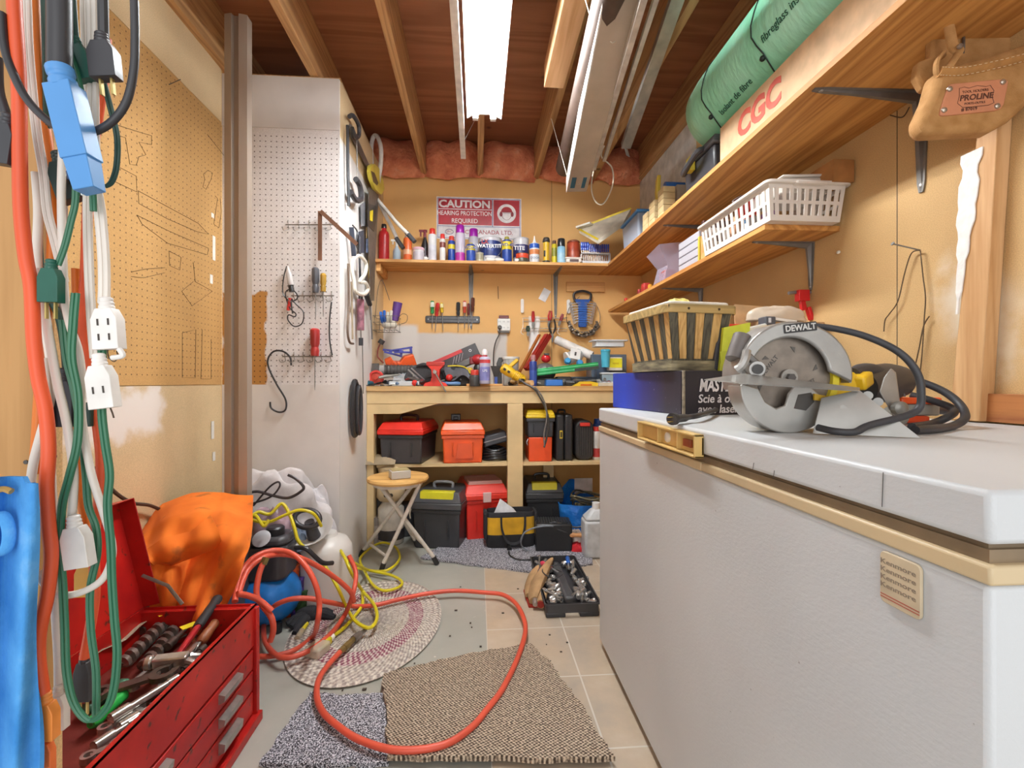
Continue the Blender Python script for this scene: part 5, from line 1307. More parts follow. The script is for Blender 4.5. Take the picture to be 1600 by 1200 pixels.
# ---- orange shirt draped
t = thing('orange_shirt', 'orange work shirt with oil stains draped behind the red toolbox', 'shirt', (0, 0, 0))
g = G('orange_cotton', .9)
n = g.noise(6, 4); c = g.ramp(n, [(.3, '#d8660f'), (.7, '#ee7f24')])
st = g.mth('MULTIPLY', g.step(g.noise(13, 4), .60, .72), .55)
c = g.mix(st, c, '#7d4a22'); g.col(c); g.bump(g.noise(500, 2), .3)
M_or = g.m
ctl = [[(216, 812), (250, 788), (300, 775), (350, 770), (396, 774)], [(219, 838), (255, 818), (305, 806), (350, 800), (394, 818)],
       [(222, 868), (262, 852), (305, 846), (348, 846), (388, 856)], [(229, 905), (265, 894), (305, 888), (342, 892), (374, 900)], [(236, 950), (270, 948), (305, 946), (335, 948), (352, 950)], [(240, 990), (270, 990), (300, 990), (325, 990), (345, 990)]]
YT = [1.86, 1.62, 1.50, 1.45, 1.42, 1.41]
def shirt(u, v):
    i = min(3, int(u * 4)); fu = u * 4 - i
    j = min(4, int(v * 5)); fv = v * 5 - j
    def L2(a, b_, q): return (a[0] + (b_[0] - a[0]) * q, a[1] + (b_[1] - a[1]) * q)
    p = L2(L2(ctl[j][i], ctl[j][i + 1], fu), L2(ctl[j + 1][i], ctl[j + 1][i + 1], fu), fv)
    q = v * 5
    Y = YT[j] + (YT[j + 1] - YT[j]) * fv
    Y += .022 * math.sin(u * 11 + v * 5) * min(1, v * 3) + .03 * math.sin(v * 9 - u * 6) + .012 * math.sin(u * 27 + v * 16)
    P_ = at(p[0], p[1] + 3 * math.sin(u * 9 + v * 8), Y)
    P_.x = max(P_.x, XL + .012)
    return P_
MB().grid(48, 40, shirt, thick=.005).build('cloth', M_or, t, smooth=80)
sl = [[(220, 868), (255, 843), (300, 832), (330, 806)], [(226, 875), (262, 856), (300, 846), (340, 826)], [(234, 880), (264, 872), (300, 858), (345, 842)], [(243, 884), (272, 880), (308, 866), (350, 850)]]
def sleeve(u, v):
    i = min(2, int(u * 3)); fu = u * 3 - i; j = min(2, int(v * 3)); fv = v * 3 - j
    a = Vector(sl[j][i]) * (1 - fu) + Vector(sl[j][i + 1]) * fu
    b_ = Vector(sl[j + 1][i]) * (1 - fu) + Vector(sl[j + 1][i + 1]) * fu
    p = a * (1 - fv) + b_ * fv
    return at(p.x, p.y, 1.43 - .035 * math.sin(PI * v) + .01 * math.sin(u * 14) + .06 * u)
MB().grid(24, 12, sleeve, thick=.006).build('sleeve', M_or, t, smooth=80)
# ---- engine / pressure washer with blue tank
p = at(420, 865, 1.86)
t = thing('air_compressor', 'black motor and shroud sitting on a round blue tank', 'compressor', (at(418, 865, 1.93).x, 1.93, 0))
MB().ball((.0, 0, .12), .118, 24, 1.1, 1, .95).build('tank', m('#1c78c8', .3), t)
MB().prism(rrect(.19, .17, .04, 5), .20, .33).build('motor_housing', plastic('#39383c'), t, bevel=.012)
MB().prism(rrect(.15, .13, .04, 5), .33, .365, Matrix.Translation((.02, 0, 0))).build('shroud', plastic('#4c4b50'), t, bevel=.012)
MB().lathe([(.030, .36), (.034, .365), (.034, .392), (.028, .398), (.0001, .398)], 20, Matrix.Translation((.035, -.01, 0))).build('filter_knob', plastic('#2b2a2e'), t)
MB().lathe([(.034, 0), (.030, .003), (.0001, .003)], 20, Matrix.Translation((.01, -.075, .37)) @ rot(50, 0, 0)).build('gauge', m('#b9b9bd', .3), t)
rb = MB()
for i in range(7): rb.box(-.13, -.09, -.085 + i * .012, -.079 + i * .012, .14, .30)
rb.build('cooling_fins', plastic('#2b2a2d'), t)
MB().rod((-.07, -.07, 0.003), (-.07, -.07, .04), .015).build('foot', plastic('#222226'), t)
for x_, y_ in ((.07, -.07), (0, .08)): MB().rod((x_, y_, 0.003), (x_, y_, .04), .015).build('foot', plastic('#222226'), t)
solo(MB().tube(spline([(p.x + .10, 1.86, .33), (p.x + .15, 1.84, .33), (p.x + .2, 1.86, .27), (p.x + .23, 1.9, .25)]), .009, 8), 'black_cable', plastic('#2c2a2c'), 'black hose curving from the motor towards the white sprayer', 'cable')
# ---- white sprayer jug
p = onz(508, 945, .0)
p = Vector((at(508, 940, 2.08).x, 2.09, 0))
t = thing('pump_sprayer', 'white plastic pump sprayer jug with a black ring handle', 'sprayer', p)
Mj = m('#dcd6d0', .35, 0, .03, 5)
MB().lathe([(.092, .004), (.108, .015), (.112, .09), (.114, .2), (.110, .25), (.09, .285), (.05, .30), (.045, .315), (.0001, .315)], 28).build('tank', Mj, t)
MB().lathe([(.045, .0), (.06, .02), (.088, .05), (.092, .055), (.084, .052), (.05, .02), (.03, .01), (.0001, .01)], 26, trs((-.035, -.03, .305), (32, -10, 0))).build('funnel_collar', Mj, t)
hb = MB(trs((-.05, -.085, .40), (62, 14, 0)))
hb.tube([(.052 * math.cos(q), .036 * math.sin(q), 0) for q in [2 * PI * k / 24 for k in range(24)]], .011, 10, True)
hb.build('ring_handle', plastic('#2f2d31'), t)
MB().rod((-.035, -.045, .31), (-.045, -.075, .385), .028, .02, 16).build('pump_shaft', plastic('#3a373b'), t)
# ---- small colourful clutter between tank and jug
for i, (px, py, c_, lab) in enumerate(((455, 905, '#5a3f8c', 'purple cap wedged between blue tank and white sprayer'), (462, 925, '#3c5a34', 'green leafy patterned pot between blue tank and sprayer'), (446, 885, '#c4551c', 'orange tub beside the motor'))):
    t = thing('plastic_pot', lab, 'pot', (at(px, py, 1.95).x, 2.0, 0))
    h_ = at(px, py, 1.97).z
    MB().lathe([(.028, 0.002), (.036, h_ * .9), (.04, h_), (.034, h_), (.0001, h_ - .01)], 16).build('pot', m(c_, .5, 0, .5, 60), t)
# ================================================================ RED AIR HOSE, YELLOW CORD
M_hose = m('#d4543c', .42, 0, .06, 6)
M_yel = m('#d9c81f', .4, 0, .08, 8)
M_brass = metal('#8e7a4a', .35)
t = thing('air_hose', 'red rubber air hose looping over the floor from the toolbox to the brown mat', 'hose')
def fz(L, z): return [onz(x, y, z) for x, y in L]
main = [at(545, 868, 1.93), at(556, 895, 1.90), at(551, 930, 1.82)] + fz([(538, 962), (518, 989), (493, 1010), (466, 1024), (440, 1027), (421, 1014), (412, 993), (414, 968)] , .04) + [at(426, 949, 1.77), at(451, 937, 1.76), at(482, 935, 1.78), at(514, 941, 1.82)] + fz([(549, 947), (584, 946), (622, 937), (664, 928), (710, 923), (760, 926), (785, 929), (804, 941), (816, 960), (821, 985), (810, 1025), (786, 1075), (762, 1107), (735, 1138), (690, 1165), (620, 1172), (560, 1155), (520, 1128), (503, 1110), (495, 1088), (498, 1062), (512, 1040), (533, 1017)], .034)
MB().tube(spline(main, 8), .0092, 10).build('hose', M_hose, t)
q0, q1, q2, q3 = fz([(531, 1019), (552, 999), (562, 991), (571, 984)], .034)
MB().rod(q0, q1, .011, seg=6).rod(q0.lerp(q1, .3), q0.lerp(q1, .6), .013, seg=6).build('brass_fitting', M_brass, t)
MB().rod(q1, q2, .013, seg=12).rod(q2, q3, .008).build('coupler', metal('#8c8580'), t)
t = thing('air_hose', 'red hose coil rising over the black motor beside the white sprayer', 'hose')
co = [at(367, 940, 1.45), at(371, 915, 1.5), at(380, 890, 1.56), at(400, 869, 1.6), at(430, 860, 1.64), at(458, 866, 1.64), at(480, 888, 1.62), at(494, 916, 1.6), at(499, 944, 1.6), at(496, 972, 1.6)] + fz([(488, 995), (455, 1018), (411, 1026), (385, 1020)], .02)
MB().tube(spline(co, 8), .0092, 10).build('hose', M_hose, t)
co2 = [at(372, 930, 1.47), at(386, 893, 1.55), at(410, 872, 1.6), at(440, 866, 1.66), at(470, 872, 1.70), at(500, 887, 1.74), at(528, 906, 1.78), at(548, 925, 1.81), at(553, 940, 1.83)]
MB().tube(spline(co2, 8), .0092, 10).build('hose', M_hose, t)
co3 = [at(411, 880, 1.56), at(404, 900, 1.54), at(401, 930, 1.52), at(412, 948, 1.51), at(424, 965, 1.5), at(427, 985, 1.5), at(422, 1002, 1.5)]
h3 = MB().tube(spline(co3, 8), .0092, 10).build('hose', M_hose, t)
MB().rod(at(411, 882, 1.56), at(416, 871, 1.57), .012, seg=6).build('brass_fitting', M_brass, t)
MB().tube(spline([at(370, 928, 1.46), at(385, 930, 1.48), at(405, 938, 1.5), at(425, 955, 1.5)], 6), .0092, 10).build('hose', M_hose, t)
t = thing('extension_cord', 'yellow extension cord tangled over the towels, sprayer and braided rug', 'cord')
y1 = [at(392, 808, 1.9), at(404, 800, 1.92), at(422, 803, 1.93), at(440, 787, 1.95), at(452, 803, 1.94), at(460, 825, 1.92), at(466, 845, 1.91), at(480, 860, 1.91), at(507, 884, 1.92), at(528, 919, 1.86)] + fz([(542, 950), (556, 971), (577, 981), (589, 966), (584, 944), (566, 923)], .05) + [at(549, 895, 1.95), at(538, 870, 2.0), at(526, 854, 2.05), at(510, 848, 2.1)]
MB().tube(spline(y1, 8), .0068, 8).build('cable', M_yel, t)
y2 = [at(420, 812, 1.83), at(412, 822, 1.82), at(400, 806, 1.83), at(394, 812, 1.84), at(418, 816, 1.84), at(445, 805, 1.84), at(468, 797, 1.85), at(490, 803, 1.86), at(502, 822, 1.9)]
MB().tube(spline(y2, 8), .0062, 8).build('cable', M_yel, t)
y3 = [at(540, 872, 2.05), at(556, 881, 2.1)] + fz([(577, 891), (605, 891), (624, 874), (619, 856), (601, 848), (584, 853), (563, 872), (570, 893), (583, 914), (601, 923), (622, 918), (628, 909), (612, 899), (585, 893), (560, 888), (540, 888)], .03)
MB().tube(spline(y3, 8), .0066, 8).build('cable', M_yel, t)
y4 = fz([(566, 925), (566, 945), (552, 965), (535, 983), (520, 994)], .025)
MB().tube(spline(y4, 8), .0068, 8).build('cable', M_yel, t)
a, b_ = onz(520, 994, .03), onz(484, 1024, .03)
d = (b_ - a).normalized()
MB().rod(a, a + d * .03, .011).build('collar', m('#e9e2d2'), t)
MB().bar(a + d * .02, a + d * .06, .03, .026).build('plug', M_yel, t, bevel=.006)
MB().bar(a + d * .05, a + d * .12, .062, .036).build('clear_outlet', clear('#d9cdb4', .6), t, bevel=.008)
t = thing('yellow_tip_tool', 'small clear tube with yellow tip on the floor by the black glove', 'tube', onz(472, 985, .02))
MB().rod((0, .0, 0), (0, .05, .0), .008).build('tip', M_yel, t)
MB().rod((0, -.05, -.004), (0, .0, 0), .011).build('tube', clear('#cbbda0', .6), t)
t = thing('black_glove', 'black fabric glove lying crumpled on the edge of the braided rug', 'glove', onz(485, 968, .0))
o = t.location.copy()
Mk = cloth('#26252a')
MB().ball((0, .0, .025), .05, 14, 1.2, .8, .55).build('palm', Mk, t)
for i, (x, y) in enumerate(((448, 975), (455, 980), (520, 958), (523, 965), (460, 990))):
    e_ = onz(x, y, .018) - o
    MB().tube([Vector((0, 0, .02)) + e_ * .3, e_ * .7 + Vector((0, 0, .012)), e_], [.02, .018, .011], 8).build('finger', Mk, t)
# ================================================================ RED TOOL CHEST
tx0, tx1, ty0, ty1, tz = -.945, -.637, .80, 1.385, .337
t = thing('tool_chest', 'worn red metal tool chest with its lid open, full of hand tools', 'tool chest', ((tx0 + tx1) / 2, (ty0 + ty1) / 2, 0))
g = G('worn_red_enamel', .38, .1)
n = g.noise(9, 5)
c = g.ramp(n, [(.3, '#9c1414'), (.65, '#bf2019')])
c = g.mix(g.step(g.noise(38, 5), .62, .70), c, '#5b2a20'); g.col(c)
M_rd = g.m
cx, cy = (tx0 + tx1) / 2, (ty0 + ty1) / 2
hx, hy = (tx1 - tx0) / 2, (ty1 - ty0) / 2
MB().box(-hx + .012, hx - .012, -hy + .003, hy - .003, .004, .225).build('cabinet', M_rd, t, bevel=.002)
e_ = .0025
MB().box(-hx, -hx + e_, -hy, hy, .225, tz).box(hx - e_, hx, -hy, hy, .225, tz).box(-hx, hx, -hy, -hy + e_, .225, tz).box(-hx, hx, hy - e_, hy, .225, tz).box(hx - .012, hx, -hy, hy, tz - .004, tz).build('tray_walls', M_rd, t)
for y_ in (hy - .016, -hy): MB().box(-hx, hx + .008, y_, y_ + .017, .0, .33).build('end_frame', M_rd, t, bevel=.002)
MB().box(-hx - .004, hx + .016, -hy, hy + .004, .0, .028).build('base', M_rd, t, bevel=.003)
for (z0, z1) in ((.035, .095), (.10, .155), (.16, .215)):
    dr = MB().box(hx - .014, hx, -hy + .02, hy - .02, z0, z1).build('drawer', M_rd, t, bevel=.003)
    for yy in (-.14, .14):
        MB().prism([(hx, z0 + .02), (hx + .014, z0 + .026), (hx + .016, z1 - .014), (hx, z1 - .01)], -.045, .045, Matrix.Translation((0, yy, 0)) @ FRONT).build('drawer_pull', metal('#aca8a2', .3), dr)
# lid, hinged on the left long side
lidv = Vector((-.07, 0, .30))
LM = Matrix.Translation((-hx, 0, tz)) @ rot(0, -13.1, 0)
Mi = M_rd
MB(LM).box(-.004, 0, -hy, hy, 0, .31).box(-.004, .045, hy - .003, hy, 0, .31).box(-.004, .045, -hy, -hy + .003, 0, .31).box(-.004, .045, -hy, hy, .307, .31).build('lid', Mi, t, bevel=.0015)
MB().tube([(-hx + .03, hy - .02, tz + .15), (-.02, hy - .04, tz + .04)] and [at(222, 899, 1.36) - t.location, at(262, 915, 1.34) - t.location, at(285, 944, 1.32) - t.location], .0045, 4, flat=.3).build('lid_stay', metal('#77716a', .4), t)
MB().box(-hx + .004, hx - .016, -hy + .004, hy - .004, .225, .24).build('tray_floor', m('#6d2b22', .5, .2), t)
# hand tools inside
def inz(px, py, z): return onz(px, py, z)
def layt(name, cat, lab, a, b_, za, zb, fn, group=None, roll=0):
    p, q = inz(a[0], a[1], za), inz(b_[0], b_[1], zb)
    d = q - p; L = d.length
    o = thing(name, lab, cat, p, group=group)
    o.rotation_euler = (d.to_track_quat('Y', 'Z').to_matrix().to_4x4() @ rot(0, roll, 0)).to_euler()
    fn(o, L)
    return o
Mc = metal('#bdb8b2', .22); Mo = metal('#6a6058', .45)
def hammer(o, L):
    MB().tube([(0, .03, 0), (0, L * .5, 0)], [.011, .012], 10, flat=.7).build('shaft', plastic('#a4242a'), o)
    MB().tube([(0, L * .5, 0), (0, L * .55, 0), (0, L * .75, 0), (0, L * .97, 0), (0, L, 0)], [.014, .017, .016, .019, .012], 12, flat=.75).build('grip', m('#2b2a2c', .7), o)
    MB().bar((-.045, .015, 0), (.03, .015, 0), .026, .026).rod((-.062, .015, 0), (-.045, .015, 0), .017, seg=14).build('head', Mc, o, bevel=.004)
    for s_ in (-1, 1): MB().tube([(.03, .015 + s_ * .008, 0), (.055, .015 + s_ * .014, -.008), (.075, .01 + s_ * .018, -.024)], [.009, .007, .003], 8).build('claw', Mc, o)
layt('claw_hammer', 'hammer', 'claw hammer with red shaft and black grip lying on top of the tools', (268, 1038), (340, 935), .30, .335, hammer)
def auger(o, L):
    pts = []; N = 64
    MB().rod((0, 0, 0), (0, L, 0), .006, seg=8).build('core', Mo, o)
    vs, fs = [], []
    for i in range(N + 1):
        q = i / N * 2 * PI * 6; y = L * .02 + L * .72 * i / N
        for r_ in (.004, .018):
            for k in (-.006, .006): vs.append((r_ * math.cos(q), y + k, r_ * math.sin(q)))
    for i in range(N):
        a = i * 4; b_ = a + 4
        fs += [(a, a + 2, b_ + 2, b_), (a + 1, b_ + 1, b_ + 3, a + 3), (a + 2, a + 3, b_ + 3, b_ + 2)]
    MB().add(vs, fs).build('flute', metal('#8d857e', .3), o, smooth=60)
layt('auger_bit', 'drill bit', 'large auger wood bit beside the hammer, nearest the open lid', (190, 1040), (272, 958), .28, .30, auger)
layt('auger_bit', 'drill bit', 'smaller auger bit between the big auger and the hammer', (222, 1046), (290, 962), .27, .28, auger)
def wrench(o, L, w_=.016, mt=None):
    mt = mt or Mc
    MB().prism(rrect(w_, L * .8, w_ * .4, 3, 0, L * .5), -.004, .004).build('shank', mt, o)
    N = 16; R0 = w_ * 1.15
    arc = [(R0 * math.cos(R(a)), R0 * math.sin(R(a))) for a in [-60 + 300 * i / N for i in range(N + 1)]]
    inn = [(R0 * .5 * math.cos(R(a)), R0 * .5 * math.sin(R(a))) for a in [-60 + 300 * i / N for i in range(N + 1)]][::-1]
    MB(trs((0, L * .95, 0), (0, 0, 210))).prism(arc + inn, -.006, .006).build('open_jaw', mt, o)
    MB(trs((0, L * .05, 0))).ring(circ(w_ * .9, 16), circ(w_ * .5, 16), -.006, .006).build('ring_end', mt, o)
def rod_(mt, r0=.006, knob=.011):
    def f(o, L):
        MB().rod((0, 0, 0), (0, L, 0), r0).build('bar', mt, o)
        MB().rod((0, -.004, 0), (0, .03, 0), knob).build('drive_end', mt, o)
        MB().rod((0, L - .02, 0), (0, L + .003, 0), knob * .8).build('drive_end', mt, o)
    return f
def handle_(hc):
    def f(o, L):
        MB().lathe([(.006, 0), (.014, .01), (.012, .05), (.015, .09), (.008, .1)], 12, rot(-90, 0, 0)).build('handle', m(hc, .5), o)
        MB().rod((0, .1, 0), (0, L, 0), .004).build('shaft', Mc, o)
    return f
G1 = 'wrenches in the red tool chest'; G2 = 'chrome bars in the red tool chest'
layt('adjustable_wrench', 'wrench', 'big adjustable wrench lying across the chest below the hammer head', (150, 1086), (262, 1050), .285, .295, lambda o, L: wrench(o, L, .026, Mo))
layt('socket_bar', 'ratchet bar', 'bright chrome jointed extension bar along the chest front edge', (176, 1122), (276, 1060), .285, .29, rod_(Mc, .008, .012))
specs = [((210, 1118), (262, 1068), 0), ((228, 1100), (318, 1012), 1), ((290, 1028), (330, 975), 0), ((262, 1010), (300, 972), 1), ((175, 1092), (240, 1040), 1), ((302, 1018), (345, 962), 2), ((160, 1140), (230, 1105), 0), ((205, 1075), (262, 1030), 0), ((240, 1020), (300, 985), 1), ((262, 1046), (312, 1000), 0), ((190, 1135), (255, 1095), 1), ((222, 985), (268, 948), 1), ((300, 995), (330, 950), 0), ((250, 1085), (292, 1040), 1), ((150, 1165), (215, 1122), 1), ((135, 1185), (190, 1160), 0)]
pos = ['under the hammer handle', 'along the front rim', 'beside the far corner', 'between the two augers', 'near the camera end', 'by the wood handled file', 'at the bottom front', 'beside the big auger', 'across the middle', 'below the hammer head', 'under the jointed bar', 'beside the lid stay', 'right of the hammer grip', 'inside the front wall', 'at the nearest corner', 'under the green cords']
for (a, b_, k), w_ in zip(specs, pos):
    z_ = .262 + .006 * (pos.index(w_) % 4)
    if k == 0: layt('combination_wrench', 'wrench', 'chrome wrench ' + w_ + ' of the red chest', a, b_, z_, z_, lambda o, L: wrench(o, L, .014), G1)
    elif k == 1: layt('socket_bar', 'ratchet bar', 'steel bar ' + w_ + ' of the red chest', a, b_, z_, z_, rod_(Mo if pos.index(w_) % 2 else Mc), G2)
    else: layt('wood_file', 'file', 'file with a brown wooden handle ' + 'in the front far corner of the chest', b_, a, z_ + .03, z_, handle_('#9c5a34'))
layt('screwdriver', 'screwdriver', 'bright green handled screwdriver at the near end of the red chest', (196, 1082), (150, 1125), .27, .27, handle_('#27b44a'))
layt('screwdriver', 'screwdriver', 'dark green gripped tool under the green cords in the chest', (125, 1115), (185, 1075), .26, .265, handle_('#3d6a52'))
rr = random.Random(4)
for k, (px, py, q) in enumerate(((205, 975, 20), (180, 1000, 30), (225, 960, 10), (290, 952, -15))):
    P = inz(px, py, .295 - .004 * k)
    solo(MB().grid(8, 4, lambda u, v: (-.03 + .06 * v, -.09 + .18 * u, .006 * math.sin(u * 8 + k) * v), thick=.002), 'paper_scrap', m('#b3a48c', .8), 'torn tan paper on the lid side of the chest' + ['', ', nearest the camera', ', by the lid stay', ', in the far right corner'][k], 'paper', loc=P, r=(0, -14 if k < 3 else 0, -35 + q))
for (a, b_) in (((258, 958), (247, 970)), ((295, 978), (282, 990))):
    p = inz(*a, .318)
    solo(MB().box(-.012, .012, -.018, .018, 0, .0015), 'yellow_sticker', m('#e4d22a'), 'small yellow warning sticker on a tool in the chest' + (', farther one' if a[1] < 970 else ', one beside the hammer shaft'), 'sticker', loc=p, r=(0, 0, -40))
heap('rag', 'rag', 'tan rag stuffed at the far end of the red chest', (inz(298, 948, .29)), .05, .035, .03, cloth('#b5a78f'), 17)
# hook shaped cable on the wall behind the chest
solo(MB().tube(spline([onx(150, 730, XL + .03), onx(175, 765, XL + .03), onx(205, 785, XL + .03), onx(235, 790, XL + .03), onx(262, 802, XL + .03)]), .006, 8), 'black_cable', m('#4a382e', .6), 'dark cable sagging along the left wall above the red chest', 'cable')
# ================================================================ CORDS HANGING ON THE NEAR STUD
M_o1 = m('#e0562a', .42, 0, .05, 8); M_o2 = m('#d9731f', .45, 0, .05, 8)
M_w = m('#dcd3c8', .45, 0, .05, 8); M_g = m('#2f6b4e', .42, 0, .08, 8); M_dg = m('#27483e', .45, 0, .08, 8); M_b = m('#343336', .4)
def cord(label, L, Y, wpx, mt, flat=1.0, group=None, name='extension_cord', n=7, ribs=0):
    t = thing(name, label, 'cord', group=group)
    pts = spline(ats(L, Y), n)
    r = wpx / 2 * Y / F
    if flat < 1:
        # flat two-wire flex: two rounded cores side by side
        mb = MB()
        sd = Vector((1, 0, 0)) * r * .5
        mb.tube([p - sd for p in pts], r * .56, 8).tube([p + sd for p in pts], r * .56, 8)
        mb.build('cable', mt, t)
    else:
        MB().tube(pts, r, 10).build('cable', mt, t)
    return t
def plug(t, px, py, Y, w_, h_, mt, ang=0, prong=True, boot=True, depth=None, outlets=0, name='plug'):
    """moulded plug or outlet body hanging down; w_, h_ in pixels"""
    k = Y / F; w_, h_ = w_ * k, h_ * k; d_ = depth or w_ * .5
    p = at(px, py, Y)
    T = Matrix.Translation(p) @ rot(0, ang, 0)
    mb = MB(T)
    if boot:
        mb.lathe([(w_ * .26, 0), (w_ * .28, h_ * .08), (w_ * .24, h_ * .1), (w_ * .27, h_ * .16), (w_ * .22, h_ * .18), (w_ * .25, h_ * .24), (w_ * .18, h_ * .28)], 14, Matrix.Translation((0, 0, h_ * .35)))
    mb.prism([(-w_ * .5, -h_ * .5), (w_ * .5, -h_ * .5), (w_ * .5, h_ * .15), (w_ * .3, h_ * .38), (-w_ * .3, h_ * .38), (-w_ * .5, h_ * .15)], -d_ / 2, d_ / 2, FRONT)
    o = mb.build(name, mt, t, bevel=min(w_, d_) * .12)
    if prong:
        for s_ in (-1, 1): MB(T).box(s_ * w_ * .22 - w_ * .04, s_ * w_ * .22 + w_ * .04, -w_ * .08, w_ * .08, -h_ * .5 - .014, -h_ * .49).build('prong', metal('#c2a96a', .3), o)
    for i in range(outlets):
        z = -h_ * .12 if outlets == 1 else (h_ * (.08 - .32 * i))
        for s_ in (-1, 1): MB(T).box(s_ * w_ * .2 - w_ * .03, s_ * w_ * .2 + w_ * .03, -d_ / 2 - .0006, -d_ / 2, z - h_ * .07, z + h_ * .07).build('slot', m('#3b322c'), o)
    return o
UP = lambda x: [(x, -40), (x, 10)]
# thick orange
t = cord('thick red-orange cord hanging at the far left down to an orange plug', [(20, -40), (23, 20), (27, 80), (30, 150), (31, 250), (33, 330), (40, 400), (49, 450), (53, 530), (60, 590), (71, 640), (76, 700), (73, 760), (76, 820), (80, 870), (74, 930), (62, 985), (60, 1030), (67, 1085)], .43, 17, M_o1)
plug(t, 71, 1122, .43, 30, 60, m('#e2863a', .5), prong=False, name='orange_outlet')
plug(t, 71, 1180, .43, 22, 50, m('#d9682c', .5), prong=False, boot=False, name='plug')
t = cord('lighter orange cord behind the thick one, running past the brown pegboard edge', [(52, -40), (55, 20), (59, 100), (62, 160), (72, 210), (80, 270), (83, 330), (80, 420), (74, 470), (68, 540), (63, 600), (58, 680), (54, 740)], .47, 13, M_o2)
t = cord('orange cord crossing in the middle of the bundle down to a black plug', [(166, 60), (163, 110), (156, 160), (150, 200), (140, 260), (137, 330), (134, 420), (129, 500), (134, 560), (145, 610), (152, 660), (158, 720), (155, 780), (148, 830), (147, 870), (148, 930), (140, 985), (132, 1028)], .475, 13, M_o1)
plug(t, 131, 1060, .475, 22, 64, M_b, prong=True)
t = cord('yellow-orange cord ending in a translucent yellow plug near the chest lid', [(118, 420), (120, 520), (118, 600), (120, 700), (124, 770), (133, 815), (137, 850), (136, 872)], .485, 10, M_o2)
plug(t, 136, 903, .485, 26, 52, m('#d9a53a', .35), prong=False)
# whites
gw = 'white flat extension cords'
t = cord('white flat cord weaving from the top left to the white plug beside the green one', [(40, -40), (42, 20), (44, 70), (50, 140), (58, 210), (68, 270), (74, 330), (84, 370), (94, 410), (100, 440)], .455, 12, M_w, .5)
t = cord('white cord curling down to a white angled plug hanging lowest in the bundle', [(62, 420), (66, 460), (72, 500), (80, 545), (90, 600), (102, 650), (111, 700), (115, 740), (114, 780), (112, 806)], .445, 11, M_w)
plug(t, 121, 850, .44, 34, 68, m('#dcd6ce', .4), ang=-8, prong=False)
t = cord('white flat cord with twin wires feeding the upper white triple outlet', [(142, -40), (144, 20), (145, 100), (146, 200), (148, 280), (156, 330), (162, 400), (163, 450), (162, 474)], .44, 15, M_w, .5)
o = plug(t, 169, 510, .435, 36, 68, m('#e6e1db', .4), ang=-4, prong=False, boot=True, outlets=2)
p = at(186, 545, .43)
MB().tube(spline([p, p + Vector((.003, 0, -.006)), p + Vector((-.006, 0, -.008))]), .0022, 8).build('hinge_cap', m('#e6e1db', .4), o)
MB().tube(spline(ats([(168, 546), (170, 558), (178, 565), (184, 558), (182, 548)], .437)), .0005, 5).build('wire_tie', m('#4a3a2a'), o)
t = cord('white cord feeding the lower white square two slot outlet', [(132, -40), (133, 30), (136, 120), (139, 230), (137, 330), (139, 420), (143, 500), (148, 560)], .452, 12, M_w, .5)
o = plug(t, 160, 600, .432, 35, 72, m('#e8e3dd', .4), ang=-7, prong=False, outlets=1)
MB().tube(ats([(172, 636), (176, 646), (178, 653)], .434), .0007, 5).build('wire_tie', m('#4a3a2a'), o)
t = cord('long white cord swinging out low in a wide loop before the red chest', [(86, 60), (90, 120), (98, 200), (96, 300), (98, 400), (102, 470), (110, 510), (122, 545), (128, 590), (127, 640), (133, 690), (144, 745), (160, 795), (172, 835), (175, 870), (160, 905), (128, 925), (95, 930), (74, 918), (58, 893)], .448, 10, M_w)
t = cord('white cord crossing behind the thick orange cord at mid height', [(56, 270), (60, 330), (58, 400), (62, 470), (74, 530), (80, 580), (79, 625), (65, 675), (53, 720), (48, 755)], .462, 11, M_w)
t = cord('white vertical cord beside the blue cloth ending in a white plug low down', [(70, 560), (76, 650), (80, 750), (85, 850), (87, 950), (91, 1020), (92, 1075)], .458, 11, M_w)
plug(t, 91, 1108, .455, 24, 56, m('#dcd3c8', .4), prong=False)
# greens
t = cord('bright green cord from the top over the blue outlet to the low loop', [(88, -40), (96, 20), (103, 68), (118, 110), (130, 160), (140, 215), (144, 270), (146, 330)], .43, 9, M_g, .5)
t = cord('green cord dropping to the dark green plug beside the white plug', [(118, 240), (118, 310), (111, 345), (101, 385), (90, 415)], .432, 9, M_g, .5)
plug(t, 80, 443, .43, 28, 56, m('#1d5a4a', .35), prong=True)
t = cord('green cord forming the long loop that hangs lowest at the bottom', [(118, 458), (114, 510), (112, 560), (122, 620), (121, 690), (108, 745), (97, 790), (94, 850), (98, 915), (101, 980), (104, 1050), (116, 1100), (140, 1126), (166, 1107), (178, 1075), (183, 1020), (179, 970), (175, 910), (173, 850), (168, 790), (171, 740), (164, 690), (159, 640), (160, 570), (158, 500)], .438, 11, M_g, .5)
t = cord('second green cord inside the low loop, touching its bottom', [(98, 500), (104, 560), (116, 610), (128, 680), (134, 740), (138, 790), (150, 825), (152, 865), (141, 920), (142, 985), (150, 1050), (150, 1120)], .452, 10, M_g, .5)
t = cord('dark green cord loop hanging right of the blue outlet over the pegboard', [(152, 20), (153, 80), (160, 120), (173, 170), (183, 215), (182, 260), (174, 285), (163, 292)], .445, 8, M_dg, .5)
t = cord('dark green cord behind the orange one at the left of the blue outlet', [(68, -40), (72, 80), (73, 180), (70, 260), (60, 330), (66, 440), (90, 490), (100, 540), (104, 588)], .47, 9, M_dg)
o = plug(t, 101, 626, .468, 32, 76, m('#2e2d33', .4), prong=False)
t = thing('cord_plug', 'dark green plug hanging upside down at the top centre of the bundle', 'plug')
plug(t, 127, 96, .435, 26, 58, m('#24564a', .4), ang=-14, prong=False)
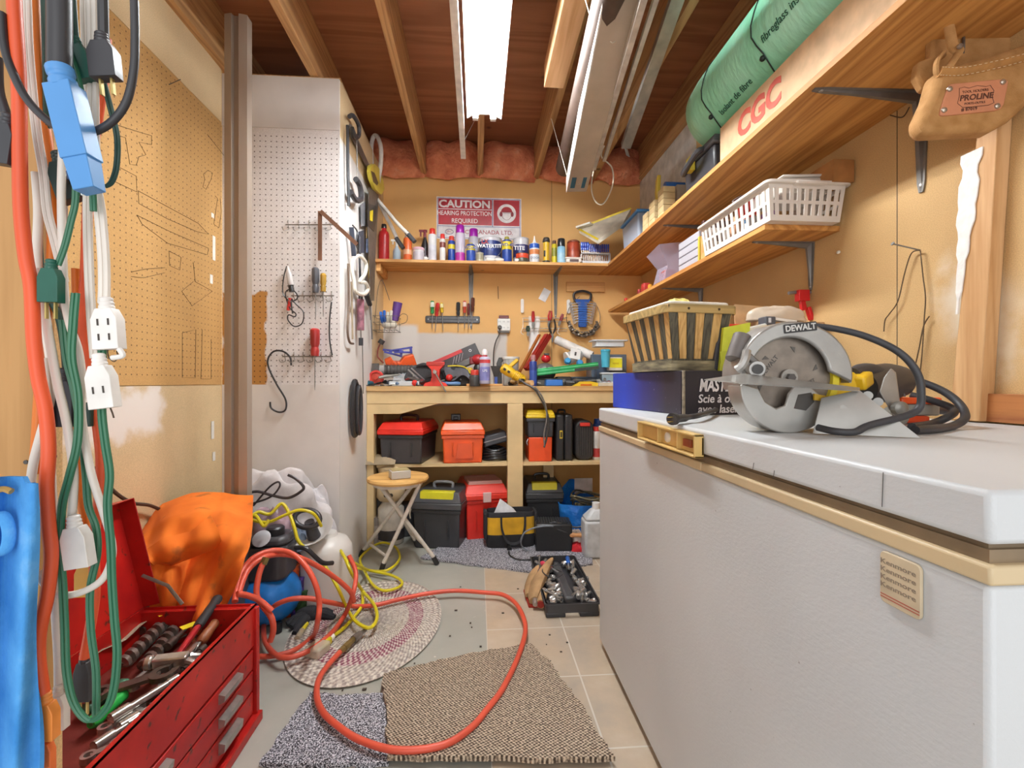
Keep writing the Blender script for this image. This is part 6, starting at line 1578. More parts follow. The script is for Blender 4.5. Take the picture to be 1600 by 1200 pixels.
MB().tube(spline(ats([(112, -40), (114, 10), (118, 60), (122, 76)], .435)), .0028, 8).build('cable', M_dg, t)
# blue triple tap on its black cable
t = thing('blue_outlet_tap', 'bright blue multi outlet block hanging from a thick black cable', 'outlet')
MB().tube(spline(ats([(92, -40), (93, 30), (93, 80), (93, 112)], .415)), .0085, 10).build('cable', M_b, t)
M_bl = m('#5593d0', .38, 0, .05, 10)
a, b_ = at(95, 114, .41), at(124, 290, .40)
d = (b_ - a); L = d.length; d.normalize()
q = rot(0, math.degrees(math.atan2(d.x, d.z)) , 0)
T = Matrix.Translation(a) @ q
k = .41 / F
mb = MB(T)
mb.lathe([(.0095, -.004), (.0095, .002), (.0085, .003), (.0085, .006), (.0095, .007), (.0095, .014)], 18)
mb.box(-.0105, .0105, -.009, .009, .012, L - .026)
mb.box(-.0095, .0095, -.008, .008, L - .027, L, top=.86)
o = mb.build('block', M_bl, t, bevel=.002)
for i in range(3):
    z = .035 + i * .024
    MB(T).box(.0103, .0111, -.005, -.003, z, z + .007).box(.0103, .0111, .003, .005, z, z + .007).build('slots', m('#1f3f68'), o)
# black big loop
t = cord('thick black cable making a big open loop around the top of the bundle', [(2, 20), (6, 66), (18, 108), (42, 155), (80, 193), (112, 205), (143, 207), (175, 190), (198, 158), (209, 110), (211, 60), (210, 0)], .425, 11, M_b)
t = cord('black cable with a black plug hanging at the extreme left edge', [(-4, 90), (-2, 140), (8, 175), (8, 190)], .44, 12, M_b)
plug(t, 6, 222, .43, 32, 66, m('#38383c', .4), ang=8, prong=False)

t = thing('cord_plug', 'black three prong plug with brass pins at the top right of the bundle', 'plug')
plug(t, 163, 92, .43, 36, 60, m('#3a393d', .4), ang=-6, prong=True)
MB().tube(spline(ats([(160, -40), (161, 10), (162, 60)], .432)), .004, 8).build('cable', M_b, t)
t = thing('cord_outlet', 'dark green outlet block with slots behind the blue tap', 'outlet')
plug(t, 104, 280, .46, 34, 66, m('#233632', .4), ang=-18, prong=False, outlets=1)
t = thing('cord_plug', 'black plug half hidden between the green and white cords', 'plug')
plug(t, 135, 645, .47, 18, 40, m('#24473c', .4), prong=False, boot=False)
t = cord('thin dark cord hidden behind the bundle with a faint pinkish sheath', [(100, 300), (100, 360), (96, 420), (98, 470), (96, 520)], .475, 8, m('#8c7a70', .5))
solo(MB().rod((-.46, .508, 1.42), (-.30, .38, 1.43), .006).rod((-.30, .38, 1.43), (-.30, .38, 1.455), .006), 'wall_hook', metal('#6d6a66', .5), 'steel hook on the near stud that carries the hanging cords', 'hook')
# blue cloth at the lower left
t = thing('blue_apron', 'bright blue fabric apron hanging at the lower left edge', 'apron')
g = G('blue_cloth', .9); n = g.noise(26, 5)
g.col(g.ramp(n, [(.3, '#2f7fc6'), (.62, '#4e9bdc'), (.8, '#7cb6e6')])); g.bump(g.noise(300, 2), .3)
def apr(u, v):
    x = -60 + 120 * u; y = 745 + 15 * (1 - u) * 0 + 470 * v
    if v < .06: y += 10 * (u > .8)
    return at(x + (3 * math.sin(v * 9) if u > .95 else 0), y, .40 + .008 * math.sin(u * 12 + v * 3) + .012 * v)
MB().grid(24, 20, apr, thick=-.003).build('cloth', g.m, t, smooth=80)
MB().tube(spline(ats([(-20, 812), (4, 806), (14, 830), (8, 860), (-20, 868)], .397)), .004, 8, flat=.5).build('strap', g.m, t)
MB().tube(spline(ats([(-10, 768), (6, 764), (18, 768)], .398)), .0025, 6).build('loop', m('#b08a4a'), t)
# ================================================================ PARTITION: TOOLS ON THE FRONT PEGBOARD
YP = YC - .002
def hooks(L, y, Yp=YP):
    t = thing('peg_hook_rail', 'steel peg hook rail ' + L[1], 'hook rail')
    x0, x1 = L[0]
    mb = MB().rod(at(x0, y, Yp - .012), at(x1, y, Yp - .012), .0028, seg=6)
    mb.build('bar', metal('#8d877f', .4), t)
    n = max(3, int((x1 - x0) / 13))
    for i in range(n):
        x = x0 + 4 + (x1 - x0 - 8) * i / (n - 1)
        MB().tube(spline(ats([(x, y - 7, Yp), (x, y + 1, Yp - .014), (x + 1, y + 7, Yp - .02), (x - 6, y + 9, Yp - .045), (x - 9, y + 5, Yp - .055)]), 4), .0018, 5).build('hook', metal('#8d877f', .4), t)
hooks(((446, 520), 'near the square at the top of the white pegboard'), 351)
hooks(((455, 522), 'holding two screwdrivers on the white pegboard'), 462)
hooks(((441, 520), 'holding the red screwdriver on the white pegboard'), 557)
def hdriver(lab, px, top, L1, L2, wpx, col, tip='#8d8a86', hexh=False):
    p = at(px, top, YP - .03); k = 2.24 / F
    driver('screwdriver', lab, p, (0, 0, 0), col, L2 * k, L1 * k, wpx / 2 * k, sc=tip, hexh=hexh)
hdriver('grey handled screwdriver on the middle hook rail', 493, 418, 38, 42, 11, '#55555a')
hdriver('amber handled screwdriver beside the grey one', 505, 427, 28, 38, 9, '#a8822c', hexh=True)
hdriver('large red pear handled screwdriver on the lowest hook rail', 492, 513, 42, 52, 14, '#a3302e')
t = thing('framing_square', 'rusty folding steel square hanging open on the top hook rail', 'square')
M_rust = m('#7b5844', .6, .3, .15, 14)
MB().bar(at(500, 330, YP - .04), at(500, 407, YP - .035), .018, .006, up=(0, 1, 0)).build('blade', M_rust, t)
MB().bar(at(501, 330, YP - .046), at(558, 382, YP - .09), .018, .006, up=(0, 1, 0)).build('blade', M_rust, t)
t = thing('test_light', 'circuit tester with clear body, tangled black lead and red clip', 'tester')
MB().tube([at(449, 416, YP - .03), at(452, 430, YP - .03), at(455, 446, YP - .03)], [.006, .014, .014], 12).build('clear_body', clear('#cfc8c4', .7), t)
MB().rod(at(454, 444, YP - .03), at(456, 456, YP - .03), .012).build('collar', plastic('#2c2a2a'), t)
MB().rod(at(454, 466, YP - .03), at(450, 485, YP - .03), .010, .007).build('red_clip', plastic('#c4312a'), t)
MB().tube(spline(ats([(448, 416), (443, 435), (442, 458), (452, 470), (463, 468), (464, 460), (455, 452), (446, 458), (452, 480), (462, 490), (460, 495), (451, 492), (450, 500), (460, 510), (472, 505), (474, 488), (462, 475), (455, 468), (457, 490)], YP - .035)), .0028, 6).build('lead', plastic('#26262a'), t)
solo(MB().tube(spline(ats([(518, 472), (515, 500), (515, 530), (519, 555)], YP - .03)), .004, 6), 'black_cable', plastic('#3a3a3c'), 'short dark rod hanging from the right end of the middle hook rail', 'cable')
solo(MB().tube(spline(ats([(455, 571), (453, 558), (442, 549), (428, 549), (419, 560), (420, 575), (432, 600), (446, 624), (446, 640), (436, 644), (424, 638), (422, 628)], YP - .02)), .0042, 8), 's_hook', plastic('#2b2a2e'), 'large black wire S hook hanging over the lower white panel', 'hook')
# ================================================================ PARTITION: TOOLS ON THE SIDE FACING THE BENCH
def sx(px, py, off=.0): return onx(px, py, XC + off)
def flatside(name, cat, lab, pts, mt, off=.012, th=.004, **kw):
    P = [sx(a, b_, off) for a, b_ in pts]
    vs = [(p.x, p.y, p.z) for p in P] + [(p.x + th, p.y, p.z) for p in P]; n = len(P)
    fs = [tuple(range(n)), tuple(range(n, 2 * n))[::-1]] + [(i, n + i, n + (i + 1) % n, (i + 1) % n) for i in range(n)]
    return solo(MB().add(vs, fs), name, mt, lab, cat, **kw)
MDk = m('#3d3c3f', .5, .2); MSt = metal('#8b8580', .4)
t = thing('hacksaw', 'black framed hacksaw hanging high on the side of the partition', 'saw')
MB().tube(ats([(543, 200), (543, 262), (545, 320)], 2.34) and [sx(543, 196, .02), sx(543.5, 262, .02), sx(545, 322, .02)], .008, 8).build('frame_bar', MDk, t)
MB().tube(spline([sx(546, 182, .03), sx(552, 181, .035), sx(560, 195, .04), sx(561, 210, .04), sx(556, 214, .035), sx(550, 200, .03)]), .011, 8).build('frame_end', MDk, t)
MB().tube([sx(557, 212, .03), sx(559, 285, .03)], .004, 8).build('blade', MSt, t)
MB().tube(spline([sx(556, 280, .035), sx(562, 290, .04), sx(564, 310, .04), sx(556, 312, .035), sx(548, 300, .03)]), .015, 8).build('grip', plastic('#3c3b3e'), t)
t = thing('hand_saw', 'yellow and black handled hand saw hanging beside the white looped bar', 'saw')
yp = flatside('x', '', '', [(574, 259), (580, 256), (587, 262), (594, 282), (596, 296), (591, 304), (582, 296), (575, 280), (573, 268)], plastic('#e0cf52'), .03, .02)
yp.name = 'handle'; yp.parent = t
for nm, pts, mt, of, th in (('grip_hole', [(580, 267), (585, 270), (591, 286), (589, 290), (583, 284)], m('#6a5a44'), .0505, .001), ('blade', [(576, 292), (591, 304), (586, 400), (584, 470), (578, 470), (574, 340)], metal('#77726d', .45), .034, .003), ('blade_sleeve', [(575, 318), (588, 322), (587, 345), (584, 362), (574, 352)], plastic('#26262a'), .0375, .002), ('sleeve_print', [(578, 330), (583, 328), (582, 346), (578, 344)], m('#e0c824'), .0396, .001)):
    q = flatside('x', '', '', pts, mt, of, th); q.name = nm; q.parent = t
flatside('bow_saw_blade', 'saw', 'long dark steel saw blade slanting across the upper side of the partition', [(545, 193), (549, 196), (578, 262), (575, 268), (548, 214)], MSt, .010)
t = thing('pruning_loppers', 'white tubular bar bent in a loop with black tipped ends over the shelf', 'loppers')
MB().tube(spline([at(581, 262, 2.98), at(580, 232, 2.97), at(583, 215, 2.97), at(589, 213, 2.96), at(595, 230, 2.95), at(595, 255, 2.95), at(592, 278, 2.95), at(590, 292, 2.96)], 6), .0135, 10).build('loop', m('#dcd6ce', .4), t)
MB().tube(spline([at(588, 308, 2.97), at(600, 332, 2.96), at(612, 355, 2.95), at(622, 376, 2.94)], 6), .0115, 10).build('arm', m('#dcd6ce', .4), t)
MB().tube(spline([at(590, 312, 2.96), at(605, 330, 2.92), at(622, 350, 2.88), at(638, 366, 2.85)], 6), .0115, 10).build('arm', m('#dcd6ce', .4), t)
MB().rod(at(619, 372, 2.94), at(630, 388, 2.93), .014).build('black_tip', plastic('#46464a'), t)
MB().rod(at(635, 363, 2.86), at(648, 378, 2.84), .014).build('black_tip', plastic('#46464a'), t)
t = thing('trouble_light', 'coiled pale cable and black clamp hanging on the partition side', 'cable')
MB().tube(spline([sx(552, 405, .03), sx(562, 400, .05), sx(572, 412, .06), sx(570, 428, .06), sx(562, 440, .05), sx(571, 442, .06), sx(575, 452, .06), sx(568, 460, .06), sx(556, 456, .05), sx(553, 440, .04), sx(550, 420, .03), sx(552, 405, .03)]), .010, 8).build('coil', m('#ddd6c8', .5), t)
MB().rod(sx(549, 355, .03), sx(553, 400, .03), .012).build('clamp', plastic('#3c4250'), t)
MB().tube(spline([sx(551, 352, .03), sx(558, 362, .035), sx(556, 380, .035), sx(560, 392, .035)]), .004, 6).build('lead', plastic('#3c3c40'), t)
for (pts, r0, c_, nm, cc, lab) in (([(544, 412), (545, 470), (543, 515), (546, 534), (552, 537)], .006, '#7a6657', 'pry_bar', 'pry bar', 'brownish long pry bar with hooked foot at the front of the partition side'),
                                ([(549, 440), (551, 530)], .005, '#b5a288', 'metal_rod', 'rod', 'tan rod hanging beside the pry bar'),
                                ([(578, 400), (579, 470), (581, 530)], .004, '#8b8580', 'metal_rod', 'rod', 'steel rod hanging at the back of the partition side'),
                                ([(566, 532), (567, 580), (567.5, 615)], .0028, '#7c766f', 'metal_rod', 'rod', 'thin wire rod dropping from the black connector to the bench'),
                                ([(562, 370), (562, 410), (563, 440)], .006, '#33333a', 'metal_rod', 'rod', 'black rod hanging between the saws on the partition side')):
    solo(MB().tube(spline([sx(a, b_, .02) for a, b_ in pts]), r0, 7), nm, m(c_, .5, .3), lab, cc)
t = thing('caulk_gun', 'pinkish printed tube tool with black ends hanging on the partition side', 'tube')
MB().rod(sx(563.5, 468, .03), sx(563.5, 516, .03), .019, seg=14).build('tube', m('#8c5a66', .5, 0, .3, 40), t)
MB().rod(sx(563.5, 460, .03), sx(563.5, 468, .03), .012).build('black_cap', plastic('#2b2a2c'), t)
MB().rod(sx(563.5, 516, .03), sx(564, 528, .03), .004).build('stem', MSt, t)
MB().rod(sx(564, 528, .03), sx(564, 540, .03), .012).build('connector', plastic('#333236'), t)
t = thing('trowel', 'black handled long thin screwdriver slanting near the wire basket', 'screwdriver')
MB().rod(sx(572, 459, .03), sx(578, 476, .03), .017, .014).build('handle', plastic('#2c2d30'), t)
MB().rod(sx(578, 476, .03), sx(582, 530, .03), .004).build('blade', MSt, t)
MB().rod(sx(577, 478, .03), sx(579, 500, .03), .003).build('blade', MSt, t)
t = thing('tool_package', 'hanging blister pack with orange card and blue-black print on the partition side', 'package')
q = flatside('x', '', '', [(572, 355), (581, 352), (581, 370), (572, 372)], m('#dcb27a'), .02); q.name = 'card'; q.parent = t
q = flatside('x', '', '', [(572, 373), (581, 371), (580, 392), (577, 398), (572, 395)], m('#5b6480', .4, 0, .4, 60), .02, .01); q.name = 'blister'; q.parent = t
flatside('steel_plate', 'plate', 'grey metal strip tool hanging between hacksaw and hand saw', [(563, 320), (569, 316), (570, 352), (564, 354)], m('#7b7b80', .5), .014)
flatside('knife_blade', 'knife', 'dark blade tool with black handle left of the blister pack', [(560, 362), (567, 360), (568, 395), (561, 396)], m('#3f4350', .5), .016)
solo(MB().tube(spline([sx(577, 400, .02), sx(577, 430, .02), sx(579, 437, .02)]), .006, 6), 'yellow_strap', m('#d9ab1f', .5), 'yellow strip hanging behind the hand saw blade', 'strap')
solo(MB().tube([Vector((XC + .022, sx(554, 620, .02).y + .055 * math.cos(2 * PI * k / 26), sx(554, 638, .02).z + .142 * math.sin(2 * PI * k / 26))) for k in range(26)], .0135, 8, True), 'black_hose_coil', plastic('#2a292b'), 'coiled black hose hanging on the partition corner beside the bench', 'hose')
solo(MB().tube([Vector((XC + .04, sx(555, 620, .02).y + .045 * math.cos(2 * PI * k / 26), sx(554, 641, .02).z + .125 * math.sin(2 * PI * k / 26))) for k in range(26)], .010, 8, True), 'black_hose_coil', plastic('#353437'), 'inner turn of the black hose coil on the partition corner', 'hose')
# ================================================================ CHEST FREEZER
g = G('leathergrain_enamel', .42)
n = g.noise(190, 3, g.mapv((1, .45, 1)), .6)
c = g.ramp(g.noise(2.2, 3), [(.3, '#bfc1c2'), (.7, '#cacccd')])
c = g.mix(g.step(g.noise(75, 5), .74, .78), c, '#8b8986')
g.col(c); g.bump(n, .35, .0012)
M_fz = g.m
fx0, fx1, fy0, fy1 = .449, 1.185, .372, 1.672
t = thing('chest_freezer', 'long white chest freezer with cream trim filling the right side', 'freezer', ((fx0 + fx1) / 2, (fy0 + fy1) / 2, 0))
hx, hy = (fx1 - fx0) / 2, (fy1 - fy0) / 2
MB().box(-hx, hx, -hy, hy, .03, .798).build('body', M_fz, t, bevel=.006)
MB().box(-hx + .03, hx - .03, -hy + .03, hy - .03, 0.0, .03).build('plinth', m('#4a3325', .6), t)
M_trim = m('#cbb58f', .4, 0, .05, 6)
MB().box(-hx - .003, hx + .003, -hy - .003, -hy + .52, .798, .816).build('rim_trim', M_trim, t, bevel=.003)
MB().box(-hx - .003, hx + .003, -hy + .5205, hy + .003, .798, .816).build('rim_trim', M_trim, t, bevel=.003)
MB().box(-hx + .004, hx - .004, -hy + .004, hy - .004, .816, .828).box(-hx + .008, hx - .008, -hy + .008, hy - .008, .828, .834).build('gasket', m('#7d6a52', .6), t)
lid = MB().box(-hx - .002, hx + .002, -hy - .002, hy + .002, .833, .8815).build('lid', M_fz, t, bevel=.006)
hy0 = onx(1008, 665, fx0).y - (fy0 + fy1) / 2; hy1 = onx(1102, 690, fx0).y - (fy0 + fy1) / 2
hb = MB().box(-hx - .022, -hx - .0025, hy1, hy0, .868, .873).box(-hx - .022, -hx - .0025, hy1, hy0, .826, .831).box(-hx - .008, -hx - .0025, hy1, hy0, .831, .868).box(-hx - .022, -hx - .0025, hy1, hy1 + .006, .826, .873).box(-hx - .022, -hx - .0025, hy0 - .006, hy0, .826, .873)
hb.box(-hx - .018, -hx - .006, hy1 + .09, hy1 + .094, .831, .868).box(-hx - .018, -hx - .006, hy0 - .13, hy0 - .126, .831, .868)
h_ = hb.build('handle', m('#d3b06c', .4, 0, .06, 10), t, bevel=.0015)
LT = rot(0, 0, -90) @ FRONT
MB(Matrix.Translation((-hx - .008, hy0 - .17, .849)) @ LT).lathe([(.012, 0), (.012, .004), (.009, .006), (.0001, .006)], 20).build('lock_dial', m('#e9e2d4', .4), h_)
MB().box(-hx - .014, -hx - .008, hy1 + .035, hy1 + .07, .842, .858).build('indicator', m('#a8532f', .3), h_, bevel=.001)
b0, b1 = onx(1380, 872, fx0), onx(1444, 958, fx0)
by0, by1 = b0.y - (fy0 + fy1) / 2, b1.y - (fy0 + fy1) / 2
bz = (onx(1380, 905, fx0).z + onx(1444, 920, fx0).z) / 2
W_, H_ = by0 - by1, .056
BT_ = Matrix.Translation((-hx - .0005, (by0 + by1) / 2, bz)) @ LT
bd = MB(BT_).prism(rrect(W_, H_, .006), 0, .0035).build('badge', m('#cdbb9d', .4), t, bevel=.0008)
TR = (BT_.to_euler())
for i in range(4):
    o = text('Kenmore', .0095, m('#8a7c6c', .5), bd, BT_ @ Vector((-.002, .017 - i * .0085, .0036)), ext=.0002, bold=.01, sx=1.0)
    o.rotation_euler = TR; o.scale = (1.15, .8, 1)
MB(BT_).box(-W_ / 2 + .001, W_ / 2 - .001, -.0195, -.0185, .0035, .0038).build('red_line', m('#b5574a'), bd)
MB(BT_).box(-W_ / 2 + .001, W_ / 2 - .001, -.0225, -.0215, .0035, .0038).build('red_line', m('#b5574a'), bd)
sc = MB()
for (px, y0, y1) in ((1380, 738, 792), (1210, 735, 748), (1178, 723, 734)):
    p, q = onx(px, y0, fx0 - .0025), onx(px - 2, y1, fx0 - .0025)
    sc.bar(p - t.location, q - t.location, .0006, .0005)
sc.build('scratch', m('#55504c'), t)
ZL = .882
# ================================================================ BOXES ON THE FREEZER
A_, B_ = onz(958, 636, ZL), onz(1068, 649, ZL)      # far and near lower corners of the blue side
u = (A_ - B_); L = u.length; u.normalize()
v = Vector((-u.y, u.x, 0)); v = v if v.x > 0 else -v  # to the right, into the carton
def frame(o, x, y, z=Vector((0, 0, 1))):
    return Matrix(((x.x, y.x, z.x, o.x), (x.y, y.y, z.y, o.y), (x.z, y.z, z.z, o.z), (0, 0, 0, 1)))
t = thing('saw_box', 'black and blue saw carton with white French lettering on the freezer', 'box', B_)
t.rotation_euler = frame(Vector((0, 0, 0)), v, u).to_euler()   # x: right, y: away
bw, bh = .30, .128
Mdk = m('#2b2931', .5, 0, .12, 12)
g = G('blue_fade_card', .5); s = g.sep()
c = g.ramp(g.mth('DIVIDE', s[1], L), [(.2, '#2b2631'), (.5, '#2a2a6c'), (.8, '#2440b0')])
c = g.mix(g.step(g.noise(90, 5), .68, .73), c, '#8a84a0'); g.col(c)
MB().box(.0012, bw, .0012, L, 0, bh).build('carton', Mdk, t, bevel=.002)
MB().box(0, .0011, .012, L, .001, bh - .001).build('blue_side', g.m, t)
MB().box(-.001, .006, -.001, .007, 0, bh).build('worn_corner', m('#8f8470', .8, 0, .3, 60), t, bevel=.002)
wl = m('#e6e3e6', .5)
text('MASTERCRAFT', .050, wl, t, (.05, -.0008, .084), bold=.03, align='LEFT', shear=.2, sx=.68)
text('Scie à onglet', .034, wl, t, (.046, -.0008, .046), bold=.015, align='LEFT', shear=.15)
text('avec laser', .034, wl, t, (.046, -.0008, .016), bold=.015, align='LEFT', shear=.15)
ZB = ZL + bh + .001
# woven fruit basket and its tray base
bc = Vector((.642, 1.455, ZB))
rzb = 8
t = thing('wooden_basket_base', 'flat dark splint basket bottom lying upside down on the saw carton', 'basket', bc, (0, 0, rzb))
g = G('weathered_splint', .7)
n = g.noise(60, 4, g.mapv((.2, .2, 1))); g.col(g.ramp(n, [(.35, '#4a4438'), (.6, '#8c8468'), (.75, '#b5ab8c')])); M_spl = g.m
MB().ring(rrect(.19, .26, .025, 5), rrect(.178, .248, .02, 5), 0, .03).box(-.09, .09, -.125, .125, .024, .028).build('rim_band', M_spl, t)
t = thing('splint_basket', 'flared wooden splint basket with light and dark slats on the saw carton', 'basket', bc + Vector((0, 0, .031)), (0, 0, rzb))
M_lt = wood('#b3894e', '#d3ab6c', 'z', 8, name='splint_light', knots=False, scale=2); M_dk = wood('#35322c', '#5f5a4a', 'z', 9, name='splint_dark', knots=False, scale=2)
def rect_pt(q, hx_, hy_, z):
    # walk round a rounded rectangle
    P = 4 * (hx_ + hy_); dd = (q % 1) * P
    for (x0, y0, x1, y1) in ((-hx_, -hy_, hx_, -hy_), (hx_, -hy_, hx_, hy_), (hx_, hy_, -hx_, hy_), (-hx_, hy_, -hx_, -hy_)):
        l_ = abs(x1 - x0) + abs(y1 - y0)
        if dd <= l_:
            k_ = dd / l_
            return Vector((x0 + (x1 - x0) * k_, y0 + (y1 - y0) * k_, z))
        dd -= l_
    return Vector((-hx_, -hy_, z))
NS = 34
HB = .16
for i in range(NS):
    q0, q1 = (i + .04) / NS, (i + .96) / NS
    a0, a1 = rect_pt(q0, .083, .118, 0), rect_pt(q1, .083, .118, 0)
    c0_, c1_ = rect_pt(q0, .114, .146, HB), rect_pt(q1, .114, .146, HB)
    nn = Vector((a0.x + a1.x, a0.y + a1.y, 0)).normalized() * -.003
    MB().add([a0, a1, c1_, c0_, a0 + nn, a1 + nn, c1_ + nn, c0_ + nn], [(0, 1, 2, 3), (7, 6, 5, 4), (0, 4, 5, 1), (1, 5, 6, 2), (2, 6, 7, 3), (3, 7, 4, 0)]).build('splint', M_lt if i % 2 else M_dk, t)
MB().ring(rrect(.238, .302, .025, 6), rrect(.220, .284, .018, 6), HB - .022, HB + .003).build('rim_band', wood('#8f7a4c', '#b89b62', 'x', 8, name='rimwood', knots=False), t, bevel=.002)
MB().box(-.084, .084, -.119, .119, .0, .005).build('basket_floor', M_dk, t)
for x in (-.05, .05): MB().lathe([(.004, 0), (.003, .002), (.0001, .002)], 10, Matrix.Translation((x, -.151, HB - .01)) @ FRONT).build('rivet', metal('#5a5045'), t)
t2 = thing('foam_tray', 'white shallow tray resting on top of the splint basket', 'tray', t.location + Vector((0, 0, HB + .004)), (0, 0, rzb))
MB().prism(rrect(.21, .27, .025, 5), 0, .010).build('tray', m('#dcd6cb', .5), t2, bevel=.004)
heap('snack_bag', 'bag', 'crumpled yellow and orange packet on the white tray', t2.location + Vector((.02, .03, .011)), .045, .04, .035, m('#e2c46a', .5, 0, .4, 30), 41)
# things behind / right of the basket, standing on the carton and freezer top
def P2(px, Y, z=ZL): return (at(px, 600, Y).x, Y, z)
t = thing('file_box', 'black magazine box behind the saw guard with papers inside', 'box', P2(1204, 1.42, ZB))
MB().box(-.035, .05, -.06, .06, 0, .12).build('box', plastic('#38383c'), t, bevel=.003)
t = thing('green_folder', 'lime green card folder leaning by the splint basket', 'folder', P2(1148, 1.32, ZB), (0, -4, 0))
MB().prism([(-.05, 0), (.035, 0), (.055, .14), (-.028, .13)][::-1], -.006, .006, FRONT).build('cover', m('#c4cc3a', .5), t)
MB().box(-.045, .036, -.0065, -.006, .0, .06).build('front_sheet', m('#b3bb30', .5), t)
solo(MB().prism([(-.02, 0), (.02, 0), (.03, .11), (.0, .125), (-.02, .08)][::-1], -.012, .012, FRONT), 'black_folder', m('#45444a', .6), 'dark fabric folder squeezed between basket and green folder', 'folder', loc=(at(1122, 600, 1.34).x, 1.345, ZB), r=(0, 8, 0), bevel=.004)
t = thing('cardboard_box', 'open brown carton with its flap up behind the green folder', 'box', P2(1216, 1.56), (0, 0, 0))
MB().box(-.12, .12, -.07, .07, 0, .30).build('carton', m('#b08a62', .8), t, bevel=.002)
MB().add([(-.12, .066, .29), (.12, .066, .29), (.14, .09, .37), (-.11, .09, .385), (-.12, .07, .29), (.12, .07, .29), (.14, .094, .37), (-.11, .094, .385)], [(0, 1, 2, 3), (7, 6, 5, 4), (0, 4, 5, 1), (1, 5, 6, 2), (2, 6, 7, 3), (3, 7, 4, 0)]).build('flap', m('#c49e72', .8), t)
heap('plastic_bag', 'bag', 'crumpled clear plastic bag lying on the open carton', P2(1212, 1.52, ZL + .301), .11, .045, .055, clear('#d8c8b4', .75), 51)
t = thing('pump_bottle', 'small grey and white gadget in front of the plastic bag', 'gadget', P2(1204, 1.39, ZB + .121), (0, 0, 0))
MB().box(-.03, .005, -.02, .02, 0, .05).build('body', plastic('#55565c'), t, bevel=.004)
MB().bar((-.02, -.01, .02), (-.085, -.01, .005), .02, .02).build('white_arm', plastic('#dcd8ce'), t, bevel=.004)
MB().bar((.0, 0, .045), (.08, 0, .035), .02, .008).build('white_strip', plastic('#e2ded6'), t)
MB().box(-.02, -.012, -.0215, -.02, .03, .045).build('window', m('#d9d9dc'), t)
t = thing('paper_bag', 'red topped white printed bag behind the splint basket rim', 'bag', P2(1138, 1.62, ZL + .0))
MB().box(-.055, .05, -.02, .02, 0, .29).build('bag', m('#d9d6da', .6), t, bevel=.004)
MB().box(-.056, .051, -.021, .021, .24, .305).build('red_top', m('#d23a28', .5), t, bevel=.004)
t = thing('hooked_bar', 'grey bent bar with a red plastic grip on the right wall', 'tool')
MB().tube(spline(ats([(1232, 458), (1260, 456), (1280, 462), (1292, 480), (1288, 498)], 1.58)), .006, 8).build('bar', metal('#8b8b8e', .4), t)
MB().bar(at(1245, 462, 1.575), at(1262, 462, 1.575), .025, .04).bar(at(1252, 466, 1.575), at(1256, 485, 1.575), .012, .02).bar(at(1262, 480, 1.575), at(1268, 500, 1.575), .02, .012).build('grip', plastic('#c41d22'), t, bevel=.002)
# ================================================================ CIRCULAR SAW
M_al = m('#a9a7a3', .36, .6, .06, 20, .1, 260); M_al2 = m('#b3b1ac', .36, .6, .05, 20)
c0 = at(1232, 590, .84)                          # blade centre
t = thing('circular_saw', 'yellow circular saw with silver guards and black cord lying on the freezer', 'saw', c0, (0, 0, -4))
k = .84 / F
def S(px, py, dy=0.0): return Vector(((px - 1232) * k, dy, (590 - py) * k))
def arc(cx, cy, r, a0, a1, n=28, ry=None):
    return [(cx + r * math.cos(R(a0 + (a1 - a0) * i / n)), cy + (ry or r) * math.sin(R(a0 + (a1 - a0) * i / n))) for i in range(n + 1)]
# blade
bl = []
for i in range(48):
    q = 2 * PI * i / 24 / 2
    rr_ = .088 if i % 2 == 0 else .083
    bl.append((rr_ * math.cos(q), rr_ * math.sin(q)))
o = MB(Matrix.Translation((0, .004, 0)) @ FRONT).prism(bl, -.001, .001).build('blade', metal('#8a7f74', .38), t)
MB(FRONT).lathe([(.016, 0), (.016, .004), (.0001, .004)], 24).build('flange', metal('#9c978f', .35), o)
MB(FRONT).prism(circ(.008, 6), .003, .012).build('arbor_bolt', metal('#55514e', .4), o)
text('DEWALT', .012, m('#5c5650', .5), o, (-.035, .0025, .022), r=(90, -52, 0), bold=.01)
text('7-1/4  18T', .009, m('#6c6660', .5), o, (.035, .0025, -.012), r=(90, -25, 0))
for q in range(6):
    a = R(60 * q + 20)
    MB(Matrix.Translation((0, .0025, 0)) @ FRONT).prism([(.050 * math.cos(a - .09), .050 * math.sin(a - .09)), (.06 * math.cos(a - .07), .06 * math.sin(a - .07)), (.06 * math.cos(a + .09), .06 * math.sin(a + .09))], 0, .0006).build('expansion_slot', m('#5a544e'), o)
# upper guard: crescent shell from lower left round the top to the right
out = arc(0, 0, .1, 196, -8)          # outer rim, left -> top -> right
out = [(x * (1.13 if x > 0 else 1.02), y * 1.02 + .004) for x, y in out]
inn = [(x * (.83 if x < 0 else .80), y * .80 + .004) for x, y in arc(-.006, -.004, .093, 190, 8)]
MB(FRONT).prism(out + inn[::-1], .006, .016).build('upper_guard', M_al, t, bevel=.004)
# curved rim wall of the guard going back
def wall(pts, y0, y1, th, name, mt, **kw):
    vs, fs = [], []
    for (x, z) in pts:
        L_ = math.hypot(x, z)
        vs += [(x, y0, z), (x, y1, z), (x * (1 - th / L_), y1, z * (1 - th / L_)), (x * (1 - th / L_), y0, z * (1 - th / L_))]
    n = len(pts)
    for i in range(n - 1):
        for j in range(4): fs.append((i * 4 + j, i * 4 + (j + 1) % 4, i * 4 + 4 + (j + 1) % 4, i * 4 + 4 + j))
    fs += [(3, 2, 1, 0), tuple(range(n * 4 - 4, n * 4))]
    return MB().add(vs, fs).build(name, mt, t, **kw)
wall(out, -.012, .055, .004, 'guard_rim', M_al, smooth=50)
